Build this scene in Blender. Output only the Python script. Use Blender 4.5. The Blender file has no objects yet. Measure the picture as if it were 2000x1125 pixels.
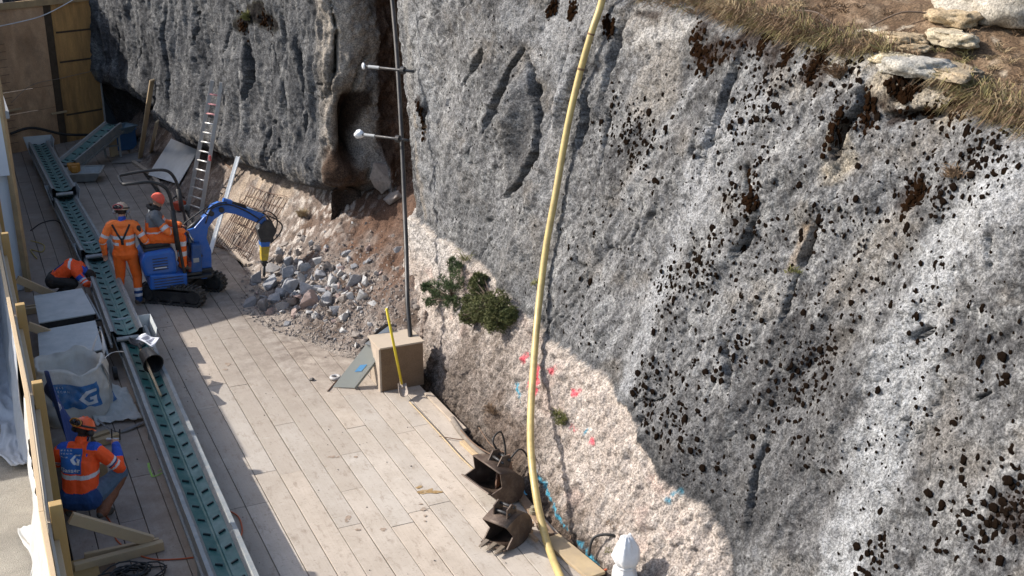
import bpy, bmesh, math, random
import numpy as np
from mathutils import Vector, Matrix, noise
from mathutils.bvhtree import BVHTree
random.seed(7); RNG = np.random.default_rng(7)
R = math.radians
sc = bpy.context.scene
col = sc.collection
# ---------------- camera
CAMH = 7.5; PITCH = R(19.76); YAW = R(24.8); FPX = 2350.0
cam = bpy.data.objects.new('camera', bpy.data.cameras.new('camera')); col.objects.link(cam)
cam.location = (0, 0, CAMH); cam.rotation_euler = (math.pi/2-PITCH, 0, -YAW)
cam.data.sensor_width = 36; cam.data.lens = FPX/2000*36; cam.data.clip_end = 2000; cam.data.clip_start = .1
sc.camera = cam
# ---------------- light
SUNV = Vector((-1.16, .78, 1.0)).normalized()          # towards the sun
w = bpy.data.worlds.new('World'); sc.world = w; w.use_nodes = True
nt = w.node_tree; bg = nt.nodes['Background']
sky = nt.nodes.new('ShaderNodeTexSky'); sky.sky_type = 'NISHITA'; sky.sun_disc = False
sky.sun_elevation = math.asin(SUNV.z); sky.sun_rotation = math.atan2(SUNV.x, SUNV.y)
sky.dust_density = 2.0; sky.ozone_density = .6
nt.links.new(sky.outputs[0], bg.inputs[0]); bg.inputs[1].default_value = .15
sl = bpy.data.lights.new('sun', 'SUN'); sl.energy = 4.1; sl.angle = R(.5); sl.color = (1, .95, .885)
so = bpy.data.objects.new('sun', sl); col.objects.link(so)
so.rotation_euler = (-SUNV).to_track_quat('-Z', 'Y').to_euler(); so.location = (0, 0, 30)
sc.view_settings.view_transform = 'Standard'; sc.view_settings.look = 'None'
sc.view_settings.exposure = .66; sc.view_settings.gamma = 1
# ---------------- survey helpers: where a sight line meets a real plane
RV = Vector((math.cos(YAW), -math.sin(YAW), 0)); FH = Vector((math.sin(YAW), math.cos(YAW), 0))
def ray(px, py):
    u = (px-1000)/FPX; v = (py-562.5)/FPX
    return RV*u + FH*(math.cos(PITCH)-v*math.sin(PITCH)) + Vector((0, 0, -(math.sin(PITCH)+v*math.cos(PITCH))))
CP = Vector((0, 0, CAMH))
def atz(px, py, z=0.0):
    d = ray(px, py); return CP + d*((z-CAMH)/d.z)
def atx(px, py, X):
    d = ray(px, py); return CP + d*(X/d.x)
def aty(px, py, Y):
    d = ray(px, py); return CP + d*(Y/d.y)
def project(P):
    P = np.asarray(P, float); r = P[..., 0]*RV.x + P[..., 1]*RV.y; f = P[..., 0]*FH.x+P[..., 1]*FH.y; q = CAMH-P[..., 2]
    zd = f*math.cos(PITCH)+q*math.sin(PITCH); v = (q*math.cos(PITCH)-f*math.sin(PITCH))/zd
    return 1000+r/zd*FPX, 562.5+v*FPX
# ---------------- noise in numpy
def _h(ix, iy, iz, s):
    n = (ix*374761393 + iy*668265263 + iz*2147483647 + s*1274126177) & 0xffffffff
    n = ((n ^ (n >> 13))*1274126177) & 0xffffffff
    n = ((n ^ (n >> 16))*668265263) & 0xffffffff
    return ((n ^ (n >> 15)) & 0xffff)/65535.0
def vn(x, y, z=0, s=0):
    x, y, z = np.broadcast_arrays(np.asarray(x, float), np.asarray(y, float), np.asarray(z, float))
    ix = np.floor(x).astype(np.int64); iy = np.floor(y).astype(np.int64); iz = np.floor(z).astype(np.int64)
    fx = x-ix; fy = y-iy; fz = z-iz
    fx = fx*fx*(3-2*fx); fy = fy*fy*(3-2*fy); fz = fz*fz*(3-2*fz)
    def H(a, b, c): return _h(ix+a, iy+b, iz+c, s)
    def L(a, b, t): return a+(b-a)*t
    return L(L(L(H(0,0,0), H(1,0,0), fx), L(H(0,1,0), H(1,1,0), fx), fy), L(L(H(0,0,1), H(1,0,1), fx), L(H(0,1,1), H(1,1,1), fx), fy), fz)*2-1
def fbm(x, y, z=0, o=4, s=0, g=.5):
    a = 1; t = 0; n = 0; f = 1
    for k in range(o):
        t = t+a*vn(x*f, y*f, np.asarray(z)*f, s+k*17); n += a; a *= g; f *= 2.03
    return t/n
def cells(x, y, s=0):
    """distance to nearest jittered point on a 2-D grid, and second nearest"""
    ix = np.floor(x).astype(np.int64); iy = np.floor(y).astype(np.int64)
    d1 = np.full(np.shape(x), 9.0); d2 = d1.copy(); r1 = np.zeros(np.shape(x))
    for a in (-1, 0, 1):
        for b in (-1, 0, 1):
            px_ = ix+a+_h(ix+a, iy+b, 0*ix, s); py_ = iy+b+_h(ix+a, iy+b, 0*ix+5, s)
            d = np.hypot(x-px_, y-py_); rr = _h(ix+a, iy+b, 0*ix+9, s)
            m = d < d1; d2 = np.where(m, d1, np.minimum(d2, d)); r1 = np.where(m, rr, r1); d1 = np.where(m, d, d1)
    return d1, d2, r1
def sm(a, b, x):
    t = np.clip((x-a)/(b-a), 0, 1); return t*t*(3-2*t)
# ---------------- materials
MATS = {}
def mat(name, c, rough=.8, var=.25, scale=6, bump=.0, bscale=40, metal=0, c2=None, attr=False, dirt=None, dirt_scale=3, dirt_amt=.5, stretch=None, spec=.5, sheen=0, bdist=.01, speck=0, trans=0):
    if name in MATS: return MATS[name]
    m = bpy.data.materials.new(name); m.use_nodes = True; MATS[name] = m
    N = m.node_tree.nodes; Lk = m.node_tree.links.new; b = N['Principled BSDF']
    b.inputs['Roughness'].default_value = rough; b.inputs['Metallic'].default_value = metal
    b.inputs['Specular IOR Level'].default_value = spec
    tc = N.new('ShaderNodeTexCoord'); vec = tc.outputs['Object']
    if stretch:
        mp = N.new('ShaderNodeMapping'); mp.inputs['Scale'].default_value = stretch; Lk(vec, mp.inputs[0]); vec = mp.outputs[0]
    def nz(s, det=6, ro=.6):
        n = N.new('ShaderNodeTexNoise'); n.inputs['Scale'].default_value = s; n.inputs['Detail'].default_value = det
        n.inputs['Roughness'].default_value = ro; Lk(vec, n.inputs['Vector']); return n.outputs['Fac']
    def ramp(f, a, b_, ca, cb):
        r = N.new('ShaderNodeMapRange'); r.inputs[1].default_value = a; r.inputs[2].default_value = b_
        r.inputs[3].default_value = ca; r.inputs[4].default_value = cb; Lk(f, r.inputs[0]); return r.outputs[0]
    def mix(f, a, b_, mode='MIX'):
        x = N.new('ShaderNodeMix'); x.data_type = 'RGBA'; x.blend_type = mode
        if isinstance(f, float): x.inputs[0].default_value = f
        else: Lk(f, x.inputs[0])
        for k, v in ((6, a), (7, b_)):
            if isinstance(v, tuple): x.inputs[k].default_value = (*v, 1)
            else: Lk(v, x.inputs[k])
        return x.outputs[2]
    if attr:
        at = N.new('ShaderNodeAttribute'); at.attribute_name = 'Col'; base = at.outputs['Color']
        if c != (1, 1, 1): base = mix(1.0, base, c, 'MULTIPLY')
    else: base = c
    if c2 is None: k = 1-var; c2v = None
    f = ramp(nz(scale), .3, .7, 0, 1)
    if c2 is not None: base = mix(f, base, c2)
    elif var:
        g = ramp(nz(scale), .25, .75, 1-var, 1+var*.8)
        cx = N.new('ShaderNodeCombineColor'); [Lk(g, cx.inputs[i]) for i in range(3)]
        base = mix(1.0, base, cx.outputs[0], 'MULTIPLY')
    if speck:
        g = ramp(nz(bscale*1.3, 3, .7), .3, .7, 1-speck, 1+speck)
        cx = N.new('ShaderNodeCombineColor'); [Lk(g, cx.inputs[i]) for i in range(3)]
        base = mix(1.0, base, cx.outputs[0], 'MULTIPLY')
    if dirt:
        base = mix(ramp(nz(dirt_scale, 8, .7), .45, .72, 0.0, dirt_amt), base, dirt)
    if isinstance(base, tuple): b.inputs['Base Color'].default_value = (*base, 1)
    else: Lk(base, b.inputs['Base Color'])
    Lk(ramp(nz(scale*2.3), .3, .7, max(0, rough-.12), min(1, rough+.12)), b.inputs['Roughness'])
    if bump:
        bp = N.new('ShaderNodeBump'); bp.inputs['Strength'].default_value = bump; bp.inputs['Distance'].default_value = bdist
        Lk(nz(bscale, 8, .65), bp.inputs['Height']); Lk(bp.outputs[0], b.inputs['Normal'])
    if sheen: b.inputs['Sheen Weight'].default_value = sheen
    if trans: b.inputs['Transmission Weight'].default_value = trans
    return m
def rockmat(name, bscale=22, bdist=.03, speck=.35, rough=.95, pit=.5):
    m = bpy.data.materials.new(name); m.use_nodes = True; MATS[name] = m
    N = m.node_tree.nodes; Lk = m.node_tree.links.new; b = N['Principled BSDF']
    b.inputs['Roughness'].default_value = rough; b.inputs['Specular IOR Level'].default_value = .15
    vec = N.new('ShaderNodeTexCoord').outputs['Object']
    at = N.new('ShaderNodeAttribute'); at.attribute_name = 'Col'
    def nz(s, det, ro=.65):
        n = N.new('ShaderNodeTexNoise'); n.inputs['Scale'].default_value = s; n.inputs['Detail'].default_value = det
        n.inputs['Roughness'].default_value = ro; Lk(vec, n.inputs['Vector']); return n.outputs['Fac']
    def mr(f, a, c, d, e):
        r = N.new('ShaderNodeMapRange'); [setattr(r.inputs[i+1], 'default_value', v) for i, v in enumerate((a, c, d, e))]; Lk(f, r.inputs[0]); return r.outputs[0]
    def ma(op, a, c):
        x = N.new('ShaderNodeMath'); x.operation = op
        for i, v in enumerate((a, c)):
            if isinstance(v, (int, float)): x.inputs[i].default_value = v
            else: Lk(v, x.inputs[i])
        return x.outputs[0]
    g = ma('MULTIPLY', mr(nz(38, 5, .8), .41, .59, 1-speck, 1+speck), mr(nz(7, 6, .75), .35, .65, 1-speck*.5, 1+speck*.45))
    cx = N.new('ShaderNodeCombineColor'); [Lk(g, cx.inputs[i]) for i in range(3)]
    x = N.new('ShaderNodeMix'); x.data_type = 'RGBA'; x.blend_type = 'MULTIPLY'; x.inputs[0].default_value = 1
    Lk(at.outputs['Color'], x.inputs[6]); Lk(cx.outputs[0], x.inputs[7]); Lk(x.outputs[2], b.inputs['Base Color'])
    v = N.new('ShaderNodeTexVoronoi'); v.inputs['Scale'].default_value = bscale; Lk(vec, v.inputs['Vector'])
    h = ma('ADD', nz(bscale*.5, 10, .7), ma('MULTIPLY', mr(v.outputs['Distance'], 0, .35, 0, 1), pit*.35))
    bp = N.new('ShaderNodeBump'); bp.inputs['Strength'].default_value = 1; bp.inputs['Distance'].default_value = bdist
    Lk(h, bp.inputs['Height']); Lk(bp.outputs[0], b.inputs['Normal'])
    return m
# ---------------- object helpers
def tag(o, label=None, cat=None, group=None, kind=None):
    if label: o['label'] = label
    if cat: o['category'] = cat
    if group: o['group'] = group
    if kind: o['kind'] = kind
    return o
def empty(name, loc, rz=0, label=None, cat=None, group=None):
    o = bpy.data.objects.new(name, None); col.objects.link(o); o.location = loc; o.rotation_euler = (0, 0, rz)
    o.empty_display_size = .1
    return tag(o, label, cat, group)
def meshobj(name, verts, faces, m, parent=None, smooth=False, bevel=0, colattr=None, mats=None, mi=None):
    me = bpy.data.meshes.new(name)
    if isinstance(verts, np.ndarray) and isinstance(faces, np.ndarray):
        nv = len(verts); nf = len(faces); k = faces.shape[1]
        me.vertices.add(nv); me.vertices.foreach_set('co', verts.astype(np.float32).ravel())
        me.loops.add(nf*k); me.loops.foreach_set('vertex_index', faces.astype(np.int32).ravel())
        me.polygons.add(nf); me.polygons.foreach_set('loop_start', np.arange(0, nf*k, k, dtype=np.int32))
        me.update(calc_edges=True)
    else:
        me.from_pydata([tuple(v) for v in verts], [], [tuple(f) for f in faces]); me.update()
    for x in (mats or [m]): me.materials.append(x)
    if mi is not None: me.polygons.foreach_set('material_index', np.asarray(mi, np.int32))
    if smooth: me.polygons.foreach_set('use_smooth', np.ones(len(me.polygons), bool))
    if colattr is not None:
        a = me.color_attributes.new('Col', 'FLOAT_COLOR', 'POINT')
        c = np.ones((len(me.vertices), 4), np.float32); c[:, :3] = colattr; a.data.foreach_set('color', c.ravel())
    me.validate()
    o = bpy.data.objects.new(name, me); col.objects.link(o)
    if parent is not None: o.parent = parent
    if bevel:
        b = o.modifiers.new('bevel', 'BEVEL'); b.width = bevel; b.segments = 2; b.limit_method = 'ANGLE'; b.angle_limit = R(40)
    return o
class MB:
    def __init__(s): s.v = []; s.f = []; s.mi = []; s.cur = 0
    def add(s, vs, fs):
        n = len(s.v); s.v += [Vector(v) for v in vs]; s.f += [tuple(i+n for i in f) for f in fs]; s.mi += [s.cur]*len(fs); return s
    def box(s, c, d, M=None):
        x, y, z = d[0]/2, d[1]/2, d[2]/2; vs = [Vector((a*x, b*y, e*z)) for a in (-1, 1) for b in (-1, 1) for e in (-1, 1)]
        if M is not None: vs = [M @ v for v in vs]
        c = Vector(c); vs = [v+c for v in vs]
        return s.add(vs, [(0,1,3,2), (4,6,7,5), (0,4,5,1), (2,3,7,6), (0,2,6,4), (1,5,7,3)])
    def beam(s, a, b, wd, hh, up=(0, 0, 1)):
        a = Vector(a); b = Vector(b); z = (b-a); L = z.length; z.normalize(); u = Vector(up)
        x = z.cross(u)
        if x.length < 1e-4: x = z.cross(Vector((1, 0, 0)))
        x.normalize(); y = x.cross(z)
        M = Matrix((x, z, y)).transposed()
        return s.box((a+b)/2, (wd, L, hh), M)
    def tube(s, pts, r, n=8, cap=True, closed=False):
        pts = [Vector(p) for p in pts]; m = len(pts); rs = r if isinstance(r, (list, tuple)) else [r]*m
        vs = []; prev = None
        for i, p in enumerate(pts):
            t = (pts[min(i+1, m-1)]-pts[max(i-1, 0)])
            if t.length < 1e-6: t = Vector((0, 0, 1))
            t.normalize()
            if prev is None: prev = t.orthogonal()
            x = prev - t*prev.dot(t)
            if x.length < 1e-4: x = t.orthogonal()
            x.normalize(); prev = x; y = t.cross(x)
            vs += [p+(x*math.cos(2*math.pi*k/n)+y*math.sin(2*math.pi*k/n))*rs[i] for k in range(n)]
        fs = [(i*n+k, i*n+(k+1) % n, (i+1)*n+(k+1) % n, (i+1)*n+k) for i in range(m-1) for k in range(n)]
        if cap: fs += [tuple(range(n))[::-1], tuple(range((m-1)*n, m*n))]
        return s.add(vs, fs)
    def prism(s, poly, a, b, axis='y'):
        """poly in (x,z) [axis y] or (x,y) [axis z], extruded from a to b"""
        n = len(poly)
        def P(p, t): return (p[0], t, p[1]) if axis == 'y' else ((p[0], p[1], t) if axis == 'z' else (t, p[0], p[1]))
        vs = [P(p, a) for p in poly]+[P(p, b) for p in poly]
        fs = [tuple(range(n))[::-1], tuple(range(n, 2*n))]+[(i, (i+1) % n, n+(i+1) % n, n+i) for i in range(n)]
        return s.add(vs, fs)
    def sphere(s, c, r, n=10, sc_=(1, 1, 1), M=None):
        vs = []; fs = []; c = Vector(c)
        for i in range(n+1):
            a = math.pi*i/n
            for j in range(2*n):
                b = math.pi*j/n; v = Vector((math.sin(a)*math.cos(b)*sc_[0], math.sin(a)*math.sin(b)*sc_[1], math.cos(a)*sc_[2]))*r
                vs.append((M @ v if M is not None else v)+c)
        for i in range(n):
            for j in range(2*n): fs.append((i*2*n+j, (i+1)*2*n+j, (i+1)*2*n+(j+1) % (2*n), i*2*n+(j+1) % (2*n)))
        return s.add(vs, fs)
    def sheet(s, P, n1, n2, th=0):
        """P(i/n1,j/n2)->point"""
        vs = [P(i/n1, j/n2) for i in range(n1+1) for j in range(n2+1)]
        fs = [(i*(n2+1)+j, (i+1)*(n2+1)+j, (i+1)*(n2+1)+j+1, i*(n2+1)+j+1) for i in range(n1) for j in range(n2)]
        return s.add(vs, fs)
    def build(s, name, m, parent=None, smooth=False, bevel=0, solid=0, mats=None):
        o = meshobj(name, s.v, s.f, m, parent, smooth, 0, mats=mats, mi=s.mi if mats else None)
        bm = bmesh.new(); bm.from_mesh(o.data); bmesh.ops.remove_doubles(bm, verts=bm.verts, dist=1e-5)
        bmesh.ops.recalc_face_normals(bm, faces=bm.faces); bm.to_mesh(o.data); bm.free()
        if solid:
            q = o.modifiers.new('solid', 'SOLIDIFY'); q.thickness = solid; q.offset = 0
        if bevel:
            b = o.modifiers.new('bevel', 'BEVEL'); b.width = bevel; b.segments = 2; b.limit_method = 'ANGLE'; b.angle_limit = R(40)
        return o
def spline(pts, n=8):
    pts = [Vector(p) for p in pts]; out = []
    for i in range(len(pts)-1):
        p0 = pts[max(i-1, 0)]; p1 = pts[i]; p2 = pts[i+1]; p3 = pts[min(i+2, len(pts)-1)]
        for k in range(n):
            t = k/n; out.append(.5*((2*p1)+(p2-p0)*t+(2*p0-5*p1+4*p2-p3)*t*t+(3*p1-p0-3*p2+p3)*t**3))
    out.append(pts[-1]); return out
def rect_plane(c, ux, uy): return [c, c+ux, c+ux+uy, c+uy]
def copy_tree(o, parent=None):
    c = o.copy(); col.objects.link(c)
    if parent is not None: c.parent = parent
    for ch in list(o.children): copy_tree(ch, c)
    return c
def textmesh(txt, size, bold=False):
    cu = bpy.data.curves.new('t', 'FONT'); cu.body = txt; cu.size = size; cu.offset = .02*size if bold else 0; cu.resolution_u = 3
    o = bpy.data.objects.new('t', cu); col.objects.link(o)
    dg = bpy.context.evaluated_depsgraph_get(); me = bpy.data.meshes.new_from_object(o.evaluated_get(dg))
    vs = [v.co.copy() for v in me.vertices]; fs = [tuple(p.vertices) for p in me.polygons]
    bpy.data.objects.remove(o); bpy.data.curves.remove(cu); bpy.data.meshes.remove(me)
    return vs, fs
# palette
WOOD = lambda: mat('timber', (.42, .29, .15), .75, .2, 4, .3, 30, stretch=(1, 1, 1), dirt=(.2, .14, .09), dirt_scale=5, dirt_amt=.5)
WOODP = lambda: mat('timber_pale', (.50, .37, .22), .75, .18, 4, .3, 30, dirt=(.28, .2, .14), dirt_scale=4, dirt_amt=.5)
GALV = lambda: mat('galvanised_steel', (.36, .38, .38), .55, .2, 8, .15, 60, metal=.35, dirt=(.3, .27, .23), dirt_scale=6, dirt_amt=.7)
BLACK = lambda: mat('black_rubber', (.018, .018, .018), .6, .3, 10, .1, 60, dirt=(.12, .1, .08), dirt_scale=5, dirt_amt=.25)
STEELD = lambda: mat('dark_steel', (.035, .035, .037), .5, .3, 10, .2, 60, metal=.3, dirt=(.14, .12, .1), dirt_scale=7, dirt_amt=.35)
# ======================================================= GROUND + DECK
meshobj('ground', [(-150, -150, -1.3), (150, -150, -1.3), (150, 150, -1.3), (-150, 150, -1.3)], [(0, 1, 2, 3)],
        mat('earth', (.10, .085, .07), .95, .3, 2, .8, 10))['kind'] = 'structure'
def deck_edge(Y):
    return float(np.interp(Y, [0, 15.9, 17, 21, 24, 28, 32, 40], [5.78, 5.78, 5.5, 5.2, 4.42, 4.2, 4.0, 3.8]))
def build_deck():
    V = []; F = []; C = []
    X = .43; W = .292; k = 0
    while X < 5.75:
        w_ = min(W, 5.78-X); y = 4.0+random.random()*2.5-2.5
        if w_ < .1: break
        while y < 35:
            L = random.choice([2.0, 2.5, 3.0, 3.0, 3.5]); y2 = y+L
            e = deck_edge(y+L/2)
            if X+w_*.6 < e and y2 > 4:
                n = len(V); z = random.uniform(-.002, .003); zt = random.uniform(-.002, .002); g = .005; dx = random.uniform(-.0015, .0015)
                x0, x1, y0, y1 = X+g+dx, X+w_-g+dx, y+g*.7, y2-g*.7
                t = random.uniform(.84, 1.10); wm = random.uniform(-.035, .035)
                c0 = (.50*t*(1+wm), .44*t, .375*t*(1-wm))
                nn = max(2, int(L/.25))
                for i in range(nn+1):
                    yy = y0+(y1-y0)*i/nn; zz = z+zt*math.sin(i)+0
                    for xx, zv in ((x0, -.045), (x0, zz-.003), (x0+.004, zz), (x1-.004, zz), (x1, zz-.003), (x1, -.045)): V.append((xx, yy, zv)); C.append(c0)
                for i in range(nn):
                    for j in range(5): a = n+i*6+j; F.append((a, a+1, a+7, a+6))
                F.append((n, n+5, n+4, n+3)); F.append((n, n+3, n+2, n+1))
                b_ = n+nn*6; F.append((b_+5, b_, b_+1, b_+2)); F.append((b_+5, b_+2, b_+3, b_+4))
            y = y2
        X += W; k += 1
    m = bpy.data.materials.new('deck_boards'); m.use_nodes = True
    N = m.node_tree.nodes; Lk = m.node_tree.links.new; b = N['Principled BSDF']; b.inputs['Specular IOR Level'].default_value = .2
    tc = N.new('ShaderNodeTexCoord').outputs['Object']
    def nz(scale, det, ro, st=(1, 1, 1), off=(0, 0, 0)):
        mp = N.new('ShaderNodeMapping'); mp.inputs['Scale'].default_value = st; mp.inputs['Location'].default_value = off; Lk(tc, mp.inputs[0])
        n = N.new('ShaderNodeTexNoise'); n.inputs['Scale'].default_value = scale; n.inputs['Detail'].default_value = det; n.inputs['Roughness'].default_value = ro
        Lk(mp.outputs[0], n.inputs['Vector']); return n.outputs['Fac']
    def mr(f, a, c, d, e):
        r = N.new('ShaderNodeMapRange'); [setattr(r.inputs[i+1], 'default_value', v) for i, v in enumerate((a, c, d, e))]; Lk(f, r.inputs[0]); return r.outputs[0]
    def mix(f, a, c, mode='MIX'):
        x = N.new('ShaderNodeMix'); x.data_type = 'RGBA'; x.blend_type = mode
        if isinstance(f, float): x.inputs[0].default_value = f
        else: Lk(f, x.inputs[0])
        for kk, v in ((6, a), (7, c)):
            if isinstance(v, tuple): x.inputs[kk].default_value = (*v, 1)
            else: Lk(v, x.inputs[kk])
        return x.outputs[2]
    at = N.new('ShaderNodeAttribute'); at.attribute_name = 'Col'
    c = at.outputs['Color']
    c = mix(mr(nz(1.3, 8, .7), .35, .72, 0, .7), c, (.34, .29, .235))          # dust films
    c = mix(mr(nz(9, 6, .75, (1, .35, 1)), .54, .70, 0, .7), c, (.22, .17, .13))   # scuffs along grain
    c = mix(mr(nz(14, 5, .7, (1, 3.2, 1), (3, 1, 0)), .58, .68, 0, .65), c, (.17, .14, .115))  # dark smears across
    c = mix(mr(nz(38, 3, .6, (1, 1, 1), (7, 0, 0)), .68, .74, 0, .65), c, (.12, .10, .085))   # grit
    c = mix(mr(nz(60, 2, .5, (1, .05, 1)), .3, .7, 0, .18), c, (.26, .21, .16))  # grain
    c = mix(mr(nz(2.1, 6, .7, (1, 1, 1), (11, 4, 0)), .60, .78, 0, .5), c, (.62, .58, .52))  # pale cement film
    # dirt grows towards the far, trafficked end
    sx = N.new('ShaderNodeSeparateXYZ'); Lk(tc, sx.inputs[0])
    mm = N.new('ShaderNodeMath'); mm.operation = 'MULTIPLY'; Lk(mr(sx.outputs[1], 13, 26, 0, 1), mm.inputs[0]); Lk(mr(nz(1.7, 8, .75, (1, 1, 1), (2, 9, 0)), .3, .6, .15, .85), mm.inputs[1])
    c = mix(mm.outputs[0], c, (.235, .205, .18))
    ml = N.new('ShaderNodeMath'); ml.operation = 'MULTIPLY'; Lk(mr(sx.outputs[0], 2.4, 1.3, 0, 1), ml.inputs[0]); Lk(mr(nz(2.7, 8, .75, (1, 1, 1), (5, 9, 0)), .3, .6, .2, .8), ml.inputs[1])
    c = mix(ml.outputs[0], c, (.25, .19, .15))
    m1 = N.new('ShaderNodeMath'); m1.operation = 'MULTIPLY'; Lk(mr(sx.outputs[1], 14.8, 17.5, 0, 1), m1.inputs[0]); Lk(mr(sx.outputs[0], 2.6, 4.4, 0, 1), m1.inputs[1])
    m2 = N.new('ShaderNodeMath'); m2.operation = 'MULTIPLY'; Lk(m1.outputs[0], m2.inputs[0]); Lk(mr(nz(3.3, 8, .75, (1, 1, 1), (8, 3, 0)), .36, .60, .0, .9), m2.inputs[1])
    c = mix(m2.outputs[0], c, (.17, .135, .11))
    Lk(c, b.inputs['Base Color']); b.inputs['Roughness'].default_value = .85
    bp = N.new('ShaderNodeBump'); bp.inputs['Strength'].default_value = .5; bp.inputs['Distance'].default_value = .004
    Lk(nz(60, 5, .7, (1, .15, 1)), bp.inputs['Height']); Lk(bp.outputs[0], b.inputs['Normal'])
    o = meshobj('deck', V, F, m, colattr=np.array(C)); o['kind'] = 'structure'
    meshobj('deck_shade_sheet', [(.2, 3, -.05), (5.7, 3, -.05), (5.7, 16, -.05), (4.2, 24, -.05), (3.8, 36, -.05), (.2, 36, -.05)], [(0, 1, 2, 3, 4, 5)], mat('gap_shade', (.03, .025, .02), .9))['kind'] = 'structure'  # dark sheet added below the boards, stands for shade in their gaps
build_deck()
# oil stains and spray paint on boards: thin blotches 3 mm above the planks
def blotch(name, c, r, m, seed=0, n=26, el=1.0, rot=0, z=.006):
    vs = [Vector((c[0], c[1], z))]
    for i in range(n):
        a = 2*math.pi*i/n; rr = r*(1+.75*noise.noise(Vector((math.cos(a)*1.6+seed, math.sin(a)*1.6, seed*3.1))))
        x, y = rr*math.cos(a), rr*math.sin(a)*el; vs.append(Vector((c[0]+x*math.cos(rot)-y*math.sin(rot), c[1]+x*math.sin(rot)+y*math.cos(rot), z)))
    return meshobj(name, vs, [(0, i+1, (i+1) % n+1) for i in range(n)], m)
OIL = mat('oil_stain', (.30, .19, .075), .6, .4, 30, dirt=(.42, .33, .22), dirt_scale=14, dirt_amt=.9)
OIL2 = mat('brown_stain', (.27, .2, .145), .8, .3, 30, dirt=(.42, .36, .30), dirt_scale=18, dirt_amt=.9)
p = atz(833, 958); st = empty('oil_stain', (p.x, p.y, 0), 0, 'amber oil stain on the deck left of the digger buckets', 'stain')
def kid(o, par):
    o.parent = par; o.matrix_parent_inverse = Matrix.Translation(par.location).inverted(); return o
for k, (a, b_, r) in enumerate([(835, 960, .105), (818, 952, .05), (852, 962, .07), (822, 962, .03)]):
    q = atz(a, b_); kid(blotch('blot', (q.x, q.y), r, OIL, k+3, el=.55, rot=-.2, z=.0055+k*.0012), st)
for k, (a, b_, r) in enumerate([(828, 995, .05), (830, 1008, .03), (830, 1018, .025), (822, 985, .03), (680, 1012, .06), (677, 1019, .035), (648, 893, .05), (660, 893, .03), (748, 1035, .05), (700, 1035, .04), (695, 893, .04), (445, 712, .07), (440, 722, .05)]):
    q = atz(a, b_); tag(blotch('floor_stain', (q.x, q.y), r*.85, OIL2, k*1.7, el=.7, rot=k, z=.006), 'small brown stain on the sunlit deck boards', 'stain', 'small brown stains on the boards')
GRN = mat('green_spray', (.30, .60, .08), .8, .3, 60, dirt=(.33, .29, .25), dirt_scale=40, dirt_amt=1.0)
g0 = atz(300, 925); gm = empty('spray_mark', (g0.x, g0.y, 0), 0, 'yellow green L spray mark on boards beside the long conveyor', 'paint mark')
def stroke_on_deck(pts, wd, par, seed):
    P = [atz(*q) for q in pts]; P = spline([Vector((a.x, a.y, 0)) for a in P], 6); vs = []
    for i, a in enumerate(P):
        t = (P[min(i+1, len(P)-1)]-P[max(0, i-1)]).normalized(); nn = Vector((-t.y, t.x, 0))*wd*(.6+.5*noise.noise(Vector((i*.9, seed, 0))))
        vs += [(a+nn)+Vector((0, 0, .006+seed*.001)), (a-nn)+Vector((0, 0, .006+seed*.001))]
    kid(meshobj('paint_stroke', vs, [(2*i, 2*i+1, 2*i+3, 2*i+2) for i in range(len(P)-1)], GRN), par)
stroke_on_deck([(290, 905), (292, 918), (298, 932)], .022, gm, 1); stroke_on_deck([(296, 932), (306, 930), (318, 924)], .02, gm, 2); stroke_on_deck([(308, 922), (316, 917)], .014, gm, 3)

# ======================================================= CLIFF
ZB = [(3, -.5), (8.0, .1), (8.7, .35), (9.0, .75), (9.4, .95), (9.9, .95), (10.5, 1.22), (10.9, 1.5), (11.6, 1.62), (12.7, 1.62), (14, 1.75), (15.7, 1.92), (17.8, 1.85), (18.6, 1.7), (20, 1.95), (22, 1.68), (25, 1.5), (28.5, 1.3), (31, 1.5), (36, 1.6)]
COLS = [((7.0, 2.5), (8.9, 2.5)), ((6.95, 6.0), (8.8, 6)), ((6.85, 8.5), (8.6, 8.5)), ((6.45, 10.5), (8.3, 10.5)), ((6.3, 12.7), (7.9, 13)),
        ((6.35, 15), (7.45, 15.6)), ((6.45, 17.0), (7.1, 18.0)), ((6.6, 18.2), (7.0, 19.6)), ((7.0, 18.8), (7.4, 20.1)), ((7.35, 19.5), (7.7, 20.9)),
        ((7.4, 20.3), (7.65, 21.7)), ((6.95, 20.7), (7.2, 21.6)), ((6.35, 20.5), (6.7, 21.3)), ((5.85, 20.6), (6.15, 21.4)), ((5.55, 22.0), (5.75, 22.6)),
        ((5.0, 25), (5.2, 25.5)), ((4.5, 28.3), (4.75, 28.6)), ((4.38, 29.8), (4.55, 30.0)), ((4.85, 30.5), (5.0, 30.9)), ((4.45, 31.6), (4.6, 31.9)), ((4.2, 33.5), (4.2, 33.6)), ((3.6, 35.5), (3.6, 35.6)), ((1.5, 37.5), (1.5, 37.5))]
def resample(pts, ds):
    P = np.array([tuple(p.xy) for p in spline([Vector((a, b, 0)) for a, b in pts], 40)]); return P
B0 = resample([c[0] for c in COLS], 1); T0 = resample([c[1] for c in COLS], 1)
seg = np.hypot(*np.diff(B0, axis=0).T); S0 = np.r_[0, np.cumsum(seg)]
sg = []; s = 0.0
while s < S0[-1]:
    sg.append(s); Yc = np.interp(s, S0, B0[:, 1]); s += .022 if Yc < 18.5 else (.03 if Yc < 23 else .045)
sg = np.array(sg); ZT = 5.9
zg = np.arange(-.9, 5.6, .0225)
ztop_pts = [(2, 5.15), (7.5, 5.25), (8.6, 5.36), (9.3, 5.58), (10.5, 5.66), (11.3, 5.74), (13, 5.86), (14.5, 5.95), (16, 6.0), (18, 6.4), (22, 7.2), (40, 7.5)]
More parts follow.
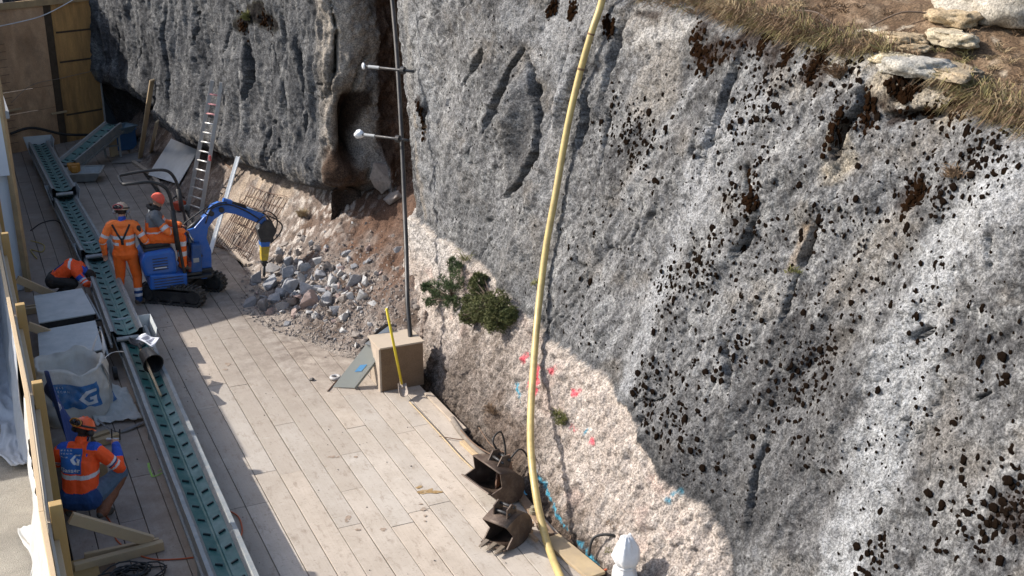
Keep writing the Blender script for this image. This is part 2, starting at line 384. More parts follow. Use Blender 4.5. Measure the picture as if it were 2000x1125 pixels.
bx = np.interp(sg, S0, B0[:, 0]); by = np.interp(sg, S0, B0[:, 1]); tx = np.interp(sg, S0, T0[:, 0]); ty = np.interp(sg, S0, T0[:, 1])
ztop = np.interp(by, *zip(*ztop_pts)); zbase = np.interp(by, *zip(*ZB))
S, Tn = np.meshgrid(sg, np.linspace(0, 1, 300), indexing='ij')
Z = -.9 + Tn*(ztop[:, None]+.9)
a_ = (Z-1.0)/4.5
X0 = bx[:, None]+(tx-bx)[:, None]*a_; Y0 = by[:, None]+(ty-by)[:, None]*a_
# horizontal normals (pointing to the deck side)
dX = np.gradient(X0, axis=0); dY = np.gradient(Y0, axis=0); L_ = np.hypot(dX, dY)+1e-9
NX = -dY/L_; NY = dX/L_
flip = np.sign(-NX.mean()); NX *= flip; NY *= flip
PXg, PYg = project(np.stack([X0, Y0, Z], -1))
Dist2 = X0**2+Y0**2
def surf(px, py, far=False):
    """(s,z) of the cliff point that the sight line meets first"""
    d = (PXg-px)**2+(PYg-py)**2
    cand = np.argwhere(d < max(d.min()*1.5, 30)); k = min(cand, key=lambda c: Dist2[c[0], c[1]]+d[c[0], c[1]]*.001)
    return float(sg[k[0]]), float(Z[k[0], k[1]])
def pdist(pts):
    """distance in metres on the face to a polyline, param 0..1"""
    best = np.full(S.shape, 99.0); T = np.zeros(S.shape); side = np.zeros(S.shape)
    for i in range(len(pts)-1):
        (ax, ay), (cx_, cy_) = pts[i], pts[i+1]; vx, vy = cx_-ax, cy_-ay; L2 = vx*vx+vy*vy+1e-9
        t = np.clip(((S-ax)*vx+(Z-ay)*vy)/L2, 0, 1); qx = S-ax-t*vx; qy = Z-ay-t*vy; d = np.hypot(qx, qy)
        m = d < best; best = np.where(m, d, best); T = np.where(m, (i+t)/(len(pts)-1), T); side = np.where(m, np.sign(vx*qy-vy*qx), side)
    return best, T, side
isfar = sm(20.3, 21.5, Y0)*1.0
isgul = np.exp(-((S-np.interp(20.0, by[:int(len(by)*.5)], sg[:int(len(by)*.5)]) if False else S*0)**2)) if False else np.zeros(S.shape)
sG = np.interp(np.arange(len(COLS)), np.arange(0, len(S0))/40, S0)  # s of each column
gul = sm(sG[7]+.1, sG[8], S)*(1-sm(sG[11]-.1, sG[11]+.25, S))
mainm = 1-sm(sG[7]-.1, sG[7]+.3, S)
farm = sm(sG[12], sG[13]+.3, S)
faceR = sm(sG[11]-.2, sG[11]+.2, S)*(1-sm(sG[13]-.1, sG[13]+.4, S))
disp = np.zeros(S.shape)
# warped coordinates following the dip of the slab
wS = S+.25*Z*mainm
disp += .16*fbm(wS*.55, Z*.35, 3.3, 3, 1)
disp += .07*fbm(wS*1.8, Z*1.2, 1.1, 4, 5)
disp += .05*fbm(wS*5, Z*4.5, 1.1, 5, 9, .62)*(.7+.5*mainm)
disp += .022*fbm(S*22, Z*20, 1.1, 2, 13)
q1, q2, q3 = cells(wS*9+.8*fbm(S*3, Z*3, 0, 3, 15), Z*8, 17); disp += .018*(q1-.5)*mainm*(q3 > .35)
q4, q5, q6 = cells(S*19, Z*17, 19); disp -= .020*np.clip(.45-q4, 0, 1)/.45*(q6 > .45)*(fbm(S*.8, Z*.8, 5, 2, 23) > -.15)
disp += .024*fbm(wS*11, Z*9, 2.7, 4, 11, .6)*mainm*sm(-.5, .3, fbm(S*.6, Z*.4, 8, 2, 12))
rdg = np.abs(fbm(wS*1.5+.35*fbm(S*3, Z*3, 0, 3, 16), Z*.42, 0, 4, 18, .55)); msk = sm(-.05, .2, fbm(S*.9, Z*.9, 9, 2, 20)); ncr = np.exp(-(rdg/.014)**2)*msk; disp -= .07*ncr*mainm+.12*ncr*sm(sG[12], sG[13]+.3, S)
rdg2 = np.abs(fbm(wS*2.6+3, Z*1.1+2, 0, 4, 26, .55)); ncr2 = np.exp(-(rdg2/.012)**2)*sm(.0, .2, fbm(S*1.1, Z*1.1, 4, 2, 27)); disp -= .035*ncr2*mainm
# right slab: stepped shelves
stp = fbm(wS*.9+4, Z*.55, 0, 3, 21); disp += .05*mainm*(np.round(stp*7)/7-stp)
# far block: vertical ribs, strong relief
rib = fbm(S*2.2+.5*fbm(S*1.2, Z*.8, 0, 2, 31), Z*.45, 0, 4, 33); disp += farm*(.15*rib+.07*fbm(S*9, Z*3.4, 0, 5, 38, .65)-.10*np.abs(fbm(S*3.1, Z*.7, 0, 3, 35)))
rg = 1-np.abs(fbm(S*3.4, Z*1.1, 2, 4, 37)); disp += farm*.10*(rg-.7)
disp += faceR*(.16*fbm(S*2.5, Z*1.6, 3, 5, 46, .6)+.10*np.round(2.5*fbm(S*1.8, Z*.9, 5, 2, 47))/2.5)
disp += mainm*(.10*(1-np.abs(fbm(wS*.85, Z*.16, 6, 3, 48)))**3-.05)
# gully: coarse clods
disp += gul*(.24*fbm(S*3, Z*2.5, 0, 6, 41, .6)+.05)
# concave lower belly of main slab left part, convex above
disp += mainm*.15*np.exp(-((Y0-16.6)/1.4)**2)*np.exp(-((Z-3.2)/1.6)**2)
zb = zbase[:, None]+.07*fbm(S*2.2, 0*Z, 7, 4, 51)+.03*fbm(S*11, 0*Z, 7, 3, 52)
farlow = sm(sG[11]-.3, sG[12], S)
under = sm(.0, -.35, Z-zb)*farlow
disp -= under*.75                                     # undercut beneath the far block
disp += farlow*.12*np.exp(-((Z-zb-.25)/.25)**2)
# fresh cut band below the main slab: proud of the face, sloping out to the deck edge
band = sm(.02, -.03, Z-zb)*(1-farlow)*(1-sm(sG[9], sG[10], S))
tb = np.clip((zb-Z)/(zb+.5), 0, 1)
reach = np.clip(bx[:, None]-5.98, .15, 1.2)
c1, c2, cr = cells(S*16, Z*16, 3)
c3, c4, cr2 = cells(S*7, Z*7, 5)
disp = np.where(band > 0, disp*(1-band)+band*(.07+reach*tb**1.2*.60+.06*fbm(S*1.5, Z*1.5, 0, 3, 61)+.05*fbm(S*5, Z*5, 0, 4, 62, .65)+.055*(.5-c1)*(.4+cr)+.055*(.5-c3)*(.6+cr2)), disp)
# cracks
def crack(pp, wd, dp, asym=0, fade=True):
    global disp
    PPs = [surf(*q) for q in pp]; d, T, sd = pdist(PPs); d = np.abs(d+.5*wd*fbm(S*9, Z*9, 0, 3, 71)+.05*fbm(S*3, Z*3, 0, 2, 72)*(d < .5))
    tap = np.sin(np.pi*np.clip(T, .02, .98))**.5 if fade else 1
    g = np.exp(-(d/(wd*.9*tap+1e-4))**5)
    disp -= dp*1.4*g*tap
    if asym: disp += asym*np.exp(-(d/(wd*5))**2)*(sd > 0)*(1-g)
    return g*tap
dark = np.maximum(ncr*.8, ncr2*.6)*np.maximum(mainm, farm)
for pp, wd, dp, asm in [([(1020, 90), (990, 150), (962, 215), (945, 265)], .08, .42, 0), ([(1020, 90), (1035, 150), (1047, 230), (1042, 300), (1010, 360), (975, 385)], .09, .42, 0),
        ([(1140, 180), (1135, 230), (1118, 290)], .07, .26, 0), ([(1180, 210), (1168, 270), (1160, 340)], .03, .14, 0),
        ([(950, 90), (930, 130), (905, 165)], .05, .16, 0), ([(930, 265), (915, 320)], .03, .1, 0), ([(1090, 120), (1085, 200)], .05, .12, 0),
        ([(1590, 435), (1575, 480), (1545, 560), (1515, 645)], .045, .18, .03), ([(1480, 420), (1460, 470), (1430, 500)], .03, .12, .03),
        ([(1500, 800), (1500, 850), (1480, 920), (1465, 1000)], .035, .14, .04), ([(1465, 320), (1480, 390)], .04, .14, 0), ([(1415, 640), (1425, 710), (1430, 760)], .03, .1, 0),
        ([(1700, 120), (1690, 200), (1650, 250), (1640, 310)], .04, .12, .04), ([(1720, 225), (1850, 220)], .05, .12, 0), ([(1620, 850), (1590, 930)], .02, .08, 0),
        ([(1210, 40), (1185, 110), (1170, 180)], .05, .1, .05),
        ([(1445, 120), (1420, 200), (1390, 270)], .05, .07, .05), ([(1350, 480), (1340, 520)], .03, .08, 0), ([(830, 180), (826, 270)], .04, .12, 0),
        ([(1780, 660), (1830, 640)], .02, .08, 0), ([(1940, 760), (1900, 780)], .02, .08, 0), ([(1240, 440), (1220, 480)], .03, .09, 0),
        ([(1950, 440), (1940, 500)], .04, .1, .03)]:
    g = crack(pp, wd, dp, asm); dark = np.maximum(dark, g*.8)
for pp, wd, dp, asm in [([(640, 0), (660, 60), (652, 110), (640, 190)], .05, .3, 0), ([(725, 90), (705, 130), (700, 180)], .05, .25, 0), ([(520, 90), (545, 170), (550, 230)], .06, .3, 0),
        ([(310, 0), (312, 80), (322, 180), (330, 240)], .12, .5, 0), ([(385, 10), (375, 80), (395, 150)], .05, .2, 0), ([(575, 60), (590, 180), (585, 300)], .06, .22, .05),
        ([(470, 70), (480, 140), (470, 200)], .08, .3, 0), ([(225, 20), (228, 150)], .05, .3, 0), ([(275, 60), (262, 140)], .05, .2, 0), ([(440, 40), (430, 110), (445, 190)], .05, .2, 0), ([(520, 250), (510, 330)], .06, .2, 0)]:
    g = crack(pp, wd, dp, asm); dark = np.maximum(dark, g*.7)
def blob(px, py, rs, rz, amp, pw=2):
    global disp
    s_, z_ = surf(px, py); g = np.exp(-(((S-s_)/rs)**2+((Z-z_)/rz)**2)**(pw/2)); disp += amp*g; return g
blob(1005, 220, .20, .62, .24, 3); blob(1120, 130, .16, .7, .18, 3); blob(560, 160, .5, 1.2, .1); blob(690, 60, .25, .8, .1)
blob(1450, 880, 1.0, .8, .10); blob(1560, 330, .8, .5, .06); blob(1650, 700, 1.0, .8, .07); blob(760, 330, .28, .45, .25); blob(775, 375, .2, .35, .2)
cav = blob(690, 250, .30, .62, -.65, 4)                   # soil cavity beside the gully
sgG = np.interp(S, sG, np.arange(len(sG)))
X1 = X0+NX*disp; Y1 = Y0+NY*disp
# round the crest backwards
back = np.clip((Z-(ztop[:, None]-.22))/.22, 0, 1)**2
X1 = X1+back*.22
# ---- colours
def mixc(C, c, f): return C*(1-f[..., None])+np.array(c)*f[..., None]
n1 = fbm(wS*1.1, Z*.8, 0, 5, 81); n2 = fbm(wS*4.5, Z*3.5, 0, 5, 83, .6); n3 = fbm(wS*14, Z*13, 0, 4, 85, .7)
C = np.ones(S.shape+(3,))*np.array((.262, .260, .262))
C = mixc(C, (.44, .435, .425), sm(-.1, .5, n2)*.75)
C = mixc(C, (.105, .103, .105), sm(.0, .35, n1+.35*n3)*.75)
n5 = fbm(S*26, Z*24, 3, 3, 86, .7); C = mixc(C, (.045, .043, .043), sm(.10, .38, n5)*.65); C = mixc(C, (.55, .55, .54), sm(.18, .45, -n5)*.5)
C = mixc(C, (.31, .27, .225), sm(.1, .5, fbm(S*2.1+9, Z*2.3, 0, 5, 87))*.4*mainm)
C = mixc(C, (.50, .50, .49), sm(.28, .6, fbm(S*5+3, Z*5, 0, 5, 89, .65))*.65*mainm)
def stroke(pp, wd, c, amt, rag=.5, sd=0):
    global C
    c = tuple(c); d, T, _ = pdist([surf(*q) for q in pp]); d = d*(1+rag*fbm(wS*2.5, Z*1.6, 0, 5, 91+sd, .65))+wd*rag*.5*fbm(wS*9, Z*7, 0, 3, 92+sd)
    C = mixc(C, c, amt*sm(wd, wd*.35, d)*(.75+.35*n3))
_ws = fbm(wS*3.2, Z*.45, 8, 5, 120, .6); C = mixc(C, (.50, .50, .50), sm(.12, .5, _ws)*.45*mainm); C = mixc(C, (.10, .10, .102), sm(.12, .5, -_ws)*.45*mainm)
# broad tonal zones seen on the face
DK = (.115, .112, .114); LT = (.50, .505, .515); WH = (.62, .60, .57)
stroke([(1300, 830), (1420, 930), (1560, 900), (1600, 760)], 1.0, DK, .62, .5, 1)
stroke([(1250, 880), (1400, 985), (1480, 1000)], .35, (.07, .07, .072), .6, .5, 2)
stroke([(1560, 1060), (1700, 950), (1800, 800)], .5, (.16, .155, .155), .45, .5, 3)
stroke([(1000, 330), (1010, 200), (985, 160)], .45, (.15, .148, .148), .7, .4, 4)
stroke([(880, 330), (930, 450), (1010, 560)], .6, (.21, .21, .21), .5, .5, 5)
stroke([(1080, 600), (1140, 500), (1150, 420)], .4, (.2, .195, .19), .5, .5, 6)
stroke([(1420, 230), (1360, 330), (1300, 520), (1225, 770)], .26, LT, .85, .55, 7)
stroke([(1480, 200), (1380, 400)], .3, LT, .55, .6, 8)
stroke([(1960, 360), (1850, 470), (1780, 700), (1700, 950), (1640, 1120)], .42, (.56, .57, .58), .88, .55, 9)
stroke([(1990, 330), (1930, 480)], .4, LT, .6, .5, 10)
stroke([(1250, 60), (1290, 90), (1270, 180)], .5, (.50, .455, .40), .6, .6, 11)
stroke([(1340, 50), (1240, 70)], .14, WH, .75, .6, 12)
stroke([(1590, 110), (1600, 150)], .1, WH, .7, .6, 13)
stroke([(1700, 120), (1660, 150)], .16, WH, .75, .6, 14)
stroke([(800, 60), (830, 200), (830, 420)], .5, (.42, .425, .43), .6, .5, 15)
stroke([(1000, 30), (1100, 60), (1100, 200), (1060, 330)], .4, (.40, .405, .415), .6, .5, 16)
stroke([(940, 50), (870, 120), (880, 250)], .35, (.38, .375, .37), .5, .5, 17)
stroke([(805, 230), (812, 330), (825, 420)], .13, (.42, .36, .29), .7, .5, 18)
stroke([(1640, 260), (1655, 310), (1625, 330)], .15, (.56, .48, .36), .8, .5, 19)
stroke([(1580, 440), (1545, 520)], .10, (.45, .32, .2), .6, .6, 20)
stroke([(1730, 160), (1790, 170), (1850, 150)], .32, (.60, .50, .36), .85, .5, 21)
stroke([(1600, 100), (1690, 130)], .15, (.6, .53, .42), .6, .6, 25)
stroke([(1750, 440), (1640, 560)], .3, (.36, .31, .25), .4, .7, 22)
stroke([(900, 500), (960, 545), (1010, 590)], .07, (.5, .45, .4), .8, .4, 23)
stroke([(890, 640), (990, 690)], .3, (.3, .25, .22), .4, .5, 24)
# moss / rust-brown mats near the crest
RB = (.028, .013, .007)
for k, (pp, wd) in enumerate([([(1360, 60), (1365, 110)], .10), ([(1370, 110), (1440, 85), (1460, 60)], .10), ([(1610, 80), (1600, 150)], .10), ([(1560, 60), (1545, 110)], .06), ([(1595, 110), (1580, 145)], .07), ([(1700, 190), (1695, 240)], .07), ([(1645, 240), (1640, 300)], .06), ([(1108, 15), (1104, 28)], .06), ([(1070, 10), (1062, 25)], .05), ([(1775, 165), (1750, 185)], .05), ([(1820, 210), (1760, 220)], .04), ([(1190, 60), (1180, 40)], .05), ([(822, 190), (830, 270)], .035), ([(1970, 990), (1990, 1020)], .15), ([(1790, 370), (1760, 390)], .10), ([(1400, 75), (1380, 100)], .10), ([(1460, 70), (1520, 90), (1510, 130)], .09), ([(1640, 90), (1660, 80)], .08), ([(1730, 190), (1740, 230)], .08), ([(1900, 190), (1960, 215)], .10), ([(1270, 30), (1230, 25)], .05)]):
    stroke(pp, wd*1.6, RB, .97, .6, 30+k)
# dark streaky lichen in small flecks
fl = fbm(S*11, Z*9, 0, 4, 95, .6); C = mixc(C, (.06, .055, .055), sm(.33, .5, fl)*.6*mainm)
# far block
Cf = np.ones(S.shape+(3,))*np.array((.165, .165, .168)); r2 = fbm(S*7, Z*3, 0, 5, 101, .65)
Cf = mixc(Cf, (.34, .335, .325), sm(.0, .5, r2)*.85); Cf = mixc(Cf, (.06, .062, .068), sm(.05, .5, fbm(S*2.5, Z*1.0, 0, 4, 103))*.75)
Cf = mixc(Cf, (.42, .36, .28), np.exp(-((Z-zb-.12)/.16)**2)*.5*sm(-.1, .3, r2))
Cf = mixc(Cf, (.5, .48, .44), sm(.45, .75, fbm(S*4, Z*2, 3, 5, 105))*.5)
# turned face between far block and gully: warm grey-beige
Cr = np.ones(S.shape+(3,))*np.array((.50, .44, .37)); Cr = mixc(Cr, (.30, .28, .26), sm(-.1, .4, n2)*.7); Cr = mixc(Cr, (.10, .09, .08), sm(.2, .5, n1)*.5)
# soil of the gully
Cg = np.ones(S.shape+(3,))*np.array((.15, .085, .052)); Cg = mixc(Cg, (.26, .17, .12), sm(-.1, .4, n3+.4*n2)); Cg = mixc(Cg, (.35, .32, .29), sm(.35, .55, n3)*.6*sm(2.5, 1.5, Z))
soilg = np.clip(gul*1.0, 0, 1)*sm(sG[8]-.0, sG[8]+.4, S)
for _pp, _w in [([(455, 45), (490, 30), (525, 45)], .16), ([(480, 20), (500, 10)], .12), ([(600, 400), (570, 390)], .08)]:
    _d, _T, _s = pdist([surf(*q) for q in _pp]); Cf = mixc(Cf, (.022, .018, .008), sm(_w*1.3, _w*.5, _d*(1+.7*fbm(S*6, Z*6, 0, 4, 44))))
Cf = mixc(Cf, (.05, .05, .052), sm(.08, .40, n5)*.6)
C = C*(1-farm[..., None])+Cf*farm[..., None]
C = C*(1-faceR[..., None])+Cr*faceR[..., None]
C = C*(1-soilg[..., None])+Cg*soilg[..., None]
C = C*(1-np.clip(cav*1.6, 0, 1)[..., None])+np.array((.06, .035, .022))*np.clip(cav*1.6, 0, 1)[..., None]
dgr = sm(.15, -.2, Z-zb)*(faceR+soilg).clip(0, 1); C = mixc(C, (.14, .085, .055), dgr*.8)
# exposed pale stones in the gully
for px_, py_, a1, a2 in [(745, 340, .24, .36), (775, 385, .2, .3), (725, 150, .15, .3), (790, 60, .12, .9), (790, 170, .12, .7)]:
    s_, z_ = surf(px_, py_); g = sm(1.1, .75, np.sqrt(((S-s_)/a1)**2+((Z-z_)/a2)**2)+.25*n2); C = mixc(C, (.33, .32, .305), g*.9); 
# fresh band
Cb = np.ones(S.shape+(3,))*np.array((.55, .475, .415)); Cb = mixc(Cb, (.42, .35, .30), sm(-.2, .4, n2)*.6); Cb = mixc(Cb, (.62, .56, .50), sm(.1, .5, n3)*.6)
Cb = mixc(Cb, (.58, .42, .35), sm(.25, .55, fbm(S*1.6, Z*3, 0, 4, 111))*.5)
Cb = mixc(Cb, (.20, .16, .135), sm(.62, .38, c1+.3*n3)*0+sm(.25, .08, c1)*.35)
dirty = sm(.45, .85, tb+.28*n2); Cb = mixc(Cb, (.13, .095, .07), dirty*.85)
mid = sm(11.6, 12.6, Y0)*sm(15.6, 14.9, Y0+.5*n2); Cb = mixc(Cb, (.33, .29, .26), mid*.5*sm(-.5, .1, n3+.2)); Cb = mixc(Cb, (.12, .09, .07), mid*sm(.3, .7, n1+.4*n3+tb*.5)*.75)
Cb = mixc(Cb, (.55, .54, .52), sm(15.5, 16.5, Y0)*sm(.3, .1, tb)*.5)
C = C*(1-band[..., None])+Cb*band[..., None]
_bm = band*(.55+.45*sm(-.3, .2, n3))
for _pp, _w, _c, _a in [([(850, 770), (900, 830), (960, 880), (1010, 930)], .42, (.075, .052, .036), .9), ([(870, 720), (950, 760), (1010, 830)], .30, (.17, .14, .12), .7), ([(1050, 920), (1110, 1010), (1190, 1100)], .17, (.085, .06, .045), .85), ([(980, 800), (1030, 870)], .25, (.14, .10, .075), .7), ([(850, 640), (900, 690)], .2, (.25, .21, .19), .5)]:  # brown soil beside the deck edge, its shadows painted in with it
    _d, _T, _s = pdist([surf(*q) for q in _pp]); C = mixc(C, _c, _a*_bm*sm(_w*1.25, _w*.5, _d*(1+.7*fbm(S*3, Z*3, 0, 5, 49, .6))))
for _pp, _w, _c, _a in [([(712, 195), (690, 260), (675, 330)], .24, (.05, .03, .02), .95), ([(660, 330), (700, 390), (745, 450)], .40, (.11, .065, .042), .85), ([(745, 60), (750, 200), (760, 300)], .16, (.09, .052, .034), .85), ([(800, 440), (830, 480)], .2, (.13, .08, .05), .6)]:
    _d, _T, _s = pdist([surf(*q) for q in _pp]); C = mixc(C, _c, _a*(1-band)*sm(_w*1.25, _w*.6, _d*(1+.8*fbm(S*4, Z*3, 0, 5, 50, .6))))
C = C*(1-.13*band[..., None]); edge = np.exp(-((Z-zb)/.035)**2)*(1-farlow)*mainm; C = mixc(C, (.62, .53, .44), edge*.6*(Z < zb))  # pale line paints the lit lip of the ledge
C = mixc(C, (.05, .05, .05), np.exp(-((Z-zb-.05)/.05)**2)*mainm*(1-farlow)*.45)  # dark line paints the shadow under the overhanging slab
C = mixc(C, (.03, .028, .026), np.clip(dark-.35, 0, 1)*.5)
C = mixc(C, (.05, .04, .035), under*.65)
# spray paint on the band
def spray(pp, wd, c, sd):
    global C
    d, T, _ = pdist([surf(*q) for q in pp]); C = mixc(C, c, .85*sm(wd*1.2, wd*.4, d*(1+.6*fbm(S*14, Z*14, 0, 3, sd)))*sm(-.35, .05, fbm(S*20, Z*20, 0, 3, sd+3)))
RD = (.75, .08, .12); BL = (.05, .35, .50)
for k, (pp, wd) in enumerate([([(1045, 745), (1060, 725)], .10), ([(1095, 715), (1088, 722)], .05), ([(1065, 715), (1062, 760), (1050, 785)], .05), ([(1035, 690), (1030, 700)], .05), ([(1130, 760), (1138, 765)], .05), ([(1128, 828), (1140, 832)], .03), ([(1165, 855), (1172, 858)], .03), ([(765, 520), (772, 530)], .08), ([(760, 540), (778, 545)], .05)]): spray(pp, wd, RD, 200+k*7)
for k, (pp, wd) in enumerate([([(1018, 745), (1026, 770)], .035), ([(1328, 960), (1320, 965)], .05), ([(1158, 835), (1156, 842)], .02), ([(1065, 905), (1085, 940), (1110, 980), (1140, 1020)], .022), ([(1160, 1040), (1200, 1085)], .022), ([(1028, 780), (1030, 800)], .025)]): spray(pp, wd, BL, 300+k*7)
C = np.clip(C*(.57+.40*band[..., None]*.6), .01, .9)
ns, nz_ = S.shape; V = np.stack([X1, Y1, Z], -1).reshape(-1, 3)
idx = np.arange(ns*nz_).reshape(ns, nz_); Fq = np.stack([idx[:-1, :-1], idx[1:, :-1], idx[1:, 1:], idx[:-1, 1:]], -1).reshape(-1, 4)
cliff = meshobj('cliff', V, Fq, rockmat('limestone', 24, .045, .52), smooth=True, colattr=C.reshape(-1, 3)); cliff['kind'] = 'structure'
BV = BVHTree.FromPolygons([tuple(v) for v in V[::1]], [tuple(f) for f in Fq[::1]]) if False else None
G3 = np.stack([X1, Y1, Z], -1); GU = np.stack([np.gradient(X1, axis=0), np.gradient(Y1, axis=0), np.gradient(Z, axis=0)], -1); GV = np.stack([np.gradient(X1, axis=1), np.gradient(Y1, axis=1), np.gradient(Z, axis=1)], -1)
PX1, PY1 = project(G3); D1 = X1**2+Y1**2
def rock_at(px, py):
    """point and smoothed normal of the finished cliff where the sight line meets it"""
    d = (PX1-px)**2+(PY1-py)**2; dm = d.min(); cand = np.argwhere(d < max(dm*2, 16)); k = min(cand, key=lambda c: D1[c[0], c[1]]+d[c[0], c[1]]*.01)
    i, j = k; n = Vector((NX[i, j], NY[i, j], .25)).normalized(); return Vector(G3[i, j]), n
def rock_sz(s_, z_):
    i = int(np.clip(np.searchsorted(sg, s_), 1, ns-2)); j = int(np.clip((z_+.9)/(ztop[i]+.9)*299, 1, nz_-2)); return Vector(G3[i, j]), Vector((NX[i, j], NY[i, j], .25)).normalized(), C[i, j]
# ---------------- hillside above the crest
HX = np.concatenate([np.arange(0, 4, .05), np.arange(4, 25, .5)]); hs = sg[:: 3]
sel = np.arange(0, ns, 3); H = []
eX = X1[sel, -1]; eY = Y1[sel, -1]; eZ = Z[sel, -1]
A, Dd = np.meshgrid(np.arange(len(sel)), HX, indexing='ij')
hx = eX[A]+Dd-.05; hy = eY[A]+0*Dd; amp = np.clip(Dd/.3, 0, 1)
hz = eZ[A]-.03+.34*Dd*np.where(Dd < 4, 1, 1.15)+amp*(.14*fbm(hx*1.3, hy*1.3, 0, 4, 131)+.05*fbm(hx*6, hy*6, 0, 4, 133))
h1 = fbm(hx*2, hy*2, 0, 5, 141); h2 = fbm(hx*9, hy*9, 0, 4, 143)
Ch = np.ones(hx.shape+(3,))*np.array((.13, .085, .052)); Ch = mixc(Ch, (.24, .17, .11), sm(-.1, .5, h2)); Ch = mixc(Ch, (.07, .045, .028), sm(.1, .5, h1)*.7); Ch = mixc(Ch, (.5, .43, .33), sm(.42, .6, h2+.3*h1)*.7)
ix = np.arange(hx.size).reshape(hx.shape); Fh = np.stack([ix[:-1, :-1], ix[1:, :-1], ix[1:, 1:], ix[:-1, 1:]], -1).reshape(-1, 4)
hill = meshobj('hillside', np.stack([hx, hy, hz], -1).reshape(-1, 3), Fh, rockmat('hill_soil', 30, .03, .4), smooth=True, colattr=Ch.reshape(-1, 3)); hill['kind'] = 'structure'
def hill_at(px, py):
    a, b_ = project(np.stack([hx, hy, hz], -1)); d = (a-px)**2+(b_-py)**2; k = np.unravel_index(d.argmin(), d.shape); return Vector((hx[k], hy[k], hz[k]))
# ---------------- rubble and sand slope between deck and cliff
gx = np.arange(3.6, 8.3, .03); gy = np.arange(15.6, 35.5, .035); GX, GY = np.meshgrid(gx, gy, indexing='ij')
foot = np.interp(GY, [15.6, 16.3, 17.2, 18.2, 19.2, 20.2, 21.0, 22, 23, 24, 27, 30, 36], [6.4, 5.7, 4.95, 4.55, 4.35, 4.3, 4.45, 4.65, 4.6, 4.5, 4.25, 4.1, 3.9])+.10*fbm(GY*1.7, GX*1.7, 0, 4, 151)
wall = np.interp(GY, [15.6, 17.7, 18.5, 20, 21.4, 22.2, 25, 28.8, 34], [6.9, 7.0, 7.8, 7.8, 6.9, 6.3, 5.7, 5.2, 4.9])
ht = np.interp(GY, [15.6, 17, 18.5, 20, 22.2, 25, 28.8, 34], [.3, 1.3, 1.85, 2.05, 1.75, 1.45, 1.15, 1.0])
u_ = np.clip((GX-foot)/(wall-foot), -.3, 1.6)
GZ = np.where(u_ > 0, ht*u_**1.25, u_*.5)
amp = sm(0, .15, u_)
GZ = GZ+amp*(.11*fbm(GX*2.2, GY*2.2, 0, 4, 153)+.08*fbm(GX*7, GY*7, 0, 5, 155, .65)+.022*fbm(GX*26, GY*26, 0, 2, 157))+.012
GZ = np.where(u_ < -.02, -.2, GZ)
g1 = fbm(GX*3, GY*3, 0, 5, 161); g2 = fbm(GX*12, GY*12, 0, 4, 163)
Cd = np.ones(GX.shape+(3,))*np.array((.175, .14, .118)); Cd = mixc(Cd, (.31, .275, .245), sm(0, .4, g2)*.7); Cd = mixc(Cd, (.085, .058, .042), sm(.0, .35, g1)*.75)
sand = np.exp(-((GY-24.0)/1.6)**2)*sm(.1, .3, u_); Cd = mixc(Cd, (.43, .345, .26), sand*.8*sm(-.5, .1, g1))
ups = sm(.32, .7, u_+.3*g1)*sm(17, 18, GY)*sm(22.5, 21, GY); Cd = mixc(Cd, (.105, .06, .04), ups*.9)
ult = sm(16.8, 15.9, GY); Cd = mixc(Cd, (.55, .46, .39), ult*.9)
lt = sm(.25, .5, g2+.2)*sm(20.2, 21.5, GY)*sm(23.5, 22, GY); Cd = mixc(Cd, (.50, .45, .40), lt*.8)
fr = sm(.12, .0, u_); Cd = mixc(Cd, (.30, .26, .22), fr*.6)
ix = np.arange(GX.size).reshape(GX.shape); Fd = np.stack([ix[:-1, :-1], ix[1:, :-1], ix[1:, 1:], ix[:-1, 1:]], -1).reshape(-1, 4)
keep = (u_ > -.06).ravel()[Fd].any(1)
slope = meshobj('earth_slope', np.stack([GX, GY, GZ], -1).reshape(-1, 3), Fd[keep], rockmat('loose_earth', 30, .03, .4), smooth=True, colattr=np.clip(Cd, .01, .9).reshape(-1, 3)); slope['kind'] = 'structure'
def slope_z(x, y):
    i = int(np.clip((x-gx[0])/.03, 0, len(gx)-1)); j = int(np.clip((y-gy[0])/.035, 0, len(gy)-1)); return max(0, float(GZ[i, j]))
def slope_at(px, py):
    z = 0
    for _ in range(12): p = atz(px, py, z); z = .5*z+.5*slope_z(p.x, p.y)
    p = atz(px, py, z); return Vector((p.x, p.y, slope_z(p.x, p.y)))
# ======================================================= LEFT SIDE: outer yard, building, fence
GRV = mat('yard_gravel', (.33, .30, .25), .95, .2, 3, .9, 70, speck=.35, dirt=(.17, .155, .13), dirt_scale=1.2, dirt_amt=.6, bdist=.02)
yv = MB(); yv.sheet(lambda a, b: Vector((-14+14.32*b, 2+34*a, .22+.03*noise.noise(Vector((a*20, b*14, 0))))), 120, 40)
yv.build('yard', GRV, smooth=True)['kind'] = 'structure'
WH = mat('white_render', (.62, .65, .68), .8, .1, 2, .2, 60, dirt=(.45, .46, .47), dirt_scale=2, dirt_amt=.4)
bld = empty('building', (-3, 26, 0), 0, 'white walled building at the left edge beyond the fence, shading the far deck', 'building')
def K(o, par): return kid(o, par)
b = MB(); b.box((-3.7, 30.6, 1.6), (8.6, 16.0, 3.2)); b.box((-4.5, 19.7, 1.6), (7.2, 5.6, 3.2)); b.box((-3.7, 34.2, 3.9), (8.6, 9.6, 1.4)); K(b.build('wall', WH, bevel=.02), bld)  # near wing and raised rear block: unseen masses added for the shade they cast
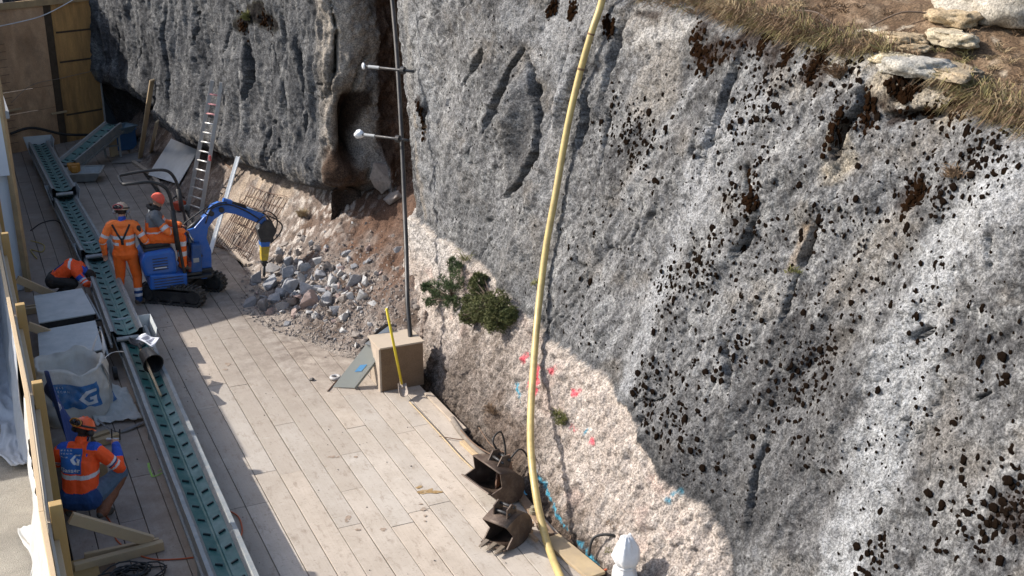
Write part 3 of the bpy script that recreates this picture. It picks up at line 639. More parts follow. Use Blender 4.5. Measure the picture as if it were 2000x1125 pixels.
b = MB(); b.prism([(-8.2, 3.2), (.75, 3.2), (.75, 3.32), (-3.7, 4.6), (-8.2, 3.32)], 22.45, 29.35); b.prism([(-8.2, 4.6), (.75, 4.6), (.75, 4.72), (-3.7, 5.6), (-8.2, 4.72)], 29.3, 39.1); K(b.build('roof', mat('roof_sheet', (.3, .3, .3), .7, .2)), bld)
# taller corner post of timber on the building's end
b = MB(); b.beam((.66, 22.5, .0), (.62, 22.45, 4.6), .11, .09); tag(b.build('corner_post', WOOD(), bevel=.006), 'tall yellowish timber post standing at the corner of the white building', 'post')
b = MB(); b.box((.22, 22.46, 3.3), (.84, .05, 2.2)); tag(b.build('hoarding_board', WH), 'bluish white board panel fixed beside the tall timber corner post', 'board')
# fence
PY = [7.2, 10.1, 13.0, 15.6, 18.9, 21.4]; FX = lambda y: .33 if y > 12 else .26
YEL = mat('formwork_yellow', (.40, .255, .09), .7, .2, 3, .2, 40, stretch=(6, 6, 1), dirt=(.25, .18, .1), dirt_scale=3, dirt_amt=.6)
PLY = mat('plywood_pale', (.50, .44, .35), .8, .12, 4, .2, 40, dirt=(.3, .25, .2), dirt_scale=3, dirt_amt=.5)
fen = empty('site_fence', (.4, 13, 0), 0, 'long board fence with timber posts between the deck and the gravel yard', 'fence')
for i, y in enumerate(PY):
    b = MB(); x = FX(y); h = 2.15+.02*math.sin(i*2.1); b.beam((x+.02, y, -.02), (x, y, h), .11, .10, (0, 1, 0)); K(b.build('post', YEL, bevel=.006), fen)
for i in range(len(PY)-1):
    a, c = PY[i], PY[i+1]; xa, xc = FX(a), FX(c)
    b = MB(); b.beam((xa-.075, a-.05, 1.02), (xc-.075, c-.06, 1.02), .024, 1.98, (0, 0, 1)); K(b.build('panel', PLY), fen)
    for z in (1.78, .75):
        b = MB(); b.beam((xa-.035, a+.06, z), (xc-.035, c-.06, z), .05, .11); K(b.build('rail', WOODP(), bevel=.004), fen)
    b = MB(); b.beam((xa-.12, a+.02, 2.03), (xc-.12, c-.02, 2.05), .045, .15); K(b.build('top_board', WOODP(), bevel=.004), fen)
def brace(y, L, label, rise=.64):
    e = empty('fence_brace', (.45, y, 0), 0, label, 'brace')
    b = MB(); b.beam((.42, y-.06, .06), (.42+L, y+.02, .06), .08, .11, (0, 0, 1)); K(b.build('foot', WOODP(), bevel=.005), e)
    b = MB(); b.beam((.46, y+.03, rise), (.46+L*.84, y+.09, .10), .07, .13, (0, 0, 1)); K(b.build('strut', WOODP(), bevel=.005), e)
    b = MB(); b.beam((.55, y+.15, .05), (.42+L*.97, y+.13, .05), .05, .09, (0, 0, 1)); K(b.build('cleat', WOODP(), bevel=.005), e)
brace(12.55, .98, 'pale timber triangular fence brace in front of the crouching man'); brace(18.9, 1.0, 'timber triangular fence brace behind the upper steel lid'); brace(21.3, .9, 'farthest timber fence brace beside the white building')
# loose sheets on the fence's inner foot
b = MB(); b.beam((.50, 11.0, .02), (.50, 12.7, .02), .34, .03); tag(b.build('board_offcut', YEL, bevel=.003), 'yellow board offcut lying along the foot of the fence', 'board')
b = MB(); b.box((.74, 11.9, .012), (.22, 1.3, .02)); tag(b.build('board_offcut', mat('brown_ply', (.14, .085, .05), .7, .2)), 'dark brown board offcut lying beside the near brace', 'board')
# white sheeting hanging on the outer side
SHT = mat('white_sheeting', (.50, .50, .48), .6, .1, 4, .3, 18, dirt=(.42, .38, .31), dirt_scale=3, dirt_amt=.7, bdist=.03)
SHG = mat('shaded_sheeting', (.42, .44, .47), .55, .15, 4, .3, 14, dirt=(.3, .3, .3), dirt_scale=3, dirt_amt=.6, bdist=.03)  # shaded copy of the white sheeting, shade put into its grey blue tone
def sheeting(name, y0, y1, w0, w1, m, label, drop=1.7, sd=0):
    b = MB()
    def P(s, t):
        y = y0+(y1-y0)*s; wd = (w0+(w1-w0)*s)*(1+.5*noise.noise(Vector((s*7, sd, 0))))
        x = FX(y)-.10-.02*1; zt = 1.95
        k = min(t/.55, 1); z = zt-drop*k; out = .05*math.sin(k*6+s*20)*k+.05*abs(noise.noise(Vector((s*22, t*5, sd))))
        xx = x-out-.10*k
        if t > .55: q = (t-.55)/.45; xx -= wd*q; z = max(.26, zt-drop)+.05+.09*noise.noise(Vector((s*13, q*3, sd)))*(1-.2*q)
        return Vector((xx, y, z))
    b.sheet(P, 90, 28); return tag(b.build(name, m, smooth=True, solid=.004), label, 'sheeting')
sheeting('plastic_sheeting', 7.0, 13.2, .12, .16, SHT, 'crumpled white plastic sheeting hanging over the near outer side of the fence', sd=1)
sheeting('plastic_sheeting', 14.8, 20.6, .18, .62, SHG, 'plastic sheeting toned grey blue for shade, spilling from the far outer side of the fence', sd=5)
# red hose coil
def coil(c, r, n, tr, m, name, label, cat, wob=.03, rz=0):
    pts = []
    for i in range(n*20):
        a = 2*math.pi*i/20; rr = r*(1+wob*math.sin(i*.31))+.012*(i//20) ; pts.append((c[0]+rr*math.cos(a), c[1]+rr*math.sin(a)*.95, c[2]+tr+.4*tr*(i//20)+.01*math.sin(i*.7)))
    b = MB(); b.tube(pts, tr, 8); return tag(b.build(name, m, smooth=True), label, cat)
REDH = mat('red_hose', (.30, .05, .04), .5, .2)
p = atz(-2, 594, .25); coil((p.x, p.y, .26), .30, 3, .016, REDH, 'hose_coil', 'coiled dark red hose on the yard at the left picture edge', 'hose')
# ======================================================= BACK WALL OF BOARDS
OSB = mat('osb_board', (.62, .40, .24), .8, .25, 2.5, .6, 90, speck=.35, c2=(.44, .26, .14), dirt=(.08, .055, .035), dirt_scale=1.6, dirt_amt=.6, stretch=(1, 1, .6), bdist=.006)
OSBR = mat('osb_orange', (.62, .34, .12), .75, .25, 2.5, .6, 90, speck=.3, c2=(.40, .22, .08), dirt=(.06, .04, .025), dirt_scale=1.2, dirt_amt=.7, stretch=(2, 2, .4), bdist=.006)
wl = atz(22, 300); wr = atz(206, 262)
ow = empty('board_wall', ((wl.x+wr.x)/2, (wl.y+wr.y)/2, 0), 0, 'tall brown chipboard wall closing the far end of the deck', 'wall')
dv = (wr-wl); WL = dv.length; dv.normalize(); nv = Vector((dv.y, -dv.x, 0))
def WP(s, z, o=0): return wl+dv*(s*WL)+Vector((0, 0, z))+nv*o
def panel(s0, s1, z0, z1, m, nm='panel', o=0, th=.02):
    b = MB(); b.add([WP(s0, z0, o), WP(s1, z0, o), WP(s1, z1, o), WP(s0, z1, o), WP(s0, z0, o+th), WP(s1, z0, o+th), WP(s1, z1, o+th), WP(s0, z1, o+th)], [(0, 1, 2, 3), (4, 7, 6, 5), (0, 4, 5, 1), (1, 5, 6, 2), (2, 6, 7, 3), (3, 7, 4, 0)])
    return K(b.build(nm, m), ow)
panel(0, .50, 0, 1.02, OSB); panel(0, .50, 1.03, 1.62, OSB, o=.004); panel(0, .5, 1.63, 3.75, OSB); panel(.58, 1, 0, 3.75, OSBR); panel(.50, .58, -.02, 3.75, mat('dark_timber', (.075, .05, .03), .8, .3), 'batten', -.02)
panel(-.02, 1.0, 3.75, 3.92, WOOD(), 'top_rail', 0, .08); panel(1.0, 1.015, -.05, 3.9, mat('pale_edge', (.45, .43, .4), .7), 'edge_strip', .0, .04)
for s0, s1, z in ((.02, .15, 1.15), (.44, .60, .86)):
    b = MB(); b.beam(WP(s0, z, .05), WP(s1, z, .05), .05, .05); K(b.build('cleat', WOODP()), ow)
for z in (2.2, 3.0, .75):
    b = MB(); b.beam(WP(.6, z, .024), WP(.99, z-.02, .024), .006, .05); K(b.build('seam', mat('dark_timber', (.075, .05, .03))), ow)
b = MB(); b.tube(spline([WP(-.2, 3.35, .3), WP(.2, 3.42, .25), WP(.5, 3.55, .2), WP(.9, 3.95, .15)], 8), .014, 6); tag(b.build('cable', mat('white_cable', (.7, .7, .7), .5), smooth=True), 'white cable sagging across the top of the chipboard wall', 'cable')
b = MB(); b.tube(spline([WP(.06, 1.35, .05), WP(.28, 1.72, .06), WP(.6, 1.78, .05), WP(.98, 1.85, .05)], 8), .007, 5); tag(b.build('cord', mat('grey_cord', (.3, .25, .2), .7), smooth=True), 'thin cord strung across the middle of the chipboard wall', 'cord')
b = MB(); b.tube(spline([WP(0, .55, .1), WP(.2, .62, .2), WP(.45, .35, .45), WP(.7, .22, .6), WP(1, .12, .7)], 8), .035, 8); tag(b.build('drain_hose', BLACK(), smooth=True), 'thick black hose along the foot of the chipboard wall', 'hose')
rb = empty('mesh_strip', WP(.03, 0, .12), 0, 'narrow upright rebar mesh strip at the left of the chipboard wall', 'rebar mesh'); RST = mat('rusty_bar', (.13, .075, .05), .8, .3)
b = MB(); b.tube([WP(-.04, .1, .12), WP(-.02, 3.3, .1)], .02, 6); K(b.build('upright_bar', mat('grey_cord', (.3, .25, .2)), smooth=True), rb)
b = MB()
for k in range(14): b.tube([WP(-.05, .3+k*.2, .12), WP(.06, .3+k*.2, .13)], .007, 5)
K(b.build('cross_bars', RST), rb)
b = MB(); b.tube(spline([atx(215, -30, 4.2), atx(205, 20, 4.1), atx(193, 55, 4.0), atx(180, 78, 3.9)], 8), .03, 8); tag(b.build('red_hose', mat('bright_red_hose', (.42, .05, .06), .45), smooth=True), 'red hose hanging down beside the chipboard wall', 'hose')
# ======================================================= CONVEYORS
BELT = mat('green_belt', (.016, .088, .080), .45, .2, 5, .1, 40, dirt=(.14, .20, .19), dirt_scale=2.2, dirt_amt=.7)
BELTD = mat('green_belt_dusty', (.055, .14, .135), .6, .2, 5, .1, 40, dirt=(.18, .23, .22), dirt_scale=3.5, dirt_amt=.7)
CLT = mat('cleat_rubber', (.006, .016, .018), .6, 0)
RAIL = mat('rail_steel', (.23, .25, .255), .55, .2, 6, .2, 50, metal=.3, dirt=(.34, .32, .29), dirt_scale=9, dirt_amt=.8)
ORG = mat('orange_paint', (.45, .20, .03), .5, .2)
def conveyor(A, B, wd, label, belt, legs=(.15, .8), hopper=True, grp='conveyor belts in the chain', cs=.34, name='belt_conveyor'):
    """A low (far) end, B high (near) end, top of belt"""
    A = Vector(A); B = Vector(B); e = empty(name, ((A.x+B.x)/2, (A.y+B.y)/2, 0), 0, label, 'conveyor', grp)
    t = (B-A); L = t.length; t.normalize(); x = t.cross(Vector((0, 0, 1))).normalized(); up = x.cross(t).normalized(); h = wd/2
    def P(s, a, z): return A+t*s+x*a+up*z
    bw = h-.075
    # troughed belt: two flats meeting in a shallow V
    b = MB(); prof = [(-bw, .03), (-bw*.5, .008), (-.018, -.008), (0, .002), (.018, -.008), (bw*.5, .008), (bw, .03)]; n = 30
    vs = [P(L*i/n, a, z+.003*math.sin(i*1.3)) for i in range(n+1) for a, z in prof]; m_ = len(prof)
    fs = [(i*m_+j, (i+1)*m_+j, (i+1)*m_+j+1, i*m_+j+1) for i in range(n) for j in range(m_-1)]; b.add(vs, fs)
    vs = [P(L*i/n, a, -.13) for i in range(n+1) for a in (-bw, bw)]; b.add(vs, [(2*i, 2*i+1, 2*i+3, 2*i+2) for i in range(n)])
    c = b; c.cur = 1; k = 0; s = .08+random.random()*.05
    while s < L-.03:
        for sg_ in (-1, 1):
            a0, a1 = sg_*.045, sg_*(bw*.76)
            c.beam(P(s, a0, .006), P(s+(-.022), a1, .026), .016, .03, up)
        s += cs; k += 1
    K(b.build('belt', belt, mats=[belt, CLT]), e)
    for sg_ in (-1, 1):
        r = MB()
        # skirt plate + top flange of the side rail, slightly dented
        for i in range(24):
            s0, s1 = L*i/24, L*(i+1)/24; w0 = .004*noise.noise(Vector((s0*2, sg_, A.y))); w1 = .004*noise.noise(Vector((s1*2, sg_, A.y)))
            pr = [(sg_*(bw-.012), .035), (sg_*(bw+.028), .085), (sg_*h, .088), (sg_*h, -.12), (sg_*(h-.03), -.12), (sg_*(h-.03), .06)]
            va = [P(s0, a+w0, z) for a, z in pr]; vb = [P(s1, a+w1, z) for a, z in pr]
            r.add(va+vb, [(j, j+1, j+7, j+6) for j in range(5)])
        K(r.build('side_rail', RAIL), e)
        ba = MB(); ba.beam(P(.0, sg_*(h+.008), -.155), P(L, sg_*(h+.008), -.155), .03, .05, up); K(ba.build('frame_bar', RAIL), e)
    for s_ in (0, L):
        r = MB(); r.tube([P(s_, -bw, -.06), P(s_, bw, -.06)], .04, 14); K(r.build('drum', GALV(), smooth=False), e)
    for f in legs:
        g = MB(); s_ = L*f
        for sg_ in (-1, 1):
            q = P(s_, sg_*(h-.02), -.15)
            if q.z > .08: g.beam(q, (q.x, q.y, .0), .05, .05, (0, 1, 0))
        q = P(s_, 0, -.15)
        if q.z > .1: g.beam((P(s_, -h, 0).x, q.y, q.z*.5), (P(s_, h, 0).x, q.y, q.z*.5), .04, .04)
        K(g.build('leg_frame', RAIL), e)
    for f in (.3, .6, .85):
        g = MB(); s_ = L*f; q0 = P(s_, -h+.05, -.13); q1 = P(s_, h-.05, -.13); g.tube([q0, q1], .022, 8); K(g.build('return_roller', STEELD()), e)
    if hopper:
        g = MB(); zt = .20
        for sg_ in (-1, 1):
            g.add([P(-.12, sg_*(h+.02), -.16), P(.62, sg_*(h+.02), -.16), P(.55, sg_*(h+.10), zt), P(-.18, sg_*(h+.10), zt)], [(0, 1, 2, 3)])
        g.add([P(-.14, -h-.02, -.1), P(-.14, h+.02, -.1), P(-.18, h+.10, zt), P(-.18, -h-.10, zt)], [(0, 1, 2, 3)])
        K(g.build('hopper', mat('hopper_steel', (.46, .49, .50), .5, .15, 6, .1, 40, dirt=(.5, .48, .44), dirt_scale=6, dirt_amt=.5), solid=.008), e)
    return e
CY = [((1.97, 18.75, .34), (1.84, 9.4, .50)), ((1.93, 23.2, .34), (1.84, 18.15, .54)), ((1.80, 28.0, .34), (1.88, 22.6, .54)), ((1.72, 33.2, .40), (1.80, 27.3, .58))]
conveyor(*CY[0], .47, 'long nearest green belt conveyor with a shovel lying on its belt', BELT, legs=(.06, .35, .75))
conveyor(*CY[1], .48, 'second green belt conveyor, running past the legs of the standing man', BELTD)
conveyor(*CY[2], .48, 'third green belt conveyor, left of the standing man towards the back', BELTD)
conveyor(*CY[3], .5, 'farthest green belt conveyor in line, ending near the chipboard wall', BELTD)
a5 = atz(132, 318, .34); b5 = atz(222, 244, .85)
c5 = conveyor(a5, b5, .5, 'grey green conveyor set crosswise and raised on a timber block by the chipboard wall', BELTD, legs=(.9,), hopper=False)
b = MB(); b.box((a5.x+.12, a5.y-.12, .2), (.3, .22, .3)); b.box((a5.x+.12, a5.y-.26, .22), (.16, .08, .16)); tag(b.build('drive_motor', ORG, bevel=.03), 'orange motor housing at the low end of the crosswise conveyor', 'motor')
p = atz(223, 305); b = MB(); b.box((p.x, p.y, .35), (.2, .2, .7)); tag(b.build('timber_block', WOODP(), bevel=.01), 'upright timber block under the crosswise conveyor', 'timber block')
p = atz(243, 290); bc = empty('blue_crate', (p.x, p.y, 0), 0, 'blue plastic crate under grey trays at the far end of the deck', 'crate')
b = MB(); b.box((p.x, p.y, .28), (.62, .5, .55)); K(b.build('body', mat('blue_plastic', (.03, .12, .28), .5, .15), bevel=.02), bc)
b = MB(); b.box((p.x, p.y, .565), (.68, .56, .03)); K(b.build('rim', mat('blue_plastic'if 0 else 'blue_rim', (.04, .14, .3), .5), bevel=.01), bc)
def tray(c, wx, wy, h, rz, m, label, name='metal_tray', cat='tray'):
    e = empty(name, (c[0], c[1], c[2]), 0, label, cat); M = Matrix.Rotation(rz, 3, 'Z'); f = .66
    T = [Vector((a*wx/2, b_*wy/2, h)) for a, b_ in ((-1, -1), (1, -1), (1, 1), (-1, 1))]; Bt = [Vector((a*wx/2*f, b_*wy/2*f, .03)) for a, b_ in ((-1, -1), (1, -1), (1, 1), (-1, 1))]
    q = MB(); q.add([M @ v+Vector(c) for v in T+Bt], [(0, 1, 5, 4), (1, 2, 6, 5), (2, 3, 7, 6), (3, 0, 4, 7), (4, 5, 6, 7)]); K(q.build('pan', m, solid=.012), e)
    q = MB()
    for i in range(4):
        a = M @ T[i]+Vector(c); b_ = M @ T[(i+1) % 4]+Vector(c); q.beam(a, b_, .045, .02)
    K(q.build('rim', m), e)
    q = MB(); 
    for a in (-.22, .22): q.beam(M @ Vector((a*wx, -wy*.25, .015))+Vector(c), M @ Vector((a*wx, wy*.25, .015))+Vector(c), .04, .03)
    K(q.build('skid', m), e); return e
p = atz(166, 352); tray((p.x, p.y, 0), .85, .8, .26, -.25, GALV(), 'grey steel mixing tray standing on the deck right of the third conveyor')
p = atz(238, 262, .60); tray((p.x-.05, p.y+.1, .585), .8, .5, .2, .5, mat('tray_blue_grey', (.12, .18, .22), .5, .2), 'blue grey tray stacked on the blue crate')
# dark leaning sheet beside the wall
def slab(pts, th, m, name, label, cat, par=None, bevel=0):
    n = (Vector(pts[1])-Vector(pts[0])).cross(Vector(pts[2])-Vector(pts[0])).normalized()*th; k = len(pts)
    q = MB(); q.add([Vector(p_) for p_ in pts]+[Vector(p_)+n for p_ in pts], [tuple(range(k))[::-1], tuple(range(k, 2*k))]+[(i, (i+1) % k, k+(i+1) % k, k+i) for i in range(k)])
    o = q.build(name, m, bevel=bevel)
    if label: tag(o, label, cat)
    return o
g1_ = atz(204, 262, .0); g2_ = atz(237, 255, .0); g3_ = aty(196, 180, g1_.y+.3); g4_ = aty(199, 176, g2_.y+.3)
slab([g1_, g2_, g4_, g3_], .02, mat('dark_sheet', (.07, .08, .09), .6, .2), 'leaning_sheet', 'dark triangular sheet leaning at the right end of the chipboard wall', 'sheet')
p = atz(257, 305, .1); slab([p+Vector((-.55, -.3, -.08)), p+Vector((.3, -.45, -.08)), p+Vector((.5, .45, -.02)), p+Vector((-.35, .5, -.08))], .02, mat('grey_board', (.23, .21, .19), .8, .2), 'flat_board', 'grey board lying flat below the two leaning planks', 'board')
# leaning planks
def lean(pb, pt, zt, dd, w_, m, name, label, cat, th=.04, zb_=0):
    a = atz(*pb, zb_); d = ray(*pt); _q = rock_at(*pt)[0]; c = CP+d*min((a-CP).dot(FH)+dd, (_q-CP).dot(FH)-.1)/d.dot(FH); print('plank', a, _q)
    q = MB(); q.beam(a, c, w_, th, (.3, -1, 0)); return tag(q.build(name, m, bevel=.004), label, cat)
lean((273, 312), (297, 156), 0, .9, .12, WOODP(), 'leaning_plank', 'taller of the two timber planks leaning on the dark far rock', 'plank')
lean((293, 307), (307, 237), 0, .5, .10, WOODP(), 'leaning_plank', 'shorter of the two timber planks leaning on the dark far rock', 'plank')
# big metal plate leaning on the slope
ZN = mat('zinc_sheet', (.66, .69, .70), .45, .12, 3, .1, 20, metal=.25, dirt=(.62, .63, .62), dirt_scale=5, dirt_amt=.6)
A_ = slope_at(290, 345)+Vector((0, 0, .04)); B_ = slope_at(350, 368)+Vector((0, 0, .1))
def along(px, py, ref, dd): d = ray(px, py); return CP+d*((Vector(ref)-CP).dot(FH)+dd)/d.dot(FH)
slab([A_, B_, along(388, 294, B_, .75), along(335, 271, A_, .75)], .012, ZN, 'metal_plate', 'large pale zinc plate leaning on the slope behind the digger', 'metal plate')
# ladder
ld = empty('ladder', tuple(slope_at(385, 430)), 0, 'aluminium ladder leaning against the far grey rock face', 'ladder')
ALU = mat('aluminium', (.55, .54, .52), .4, .1, 5, .0, 20, metal=.4, dirt=(.4, .37, .33), dirt_scale=6, dirt_amt=.5)
bl = slope_at(366, 412); br = slope_at(392, 418); _q = rock_at(424, 165)[0]; _d = (_q-CP).dot(FH)-.10-(bl-CP).dot(FH); print('ladder dd', _d, bl, _q); tl = along(415, 157, bl, min(_d, 1.35)); tr_ = along(433, 161, bl, min(_d, 1.35))
for a, c in ((bl, tl), (br, tr_)):
    q = MB(); q.beam(a, c, .03, .085, (.9, -.4, 0)); K(q.build('stile', ALU, bevel=.003), ld)
REDP = mat('red_tape', (.55, .12, .12), .6)
for k in range(13):
    f = .05+k*.071; a = bl.lerp(tl, f); c = br.lerp(tr_, f); q = MB(); q.tube([a, c], .02, 8); K(q.build('rung', mat('pink_rung', (.62, .28, .28), .6) if k in (10, 11, 12) else ALU, smooth=True), ld)
a = br.lerp(tr_, .44); q = MB(); q.box(a, (.05, .10, .12)); K(q.build('clip', REDP, bevel=.01), ld)
# white lath
a = slope_at(410, 496)+Vector((0, 0, .02)); c = along(465, 306, a, 1.2); q = MB(); q.beam(a, c, .085, .03, (-.4, -1, 0)); q.beam(a+Vector((.03, -.03, 0)), c+Vector((.03, -.03, 0)), .02, .09, (-.4, -1, 0))
tag(q.build('white_batten', mat('white_paint', (.78, .78, .76), .5, .05), bevel=.003), 'long white batten leaning between the ladder and the digger arm', 'batten')
# fallen rebar mats
def rebar_mat(c0, c1, c2, n1, n2, label):
    c0, c1, c2 = Vector(c0), Vector(c1), Vector(c2); e = empty('rebar_mat', tuple(c0), 0, label, 'rebar mesh'); ux, uy = c1-c0, c2-c0; q = MB()
    def Z(v): return Vector((v.x, v.y, max(v.z, slope_z(v.x, v.y)+.03)))
    for i in range(n1+1): q.tube([Z(c0+ux*i/n1+uy*t/6)+Vector((0, 0, .02*math.sin(i+t))) for t in range(7)], .008, 5)
    K(q.build('long_bars', RST), e); q = MB()
    for j in range(n2+1): q.tube([Z(c0+uy*j/n2+ux*t/6)+Vector((0, 0, .02+.02*math.sin(j*2+t))) for t in range(7)], .007, 5)
    K(q.build('cross_bars', RST), e)
rebar_mat(slope_at(420, 478), slope_at(478, 515), slope_at(470, 415)+Vector((0, 0, .15)), 16, 5, 'rusty rebar mat draped on the sandy slope under the digger arm')
rebar_mat(slope_at(450, 430), slope_at(520, 460), slope_at(490, 375)+Vector((0, 0, .1)), 12, 4, 'bent rebar mat higher up the sandy slope')
# chainsaw-like cutter behind the operator
p = slope_at(352, 412); cs_ = empty('petrol_cutter', tuple(p), .6, 'small red petrol cutting saw with black handle behind the operator', 'power tool')
q = MB(); q.box(p+Vector((0, 0, .13)), (.26, .2, .2)); K(q.build('engine', mat('saw_red', (.50, .07, .03), .5), bevel=.04), cs_)
q = MB(); q.tube(spline([p+Vector((-.18, 0, .06)), p+Vector((-.2, 0, .3)), p+Vector((0, 0, .36)), p+Vector((.16, 0, .26))], 6), .018, 6); K(q.build('handle', BLACK()), cs_)
q = MB(); q.box(p+Vector((.02, -.14, .10)), (.2, .08, .1)); K(q.build('cover', GALV(), bevel=.02), cs_)
q = MB(); q.prism([(p.x+.1, p.z+.08), (p.x+.42, p.z+.02), (p.x+.42, p.z+.08), (p.x+.1, p.z+.16)], p.y-.01, p.y+.01); K(q.build('blade_guard', STEELD()), cs_)
# timber strips and sticks at the slope's foot
def stick(pts, r, m, name, label, cat, lift=.03, sq=False, grp=None):
    P = [slope_at(*p_[:2])+Vector((0, 0, lift+(p_[2] if len(p_) > 2 else 0))) for p_ in pts]; q = MB()
    if sq: [q.beam(P[i], P[i+1], r*2.2, r*1.4) for i in range(len(P)-1)]
    else: q.tube(spline(P, 5), r, 7)
    return tag(q.build(name, m, smooth=not sq), label, cat, grp)
PALE = mat('weathered_wood', (.40, .33, .26), .85, .25, 6, .3, 40)
stick([(395, 425), (440, 475), (483, 520)], .045, PALE, 'edge_plank', 'weathered plank along the deck edge below the leaning ladder', 'plank', sq=True)
stick([(335, 378), (375, 440), (402, 470)], .02, PALE, 'pale_pipe', 'bent pale pipe between the digger and the slope', 'pipe')
stick([(260, 318), (300, 345), (332, 400)], .045, PALE, 'edge_plank', 'weathered plank at the far deck edge below the leaning planks', 'plank', sq=True)
stick([(425, 470), (455, 500), (488, 520)], .035, PALE, 'timber_offcut', 'timber offcut at the foot of the lower rebar mat', 'timber', sq=True)
stick([(448, 480), (470, 498), (484, 512)], .02, PALE, 'thin_lath', 'thin lath beside the lower rebar mat', 'lath')
stick([(415, 480), (450, 492), (480, 505)], .018, RST, 'bent_bar', 'bent rusty bar at the foot of the rebar mat', 'bar')
stick([(415, 300), (440, 320), (460, 345), (445, 350)], .015, mat('root', (.16, .10, .065), .9), 'root', 'brown root hanging below the far rock right of the ladder', 'root')
stick([(420, 312), (450, 330), (455, 350)], .011, mat('root', (.16, .10, .065), .9), 'root', 'thinner brown root beside the ladder top of the slope', 'root')
# ======================================================= STEEL LIDS, BAG, BANNER
def flat_box(px4, z, label, dark=False):
    P = [atz(*p_, z) for p_ in px4]; c = sum(P, Vector())/4; e = empty('steel_lid_box', (c.x, c.y, 0), 0, label, 'machine box')
    lidm = mat('lid_steel', (.36, .385, .39), .5, .12, 3, .15, 20, metal=.2, dirt=(.5, .5, .48), dirt_scale=4, dirt_amt=.6)
    o = slab([p_+Vector((0, 0, .003)) for p_ in P], .018, lidm, 'lid', None, None); K(o, e)
    Q = [c+(p_-c)*.93 for p_ in P]; q = MB(); h = z-.03
    q.add([Vector((v.x, v.y, z-.005)) for v in Q]+[Vector((v.x, v.y, .04)) for v in Q], [(0, 1, 5, 4), (1, 2, 6, 5), (2, 3, 7, 6), (3, 0, 4, 7), (4, 5, 6, 7), (3, 2, 1, 0)]); K(q.build('frame', STEELD()), e)
    a, b_ = P[1]+Vector((.06, 0, -.12)), P[2]+Vector((.06, 0, -.12)); q = MB(); q.tube([a, b_], .02, 8); K(q.build('grab_rail', GALV(), smooth=True), e)
    q = MB()
    for v in (a, b_, a.lerp(b_, .5)): q.beam(v, v+Vector((-.12, 0, 0)), .03, .03)
    K(q.build('bracket', STEELD()), e)
    for v in (P[1], P[2]):
        q = MB(); q.tube([Vector((v.x+.10, v.y-.03, .10)), Vector((v.x+.16, v.y-.03, .10))], .10, 16); K(q.build('wheel', BLACK()), e)
flat_box([(66, 578), (160, 563), (187, 612), (76, 631)], .55, 'pale steel lidded box in front of the bending man, upper of two')
flat_box([(73, 646), (186, 626), (201, 682), (78, 708)], .50, 'greyer steel lidded box behind the white bulk bag, lower of two')
# ---- bulk bag
BAG = mat('woven_bag', (.56, .54, .49), .7, .12, 3, .4, 12, dirt=(.36, .32, .26), dirt_scale=3, dirt_amt=.7, bdist=.03)
BLU = mat('print_blue', (.03, .15, .36), .6, .15, 6, dirt=(.3, .3, .28), dirt_scale=9, dirt_amt=.5)
WHP = mat('print_white', (.66, .66, .66), .6, .08)
bc_ = atz(160, 825); bagc = Vector((bc_.x-.02, bc_.y+.30, 0)); bag = empty('bulk_bag', tuple(bagc), 0, 'white woven bulk bag with blue print, slumped open behind the crouching man', 'bag')
BW, BD, BH = .46, .40, .84
def bagP(u, t):
    """u angle 0..1 round, t height 0..1"""
    a = u*2*math.pi; ca, sa = math.cos(a), math.sin(a); k = (abs(ca)**3.2+abs(sa)**3.2)**(-1/3.2)
    bul = 1+.10*math.sin(math.pi*min(t*1.05, 1))+.09*noise.noise(Vector((ca*2.2, sa*2.2, t*3)))+.05*noise.noise(Vector((ca*7, sa*7, t*7)))
    lean_ = Vector((-.03*t, .02*t, 0)); z = BH*t*(1+.16*noise.noise(Vector((ca*1.4, sa*1.4, 4)))-.07*max(0, ca)*t)
    return bagc+Vector((BW*ca*k*bul, BD*sa*k*bul, z))+lean_
q = MB(); n = 96; m_ = 34
vs = [bagP(i/n, j/m_) for j in range(m_+1) for i in range(n)]
rim = [bagP(i/n, 1) for i in range(n)]
for d_, f in ((.02, .93), (-.10, .88), (-.22, .84), (-.3, .72), (-.34, .4)):
    for i in range(n): r = rim[i]; cc = Vector((bagc.x-.03, bagc.y+.02, r.z)); v = cc+(r-cc)*f+Vector((0, 0, d_+.05*noise.noise(r*5+Vector((d_*9, 0, 0))))); vs.append(v)
tot = m_+1+5
fs = [(j*n+i, j*n+(i+1) % n, (j+1)*n+(i+1) % n, (j+1)*n+i) for j in range(tot-1) for i in range(n)]; fs.append(tuple(range((tot-1)*n, tot*n)))
q.add(vs, fs); q.build('sack', BAG, smooth=True); sk = bpy.data.objects['sack']; K(sk, bag)
def bag_patch(poly_uv, m, name, off, u0=.68, u1=.83, t0=.40, t1=.86):
    vs, fs = poly_uv; out = []
    for (x, y) in vs:
        u = u0+(u1-u0)*x; t = t0+(t1-t0)*y; p_ = bagP(u, t); c = bagc+Vector((0, 0, p_.z)); d_ = (p_-c); d_.z = 0; d_.normalize(); out.append(p_+d_*off)
    return K(meshobj(name, out, fs, m), bag)
def grid_poly(nx, ny, f=lambda x, y: True):
    vs = [(i/nx, j/ny) for i in range(nx+1) for j in range(ny+1)]; fs = []
    for i in range(nx):
        for j in range(ny):
            if f((i+.5)/nx, (j+.5)/ny): fs.append((i*(ny+1)+j, (i+1)*(ny+1)+j, (i+1)*(ny+1)+j+1, i*(ny+1)+j+1))
    return vs, fs
def inpoly(x, y, P):
    c = False; j = len(P)-1
    for i in range(len(P)):
        if (P[i][1] > y) != (P[j][1] > y) and x < (P[j][0]-P[i][0])*(y-P[i][1])/(P[j][1]-P[i][1])+P[i][0]: c = not c
        j = i
    return c
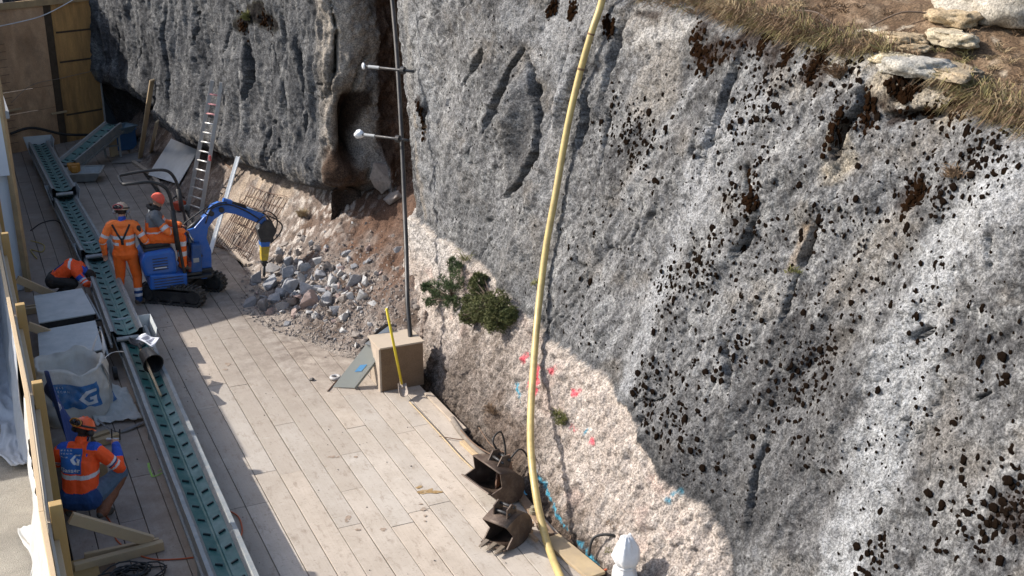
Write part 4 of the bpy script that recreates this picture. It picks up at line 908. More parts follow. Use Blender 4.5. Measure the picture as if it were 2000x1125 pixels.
GP = [(.52, .98), (.98, .98), (.98, .80), (.62, .80), (.40, .52), (.58, .26), (.78, .26), (.78, .40), (.66, .40), (.66, .56), (.98, .56), (.98, .08), (.50, .08), (.16, .52)]
bag_patch(grid_poly(44, 40, lambda x, y: y > .02+.25*max(0, .5-x)+.06*math.sin(x*19)), BLU, 'printed_panel', .005, u0=.655, u1=.845, t0=.34, t1=.80)
bag_patch(grid_poly(70, 60, lambda x, y: inpoly(x, y, GP)), WHP, 'printed_letter', .009, u0=.745, u1=.835, t0=.37, t1=.70)
for r_, tx_ in enumerate(['F E L S', 'T E C H N', 'I K']):
    v_, f_ = textmesh(tx_, .15); v_ = [(.06+p_.x*.62, .83-r_*.17+p_.y*.85) for p_ in v_]; bag_patch((v_, f_), WHP, 'printed_lettering', .0095, u0=.66, u1=.80, t0=.36, t1=.79)
def strap(pts, wd, m, name, label, par=None, cat='strap'):
    P = spline([Vector(p_) for p_ in pts], 7); q = MB(); vs = []
    for i, p_ in enumerate(P):
        t = (P[min(i+1, len(P)-1)]-P[max(0, i-1)]).normalized(); s = t.cross(Vector((0, 0, 1)))
        s = s.normalized() if s.length > .1 else Vector((1, 0, 0)); a = i*.25; s = s*math.cos(a*.5)+Vector((0, 0, 1))*math.sin(a*.5)*.35
        vs += [p_+s*wd/2, p_-s*wd/2]
    q.add(vs, [(2*i, 2*i+1, 2*i+3, 2*i+2) for i in range(len(P)-1)]); o = q.build(name, m, smooth=True, solid=.005)
    if par: K(o, par)
    else: tag(o, label, cat)
    return o
STR = mat('grey_webbing', (.20, .19, .18), .8, .3, 20, .3, 60); STW = mat('white_webbing', (.6, .58, .55), .8, .15, 20)
c0 = bagP(.02, 1.0); c1 = bagP(.12, 1.0)
strap([c0+Vector((0, 0, -.15)), c0+Vector((.03, .02, .1)), c1+Vector((.12, .05, .28)), c1+Vector((-.02, 0, 0))], .07, STW, 'lifting_loop', None, bag)
strap([bagP(.95, .97), bagP(.95, .98)+Vector((.12, 0, .06)), bagP(0, .97)+Vector((.28, -.02, 0))], .05, STW, 'lifting_loop', None, bag)
strap([bagP(.90, .98)+Vector((.01, -.02, 0)), bagP(.91, .7)+Vector((.02, -.03, 0)), bagP(.90, .45)+Vector((.03, -.03, 0))], .08, STR, 'seam_strap', None, bag)
cz = lambda px, py, z=.03: atz(px, py, z)
strap([cz(190, 820, .25), cz(215, 838, .1), cz(232, 844, .03), cz(250, 838, .03), cz(286, 822, .04)], .07, STR, 'webbing_strap', 'grey webbing strap lying on boards from the bulk bag to the conveyor')
strap([cz(225, 790, .03), cz(243, 788, .06), cz(262, 795, .03)], .06, STR, 'webbing_strap', 'short grey webbing strap lying right of the bulk bag')
# limp bag flap on the floor
fl_ = empty('bag_flap', tuple(cz(210, 815, 0)), 0, 'second slack white bag with blue corner, lying right of the bulk bag', 'bag'); fo = cz(212, 812, 0); q = MB()
q.sheet(lambda a, b_: fo+Vector((-.30+.62*b_+.1*a, .40-.75*a+.05*math.sin(b_*5), .05+.42*(1-a)**1.3*(1-.55*b_)+.05*noise.noise(Vector((a*5, b_*5, 2)))+.03*noise.noise(Vector((a*14, b_*14, 2))))), 26, 26)
o = q.build('cloth', BAG, smooth=True, solid=.006); K(o, fl_)
q = MB(); q.sheet(lambda a, b_: fo+Vector((-.30+.62*(.35+.3*b_)+.1*(a*.45), .40-.75*(a*.45)+.05*math.sin((.35+.3*b_)*5), .061+.42*(1-(a*.45))**1.3*(1-.55*(.35+.3*b_))+.05*noise.noise(Vector((a*.45*5, (.35+.3*b_)*5, 2)))+.03*noise.noise(Vector((a*.45*14, (.35+.3*b_)*14, 2))))), 14, 12); K(q.build('printed_corner', BLU, smooth=True), fl_)
# ---- blue banner on the fence
ban = empty('banner', (.5, 14.6, 0), 0, 'dark blue fabric banner with white letters hanging from the fence beside the bag', 'banner')
def banP(u, t):   # u along fence (0 near) , t up
    y = 14.2+1.6*u; top = 1.9-.1*u; z = .12+t*(1.62-.95*u**1.3); x = .50+.34*(1-t)*(.3+u)+.035*math.sin(u*9+t*3)
    return Vector((x, y, z))
q = MB(); q.sheet(lambda a, b_: banP(a, b_), 26, 20); K(q.build('cloth', mat('banner_blue', (.012, .05, .22), .6, .15, 5, .2, 20), smooth=True, solid=.004), ban)
v_, f_ = textmesh('c.ch', 1.0, True); K(meshobj('lettering', [banP(.30+p_.x*.14, .56+p_.y*.13+.04*p_.x)+Vector((.012, 0, 0)) for p_ in v_], f_, WHP), ban)
# timber pieces behind the crouching man
for i, (a, c, lb) in enumerate([((186, 866), (232, 852), 'longer wood block right behind the crouching man\'s helmet'), ((180, 858), (212, 846), 'shorter wood block farther behind the crouching man\'s helmet')]):
    A_ = cz(*a, .06); C_ = cz(*c, .06); q = MB(); q.beam(A_, C_, .09, .10); tag(q.build('wood_block', WOOD(), bevel=.006), lb, 'wood block')
q = MB(); q.box((.80, 14.75, .11), (.5, .3, .2)); tag(q.build('timber_stack', WOOD(), bevel=.01), 'short timber stack in front of the bulk bag by the banner', 'timber')
# ---- shovel lying on the conveyor
def shovel(hp, bp, bdir, hm, bm_, name, label, fl=(.25, .30), up=Vector((0, 0, 1)), hr=.018, par=None):
    e = empty(name, tuple(hp), 0, label, 'shovel'); hp, bp, bdir = Vector(hp), Vector(bp), Vector(bdir).normalized()
    q = MB(); q.tube([hp, hp.lerp(bp, .5)+up*.004, bp], [hr, hr*1.05, hr], 10); K(q.build('handle', hm, smooth=True), e)
    side = bdir.cross(up).normalized(); upn = side.cross(bdir).normalized(); q = MB()
    def P(a, b_):
        w_ = fl[0]*(.78+.25*a if a < .6 else .93-(a-.6)**2*1.2); return bp+bdir*(fl[1]*a)+side*(w_*(b_-.5))+upn*(.12*(b_-.5)**2*1.6-.02*math.sin(a*3))
    q.sheet(P, 10, 10); K(q.build('blade', bm_, smooth=True, solid=.006), e)
    q = MB(); q.tube([bp-bdir*.12, bp+bdir*.06], [hr*1.15, hr*1.5], 10); K(q.build('socket', bm_), e); return e
BT = lambda Y: .34+(.50-.34)*(18.75-Y)/9.35
h0 = atz(314, 773, BT(16.2)+.06); b0 = atz(272, 676, .62)
sv = shovel(h0, b0, (b0-h0)+Vector((-.0, .1, -.12)), WOODP(), STEELD(), 'shovel', 'wooden handled shovel lying along the nearest conveyor belt', up=Vector((0, 0, 1)))
q = MB(); q.tube([h0.lerp(b0, .70), h0.lerp(b0, .78)], .0205, 10); K(q.build('red_band', REDP, smooth=True), sv)
# black bucket on its side
bp_ = atz(292, 700, .60); bk = empty('bucket', tuple(bp_), 0, 'black plastic bucket tipped over on the conveyor beside the shovel', 'bucket'); q = MB()
ax = Vector((.15, -.9, -.15)).normalized(); q.tube([bp_-ax*.16, bp_+ax*.16], [.10, .14], 20, cap=False); q.tube([bp_-ax*.16, bp_-ax*.155], [.10, .10], 20); K(q.build('pail', BLACK(), smooth=False, solid=.006), bk)
q = MB(); q.tube([bp_+ax*.155, bp_+ax*.17], [.148, .148], 20, cap=False); K(q.build('rim', BLACK(), solid=.01), bk)
# paper sheet
pp_ = [atz(265, 664, .72), atz(284, 652, .70), atz(312, 662, .66), atz(297, 677, .70)]
pa = empty('plan_sheet', tuple(sum(pp_, Vector())/4), 0, 'white paper plan with grey drawing lying at the conveyor joint', 'paper')
q = MB(); q.sheet(lambda a, b_: (pp_[0].lerp(pp_[1], a)).lerp(pp_[3].lerp(pp_[2], a), b_)+Vector((0, 0, .02*math.sin(a*3+b_*4)+.01)), 10, 10); K(q.build('sheet', mat('paper', (.78, .78, .80), .6, .03), smooth=True, solid=.002), pa)
q = MB()
def pq(a, b_): return (pp_[0].lerp(pp_[1], a)).lerp(pp_[3].lerp(pp_[2], a), b_)+Vector((0, 0, .02*math.sin(a*3+b_*4)+.0145))
for a0, a1, b0_, b1 in ((.15, .85, .25, .40), (.25, .7, .40, .48), (.35, .9, .58, .72), (.15, .3, .55, .8)): q.sheet(lambda a, b_: pq(a0+(a1-a0)*a, b0_+(b1-b0_)*b_), 6, 6)
K(q.build('drawing', mat('print_grey', (.25, .25, .30), .7, .1)), pa)
# ======================================================= BOX, LEANING SHEETS, YELLOW SHOVEL
bx_ = empty('chipboard_box', (5.42, 15.8, 0), 0, 'brown chipboard cube box on the deck edge below the black pipe', 'box')
OSB3 = mat('osb_box_shaded', (.18, .115, .065), .8, .25, 3, .5, 80, speck=.35, dirt=(.2, .13, .08), dirt_scale=3, dirt_amt=.5, bdist=.005)  # box sides darkened in colour for the shade on them
q = MB(); q.box((5.42, 15.62, .34), (.66, .022, .68)); q.box((5.42, 16.14, .34), (.66, .022, .68)); q.box((5.74, 15.88, .34), (.022, .49, .68)); K(q.build('side_board', OSB3), bx_)
q = MB(); q.box((5.102, 15.88, .34), (.022, .49, .68)); q.box((5.08, 15.66, .34), (.04, .10, .68)); K(q.build('edge_board', PALE), bx_)  # paler wood paints the sunlit left face of the box
q = MB(); q.box((5.42, 15.88, .693), (.70, .56, .024)); K(q.build('lid', mat('box_lid_lit', (.46, .38, .29), .8, .2, 4, .3, 50, dirt=(.3, .25, .2), dirt_scale=4, dirt_amt=.7)), bx_)  # lid colour kept paler as the lit top
SHM = mat('grey_sheet', (.33, .34, .30), .55, .1, 4, .1, 30, metal=.15, dirt=(.26, .24, .2), dirt_scale=4, dirt_amt=.5)
ls = empty('leaning_hopper', (4.75, 15.7, 0), 0, 'folded grey metal hopper sheet leaning against the chipboard box', 'metal sheet')
L0 = atz(650, 756, .01); L1 = atz(697, 758, .01); L3 = along(716, 672, L0, .30); L2 = L1+(L3-L0)
K(slab([L0, L1, L2, L3], .01, SHM, 'front_sheet', None, None), ls)
def LP(u, v): return (L0.lerp(L1, u)).lerp(L3.lerp(L2, u), v)
nn_ = (L1-L0).cross(L3-L0).normalized(); nn_ = nn_ if nn_.y < 0 else -nn_
q = MB(); q.beam(LP(.86, 0)+nn_*.03, LP(.86, .98)+nn_*.03, .05, .05, nn_); K(q.build('rib', SHM), ls)
M1 = along(712, 672, L0, .25); M2 = along(762, 634, L0, .55); M3 = along(772, 668, L0, .45); M4 = along(745, 678, L0, .3)
K(slab([M1, M4, M3, M2], .01, mat('white_panel_back', (.62, .66, .67), .4, .05, metal=.1), 'rear_sheet', None, None), ls)
K(slab([L3+Vector((0, 0, .0)), M1+Vector((.0, .02, .0)), M2, along(752, 632, L0, .5)], .01, STEELD(), 'dark_flange', None, None), ls)
s_ = [LP(.40, .36)+nn_*.014, LP(.66, .38)+nn_*.014, LP(.68, .54)+nn_*.014, LP(.42, .52)+nn_*.014]; K(meshobj('blue_sticker', s_, [(0, 1, 2, 3)], mat('sticker_blue', (.12, .32, .55), .5, .1)), ls)
hp = along(755, 603, aty(755, 603, 15.2), 0); hb = atz(785, 752, .17); bt = atz(792, 790, .0)
YLW = mat('yellow_fibreglass', (.72, .56, .03), .4, .06)
ys = shovel(hp, hb, (bt-hb), YLW, mat('dusty_steel', (.36, .30, .25), .8, .2), 'shovel', 'yellow handled shovel leaning upright against the chipboard box', fl=(.15, .22), up=Vector((-.2, -1, .1)), hr=.019)
p = atz(655, 737, .03); tr0 = MB(); tr0.tube([p+Vector((.065*math.cos(a*.3), .065*math.sin(a*.3), 0)) for a in range(22)], .028, 8); tag(tr0.build('tape_roll', mat('tape_grey', (.42, .40, .38), .5), smooth=True), 'grey roll of tape on boards left of the leaning sheet', 'tape')
q = MB(); q.tube([atz(640, 764, .012), atz(664, 736, .012)], .010, 6); tag(q.build('steel_pin', RST), 'rusty steel pin on boards at the foot of the leaning sheet', 'pin')
def pebble(P, r, sd, m, name='rock', sub=2, **k_):
    rng = random.Random(sd); bm = bmesh.new()
    sc_ = Vector((rng.uniform(.9, 1.3), rng.uniform(.7, 1.05), rng.uniform(.55, .85)))
    for i in range(rng.choice([9, 11, 13])):
        v = Vector((rng.gauss(0, 1), rng.gauss(0, 1), rng.gauss(0, 1))).normalized()*rng.uniform(.85, 1.1); bm.verts.new((v.x*sc_.x, v.y*sc_.y, v.z*sc_.z))
    h = bmesh.ops.convex_hull(bm, input=bm.verts); bmesh.ops.delete(bm, geom=[g for g in h['geom_interior'] if isinstance(g, bmesh.types.BMVert)], context='VERTS')
    bmesh.ops.bevel(bm, geom=list(bm.edges), offset=.05, segments=1, affect='EDGES')
    bmesh.ops.triangulate(bm, faces=bm.faces); bmesh.ops.subdivide_edges(bm, edges=bm.edges, cuts=1 if sub < 3 else 2, use_grid_fill=True)
    for v in bm.verts: v.co *= (1+.09*noise.noise(v.co*3+Vector((sd, 0, 0)))+.04*noise.noise(v.co*8+Vector((sd, 0, 0))))*r
    bmesh.ops.recalc_face_normals(bm, faces=bm.faces)
    me = bpy.data.meshes.new(name); bm.to_mesh(me); bm.free(); me.materials.append(m)
    return me
p = atz(609, 741, .02); me = pebble(None, .05, 99, mat('dark_stone', (.12, .11, .10), .9, .2, 8)); o = bpy.data.objects.new('stone', me); col.objects.link(o); o.location = p; tag(o, 'single dark stone lying on the sunlit boards left of the tape roll', 'stone')
# ======================================================= RUBBLE
RM = [mat('rubble_grey', (.38, .38, .385), .9, .25, 5, .8, 30, c2=(.25, .25, .26), speck=.3, bdist=.012), mat('rubble_light', (.52, .51, .49), .9, .2, 5, .8, 30, c2=(.38, .37, .36), speck=.3, bdist=.012),
      mat('rubble_pink', (.40, .29, .25), .9, .2, 5, .8, 30, c2=(.28, .22, .20), speck=.25, bdist=.012), mat('rubble_dusty', (.33, .29, .255), .9, .2, 5, .8, 30, c2=(.2, .17, .15), speck=.3, bdist=.012), mat('rubble_dark', (.22, .215, .22), .9, .2, 5, .8, 30, c2=(.30, .28, .27), speck=.3, bdist=.012)]
protos = [[pebble(None, 1, 10*k+j, RM[k], sub=3) for j in range(6)] for k in range(5)]
def put(px, py, r, k, label=None, sink=.45, rng=random, grp='broken rocks in the rubble heap'):
    g = slope_at(px, py); 
    o = bpy.data.objects.new('rock', protos[k][rng.randrange(6)]); col.objects.link(o); o.scale = (r, r, r)
    o.rotation_euler = (rng.uniform(0, 6.3), rng.uniform(0, 6.3), rng.uniform(0, 6.3)); o.location = g+Vector((0, 0, r*sink))
    return tag(o, label or 'broken grey limestone chunk in the rubble heap beside the breaker', 'rock', grp)
for px, py, rpx, k, lb in [(500, 552, 22, 4, 'dark rock at the left tip of the rubble heap'), (533, 530, 20, 4, 'dark bluish rock just under the breaker chisel'), (530, 563, 21, 0, 'large pale grey block left of the rubble centre'), (568, 568, 19, 0, None), (563, 540, 17, 0, None), (585, 555, 17, 1, None), (610, 604, 22, 2, 'large pinkish block at the front of the rubble heap'), (585, 590, 14, 2, None), (600, 575, 19, 0, None),
        (512, 605, 19, 4, 'dark brown rock low at the left front of the heap'), (487, 598, 16, 4, 'dark rock fallen on the deck left of the heap'), (535, 590, 15, 0, None), (553, 605, 13, 0, None), (570, 596, 13, 3, None), (640, 590, 15, 0, None), (675, 590, 14, 3, None), (705, 585, 16, 1, 'pale rock at the right side of the heap'), (650, 555, 15, 1, None), (625, 540, 14, 0, None), (585, 525, 13, 1, None), (565, 520, 13, 0, None), (600, 530, 13, 1, None), (668, 530, 12, 2, None), (690, 555, 14, 0, None), (640, 525, 12, 3, None), (620, 515, 11, 1, None), (545, 512, 12, 3, None), (715, 555, 12, 1, None), (530, 613, 10, 2, None), (655, 610, 12, 0, None), (660, 572, 12, 1, None), (630, 575, 12, 0, None), (548, 577, 12, 0, None), (520, 585, 12, 4, None)]:
    put(px, py, rpx/108*1.15, k, lb, .38)
rg_ = random.Random(5); _cnt = []
for i in range(330):
    u = rg_.random()
    if i < 215: px = rg_.gauss(628, 66); py = rg_.gauss(565, 42)
    else: px = rg_.uniform(520, 800); py = rg_.uniform(430, 690)
    if px < 490 or py > 640+.30*(px-560) or py < 400 or px > 830: continue
    r = rg_.uniform(.045, .115) if i < 215 else rg_.uniform(.025, .07)
    if len(_cnt) > 255: break
    _cnt.append(1); put(px, py, r, rg_.choice([0, 1, 1, 3, 3, 3, 2]), None if i < 215 else 'small loose stone on the brown slope around the rubble heap', .18, rg_, 'broken rocks in the rubble heap' if i < 215 else 'small stones scattered on the slope')
# fine grit as one stuff mesh
def grit(name, n, fpos, rr, m, label, cat='gravel'):
    q = MB(); rg2 = random.Random(n)
    V = []; F = []
    base = [(1, 0, -.3), (-.5, .87, -.3), (-.5, -.87, -.3), (0, 0, 1), (.6, .5, .5), (-.7, .1, .4)]
    fc = [(0, 2, 1), (0, 4, 2), (4, 3, 2), (4, 1, 3), (0, 1, 4), (2, 5, 1), (2, 3, 5), (3, 1, 5)]
    for i in range(n):
        p_ = fpos(rg2)
        if p_ is None: continue
        r = rr[0]+(rr[1]-rr[0])*rg2.random()**3; M = Matrix.Rotation(rg2.uniform(0, 6.3), 3, 'Z') @ Matrix.Rotation(rg2.uniform(-.6, .6), 3, 'X'); k = len(V)
        for b_ in base: V.append(M @ (Vector(b_)*r*rg2.uniform(.7, 1.2))+p_)
        F += [tuple(a+k for a in f) for f in fc]
    return tag(meshobj(name, V, F, m), label, cat, kind='stuff')
def gp(rg2):
    px = rg2.gauss(660, 95); py = rg2.gauss(600, 60)
    if px < 470 or px > 840 or py > 655+.33*(px-560) or py < 400: return None
    g = slope_at(px, py); return g+Vector((0, 0, .008))
grit('rubble_grit', 8000, gp, (.008, .035), RM[3], 'fine broken grit filling between the rubble rocks')
def gp2(rg2):
    x = rg2.uniform(4.0, 5.9); y = rg2.uniform(15.9, 34); e = deck_edge(y); x = e-abs(rg2.gauss(0, .35)); return Vector((x, y, .006))
grit('deck_crumbs', 500, gp2, (.004, .018), RM[3], 'small crumbs of rock strewn over the deck boards near the slope')
def gp3(rg2):
    return Vector((rg2.uniform(.6, 5.6), rg2.uniform(9, 24), .005))
grit('deck_specks', 420, gp3, (.004, .013), mat('dark_stone', (.12, .11, .10), .9), 'scattered dark specks of grit over the whole deck')
def gp4(rg2):
    y = rg2.uniform(9, 15.8); s_ = float(np.interp(-y, -by[:len(by)//2], sg[:len(by)//2])); P, n_, c_ = rock_sz(s_, rg2.uniform(-.6, .75)); return P+n_*.01
grit('ledge_stones', 2600, gp4, (.008, .045), mat('rubble_dusty2', (.30, .24, .20), .9, .3, 8, .5, 30), 'loose stones and clods on the dirt strip beside the deck edge')
# soil filler in the trench between the deck edge and the rock
q = MB(); q.sheet(lambda a, b_: Vector((5.6+.75*b_, 8.2+7.9*a, -.42+.55*max(0, b_-.35)+.12*noise.noise(Vector((a*22, b_*3, 0)))+.05*noise.noise(Vector((a*80, b_*9, 0))))), 160, 20)
q.build('trench_soil', mat('dark_soil', (.085, .062, .045), .95, .35, 6, 1, 30, speck=.4, bdist=.03), smooth=True)['kind'] = 'structure'
# ======================================================= MINI EXCAVATOR (local x forward, z up)
EXB = mat('digger_blue', (.012, .11, .42), .42, .15, 5, .05, 30, dirt=(.12, .15, .2), dirt_scale=5, dirt_amt=.45)
EXB2 = mat('digger_blue_dark', (.012, .07, .22), .5, .15, 5, dirt=(.1, .11, .13), dirt_scale=5, dirt_amt=.5)
EXK = mat('digger_black', (.02, .02, .022), .5, .3, 8, dirt=(.13, .12, .1), dirt_scale=6, dirt_amt=.3)
CHR = mat('chrome', (.55, .55, .55), .2, .05, metal=.9)
ex = empty('mini_excavator', (3.17, 21.05, 0), R(-1), 'blue mini excavator on rubber tracks with a rock breaker on its arm', 'excavator')
TR = Matrix.Rotation(R(-37), 4, 'Z')
RUB = mat('track_rubber', (.022, .022, .022), .75, .3, 12, .3, 50, dirt=(.20, .18, .155), dirt_scale=9, dirt_amt=.6)
for sy in (-1, 1):
    y0, y1 = sy*.41-.095, sy*.41+.095; L2, rr = .46, .165; zc = rr+.01
    def stad(s, r):  # s in 0..1 around
        per = 4*L2+2*math.pi*rr; d = s*per
        if d < 2*L2: return Vector((-L2+d, 0, zc+r)), 0
        d -= 2*L2
        if d < math.pi*rr: a = d/rr; return Vector((L2+r*math.sin(a), 0, zc+r*math.cos(a))), a
        d -= math.pi*rr
        if d < 2*L2: return Vector((L2-d, 0, zc-r)), math.pi
        d -= 2*L2; a = d/rr; return Vector((-L2-r*math.sin(a), 0, zc-r*math.cos(a))), math.pi+a
    q = MB(); n = 88; ring = []
    for i in range(n):
        s = i/n
        for r in (rr, rr-.03):
            p_, a = stad(s, r)
            for y in (y0, y1): ring.append(TR @ Vector((p_.x, y, p_.z)))
    q.add(ring, [f for i in range(n) for f in ((i*4, i*4+1, ((i+1) % n)*4+1, ((i+1) % n)*4), (i*4+2, ((i+1) % n)*4+2, ((i+1) % n)*4+3, i*4+3), (i*4, ((i+1) % n)*4, ((i+1) % n)*4+2, i*4+2), (i*4+1, i*4+3, ((i+1) % n)*4+3, ((i+1) % n)*4+1))])
    for i in range(38):
        p_, a = stad(i/38, rr+.012); M = TR.to_3x3() @ Matrix.Rotation(a, 3, 'Y')
        for h_, dy in ((-.047, 0), (.047, .012)): q.box(TR @ Vector((p_.x, (y0+y1)/2+h_, p_.z)) + M @ Vector((dy, 0, 0)), (.032, .088, .034), M)
    tr_o = q.build('track', RUB, ex)
    q = MB(); q.prism([(-L2, .06), (L2, .06), (L2+.02, .12), (L2-.05, .25), (-L2+.05, .25), (-L2-.02, .12)], sy*.41-.05, sy*.41+.05); q.add([], [])
    o = q.build('track_frame', EXK, tr_o, bevel=.01); o.matrix_local = TR
    for xx, r in ((-L2, .13), (L2, .12), (-.25, .05), (0, .05), (.25, .05)):
        q = MB(); q.tube([(xx, sy*.41-.075, zc if r > .1 else .07), (xx, sy*.41+.075, zc if r > .1 else .07)], r, 20); q.tube([(xx, sy*.41-.085, zc if r > .1 else .07), (xx, sy*.41+.085, zc if r > .1 else .07)], r*.35, 10)
        o = q.build('track_wheel', EXK, tr_o, bevel=.005); o.matrix_local = TR
q = MB(); q.box((0, 0, .22), (.55, .66, .16)); q.tube([(0, 0, .28), (0, 0, .42)], .22, 24); o = q.build('undercarriage', EXK, ex, bevel=.02); o.matrix_local = TR
q = MB(); q.box((0, 0, .43), (1.02, .66, .05)); q.box((.42, 0, .44), (.26, .3, .14)); q.build('deck_plate', EXK, ex, bevel=.01)
def rounded(pts, y0, y1, m, name, bev=.04): q = MB(); q.prism(pts, y0, y1); return q.build(name, m, ex, bevel=bev)
sk_ = rounded([(-.60, .33), (.04, .30), (.06, .56), (-.58, .60)], -.40, .40, EXB, 'side_skirt', .03)
q = MB()
for i in range(4): q.box((-.27, -.404, .37+i*.05), (.5, .008, .012))
q.build('vent', EXK, sk_)
hd = rounded([(-.66, .56), (-.10, .56), (-.10, .98), (-.18, 1.03), (-.62, 1.0), (-.71, .86)], -.37, .37, EXB, 'engine_hood', .06)
q = MB()
for i in range(5): q.box((-.38, -.373, .68+i*.05), (.26, .008, .014))
q.build('vent', EXK, hd)
q = MB(); q.box((-.40, 0, 1.02), (.46, .56, .06)); q.build('seat_base', EXK, ex, bevel=.02)
q = MB(); q.box((-.38, 0, 1.075), (.44, .46, .09)); q.build('seat', BLACK(), ex, bevel=.03)
q = MB(); q.box((-.64, 0, 1.27), (.08, .44, .40), Matrix.Rotation(R(-8), 3, 'Y')); q.build('backrest', BLACK(), ex, bevel=.04)
q = MB(); q.box((.12, .0, .50), (.40, .62, .04)); q.build('footplate', EXK, ex)
q = MB(); q.prism([(.14, .50), (.34, .50), (.36, 1.02), (.20, 1.02)], -.28, .20); q.build('console', EXB2, ex, bevel=.02)
q = MB(); q.box((.16, -.10, .62), (.12, .34, .2)); q.build('tank', mat('dark_red', (.20, .03, .02), .5), ex, bevel=.02)
q = MB(); q.add([(.20, -.285, .70), (.30, -.285, .70), (.30, -.285, .78), (.20, -.285, .78)], [(0, 1, 2, 3)]); q.build('plate', GALV(), ex, solid=.004)
for (x, y, h, tx_) in [(.18, -.16, 1.30, -.04), (.18, .12, 1.30, -.04), (.12, -.04, 1.20, 0), (.12, .04, 1.20, 0), (.16, -.24, 1.18, 0), (.2, .2, 1.18, 0)]:
    q = MB(); q.tube([(x, y, .9), (x+tx_, y, h)], .009, 6); lv = q.build('lever', EXK, ex, smooth=True); q = MB(); q.sphere((x+tx_, y, h+.02), .022, 6); q.build('knob', BLACK(), lv, smooth=True)
# roll bar
q = MB(); rbm = BLACK()
path = [(.02, -.36, .5), (-.05, -.36, 1.3), (-.10, -.36, 1.95), (-.20, -.36, 2.16), (-.42, -.36, 2.26), (-.72, -.35, 2.26), (-.84, -.28, 2.25), (-.86, 0, 2.25), (-.84, .28, 2.25), (-.72, .35, 2.26), (-.42, .36, 2.28), (-.05, .36, 2.26), (.10, .36, 2.1), (.16, .36, 1.8), (.22, .36, 1.2), (.22, .36, .5)]
q.tube(spline(path, 6), .028, 10); q.build('roll_bar', rbm, ex, smooth=True)
for pts_ in ([(-.05, -.36, 1.0), (-.08, -.36, 1.72)], [(.18, .36, 1.5), (.15, .36, 1.9)]): q = MB(); q.tube(pts_, .045, 10); q.build('bar_padding', rbm, ex, smooth=True)
# swing post and boom
q = MB(); q.box((.46, 0, .46), (.12, .16, .34)); q.build('swing_post', EXK, ex, bevel=.02)
def zc(P_): return [(x, .3+(z-.3)*.80 if z > .3 else z) for x, z in P_]
bm_o = rounded(zc([(.34, .30), (.44, .30), (.54, .52), (.56, .95), (.50, 1.25), (.54, 1.48), (.66, 1.66), (.86, 1.80), (.84, 1.90), (.70, 1.90), (.48, 1.74), (.30, 1.52), (.08, 1.46), (.06, 1.36), (.16, 1.20), (.30, 1.10), (.38, .90), (.36, .55)]), -.085, .085, EXB, 'boom', .012)
q = MB(); q.box((.23, -.0895, 1.04), (.07, .006, .11)); q.build('label_plate', GALV(), bm_o)
st_o = rounded(zc([(.56, 1.82), (.62, 1.97), (.76, 2.03), (1.02, 1.95), (1.58, 1.60), (1.60, 1.44), (1.52, 1.40), (1.04, 1.72), (.88, 1.78), (.72, 1.72)]), -.065, .065, EXB, 'stick', .012)
q = MB(); q.tube([(.62, -.09, 1.50), (.62, .09, 1.50)], .05, 14); q.tube([(.80, -.1, 1.55), (.80, .1, 1.55)], .05, 14); q.tube([(.40, -.10, .42), (.40, .10, .42)], .045, 14); q.build('pivot_pin', STEELD(), ex)
def ram(a, b_, f, name='hydraulic_ram', y=0):
    a = Vector((a[0], a[1], .3+(a[2]-.3)*.8)); b_ = Vector((b_[0], b_[1], .3+(b_[2]-.3)*.8)); q = MB(); q.tube([a, a.lerp(b_, f)], .038, 12); rm_ = q.build(name, EXK, ex, smooth=True); q = MB(); q.tube([a.lerp(b_, f), b_], .018, 10); q.build('piston_rod', CHR, rm_, smooth=True)
ram((.14, 0, 1.42), (.66, 0, 1.86), .62); ram((.86, 0, 2.05), (1.55, 0, 1.66), .55); ram((.36, -.12, .85), (.18, -.12, 1.45), .5)
q = MB(); q.box((.93, 0, 1.68), (.16, .10, .06), Matrix.Rotation(R(22), 3, 'Y')); q.build('ram_bracket', EXB, st_o)
br_ = empty('breaker', (0, 0, 0)); br_.parent = ex; br_.matrix_local = Matrix(((1, 0, .10, -.12), (0, 1, 0, 0), (0, 0, .80, .06), (0, 0, 0, 1)))
q = MB(); q.prism([(1.46, 1.42), (1.60, 1.62), (1.74, 1.56), (1.82, 1.36), (1.74, 1.18), (1.60, 1.10), (1.50, 1.22)], -.11, .11); q.box((1.64, 0, 1.16), (.24, .2, .12)); o_ = q.build('bracket', EXK, br_, bevel=.015)
q = MB(); q.prism([(1.52, 1.12), (1.70, 1.12), (1.68, 1.0), (1.53, 1.0)], -.10, .10); q.build('clamp', EXB, br_, bevel=.01)
q = MB(); q.prism([(1.53, 1.04), (1.70, 1.04), (1.66, .66), (1.54, .66)], -.07, .07); bd = q.build('hammer_body', mat('breaker_yellow', (.55, .38, .03), .5, .2, 8, dirt=(.1, .09, .07), dirt_scale=9, dirt_amt=.8), br_, bevel=.01)
q = MB(); q.prism([(1.555, .66), (1.645, .66), (1.635, .52), (1.565, .52)], -.055, .055); q.box((1.60, 0, .60), (.13, .13, .03)); q.build('nose', EXK, br_, bevel=.01)
q = MB(); q.tube([(1.60, 0, .54), (1.60, 0, .30), (1.60, 0, .24)], [.028, .028, .010], 10); q.build('chisel', STEELD(), br_, smooth=True)
q = MB()
for pp in ([(1.50, .06, 1.62), (1.66, .1, 1.78), (1.86, .1, 1.60), (1.84, .08, 1.34), (1.72, .08, 1.1)], [(1.46, -.07, 1.58), (1.64, -.12, 1.74), (1.90, -.12, 1.52), (1.86, -.1, 1.28), (1.70, -.1, 1.08)], [(1.2, .08, 1.86), (1.4, .12, 1.84), (1.62, .12, 1.72), (1.78, .1, 1.5)]): q.tube(spline(pp, 6), .014, 6)
q.build('hydraulic_hose', BLACK(), br_, smooth=True)
q = MB()
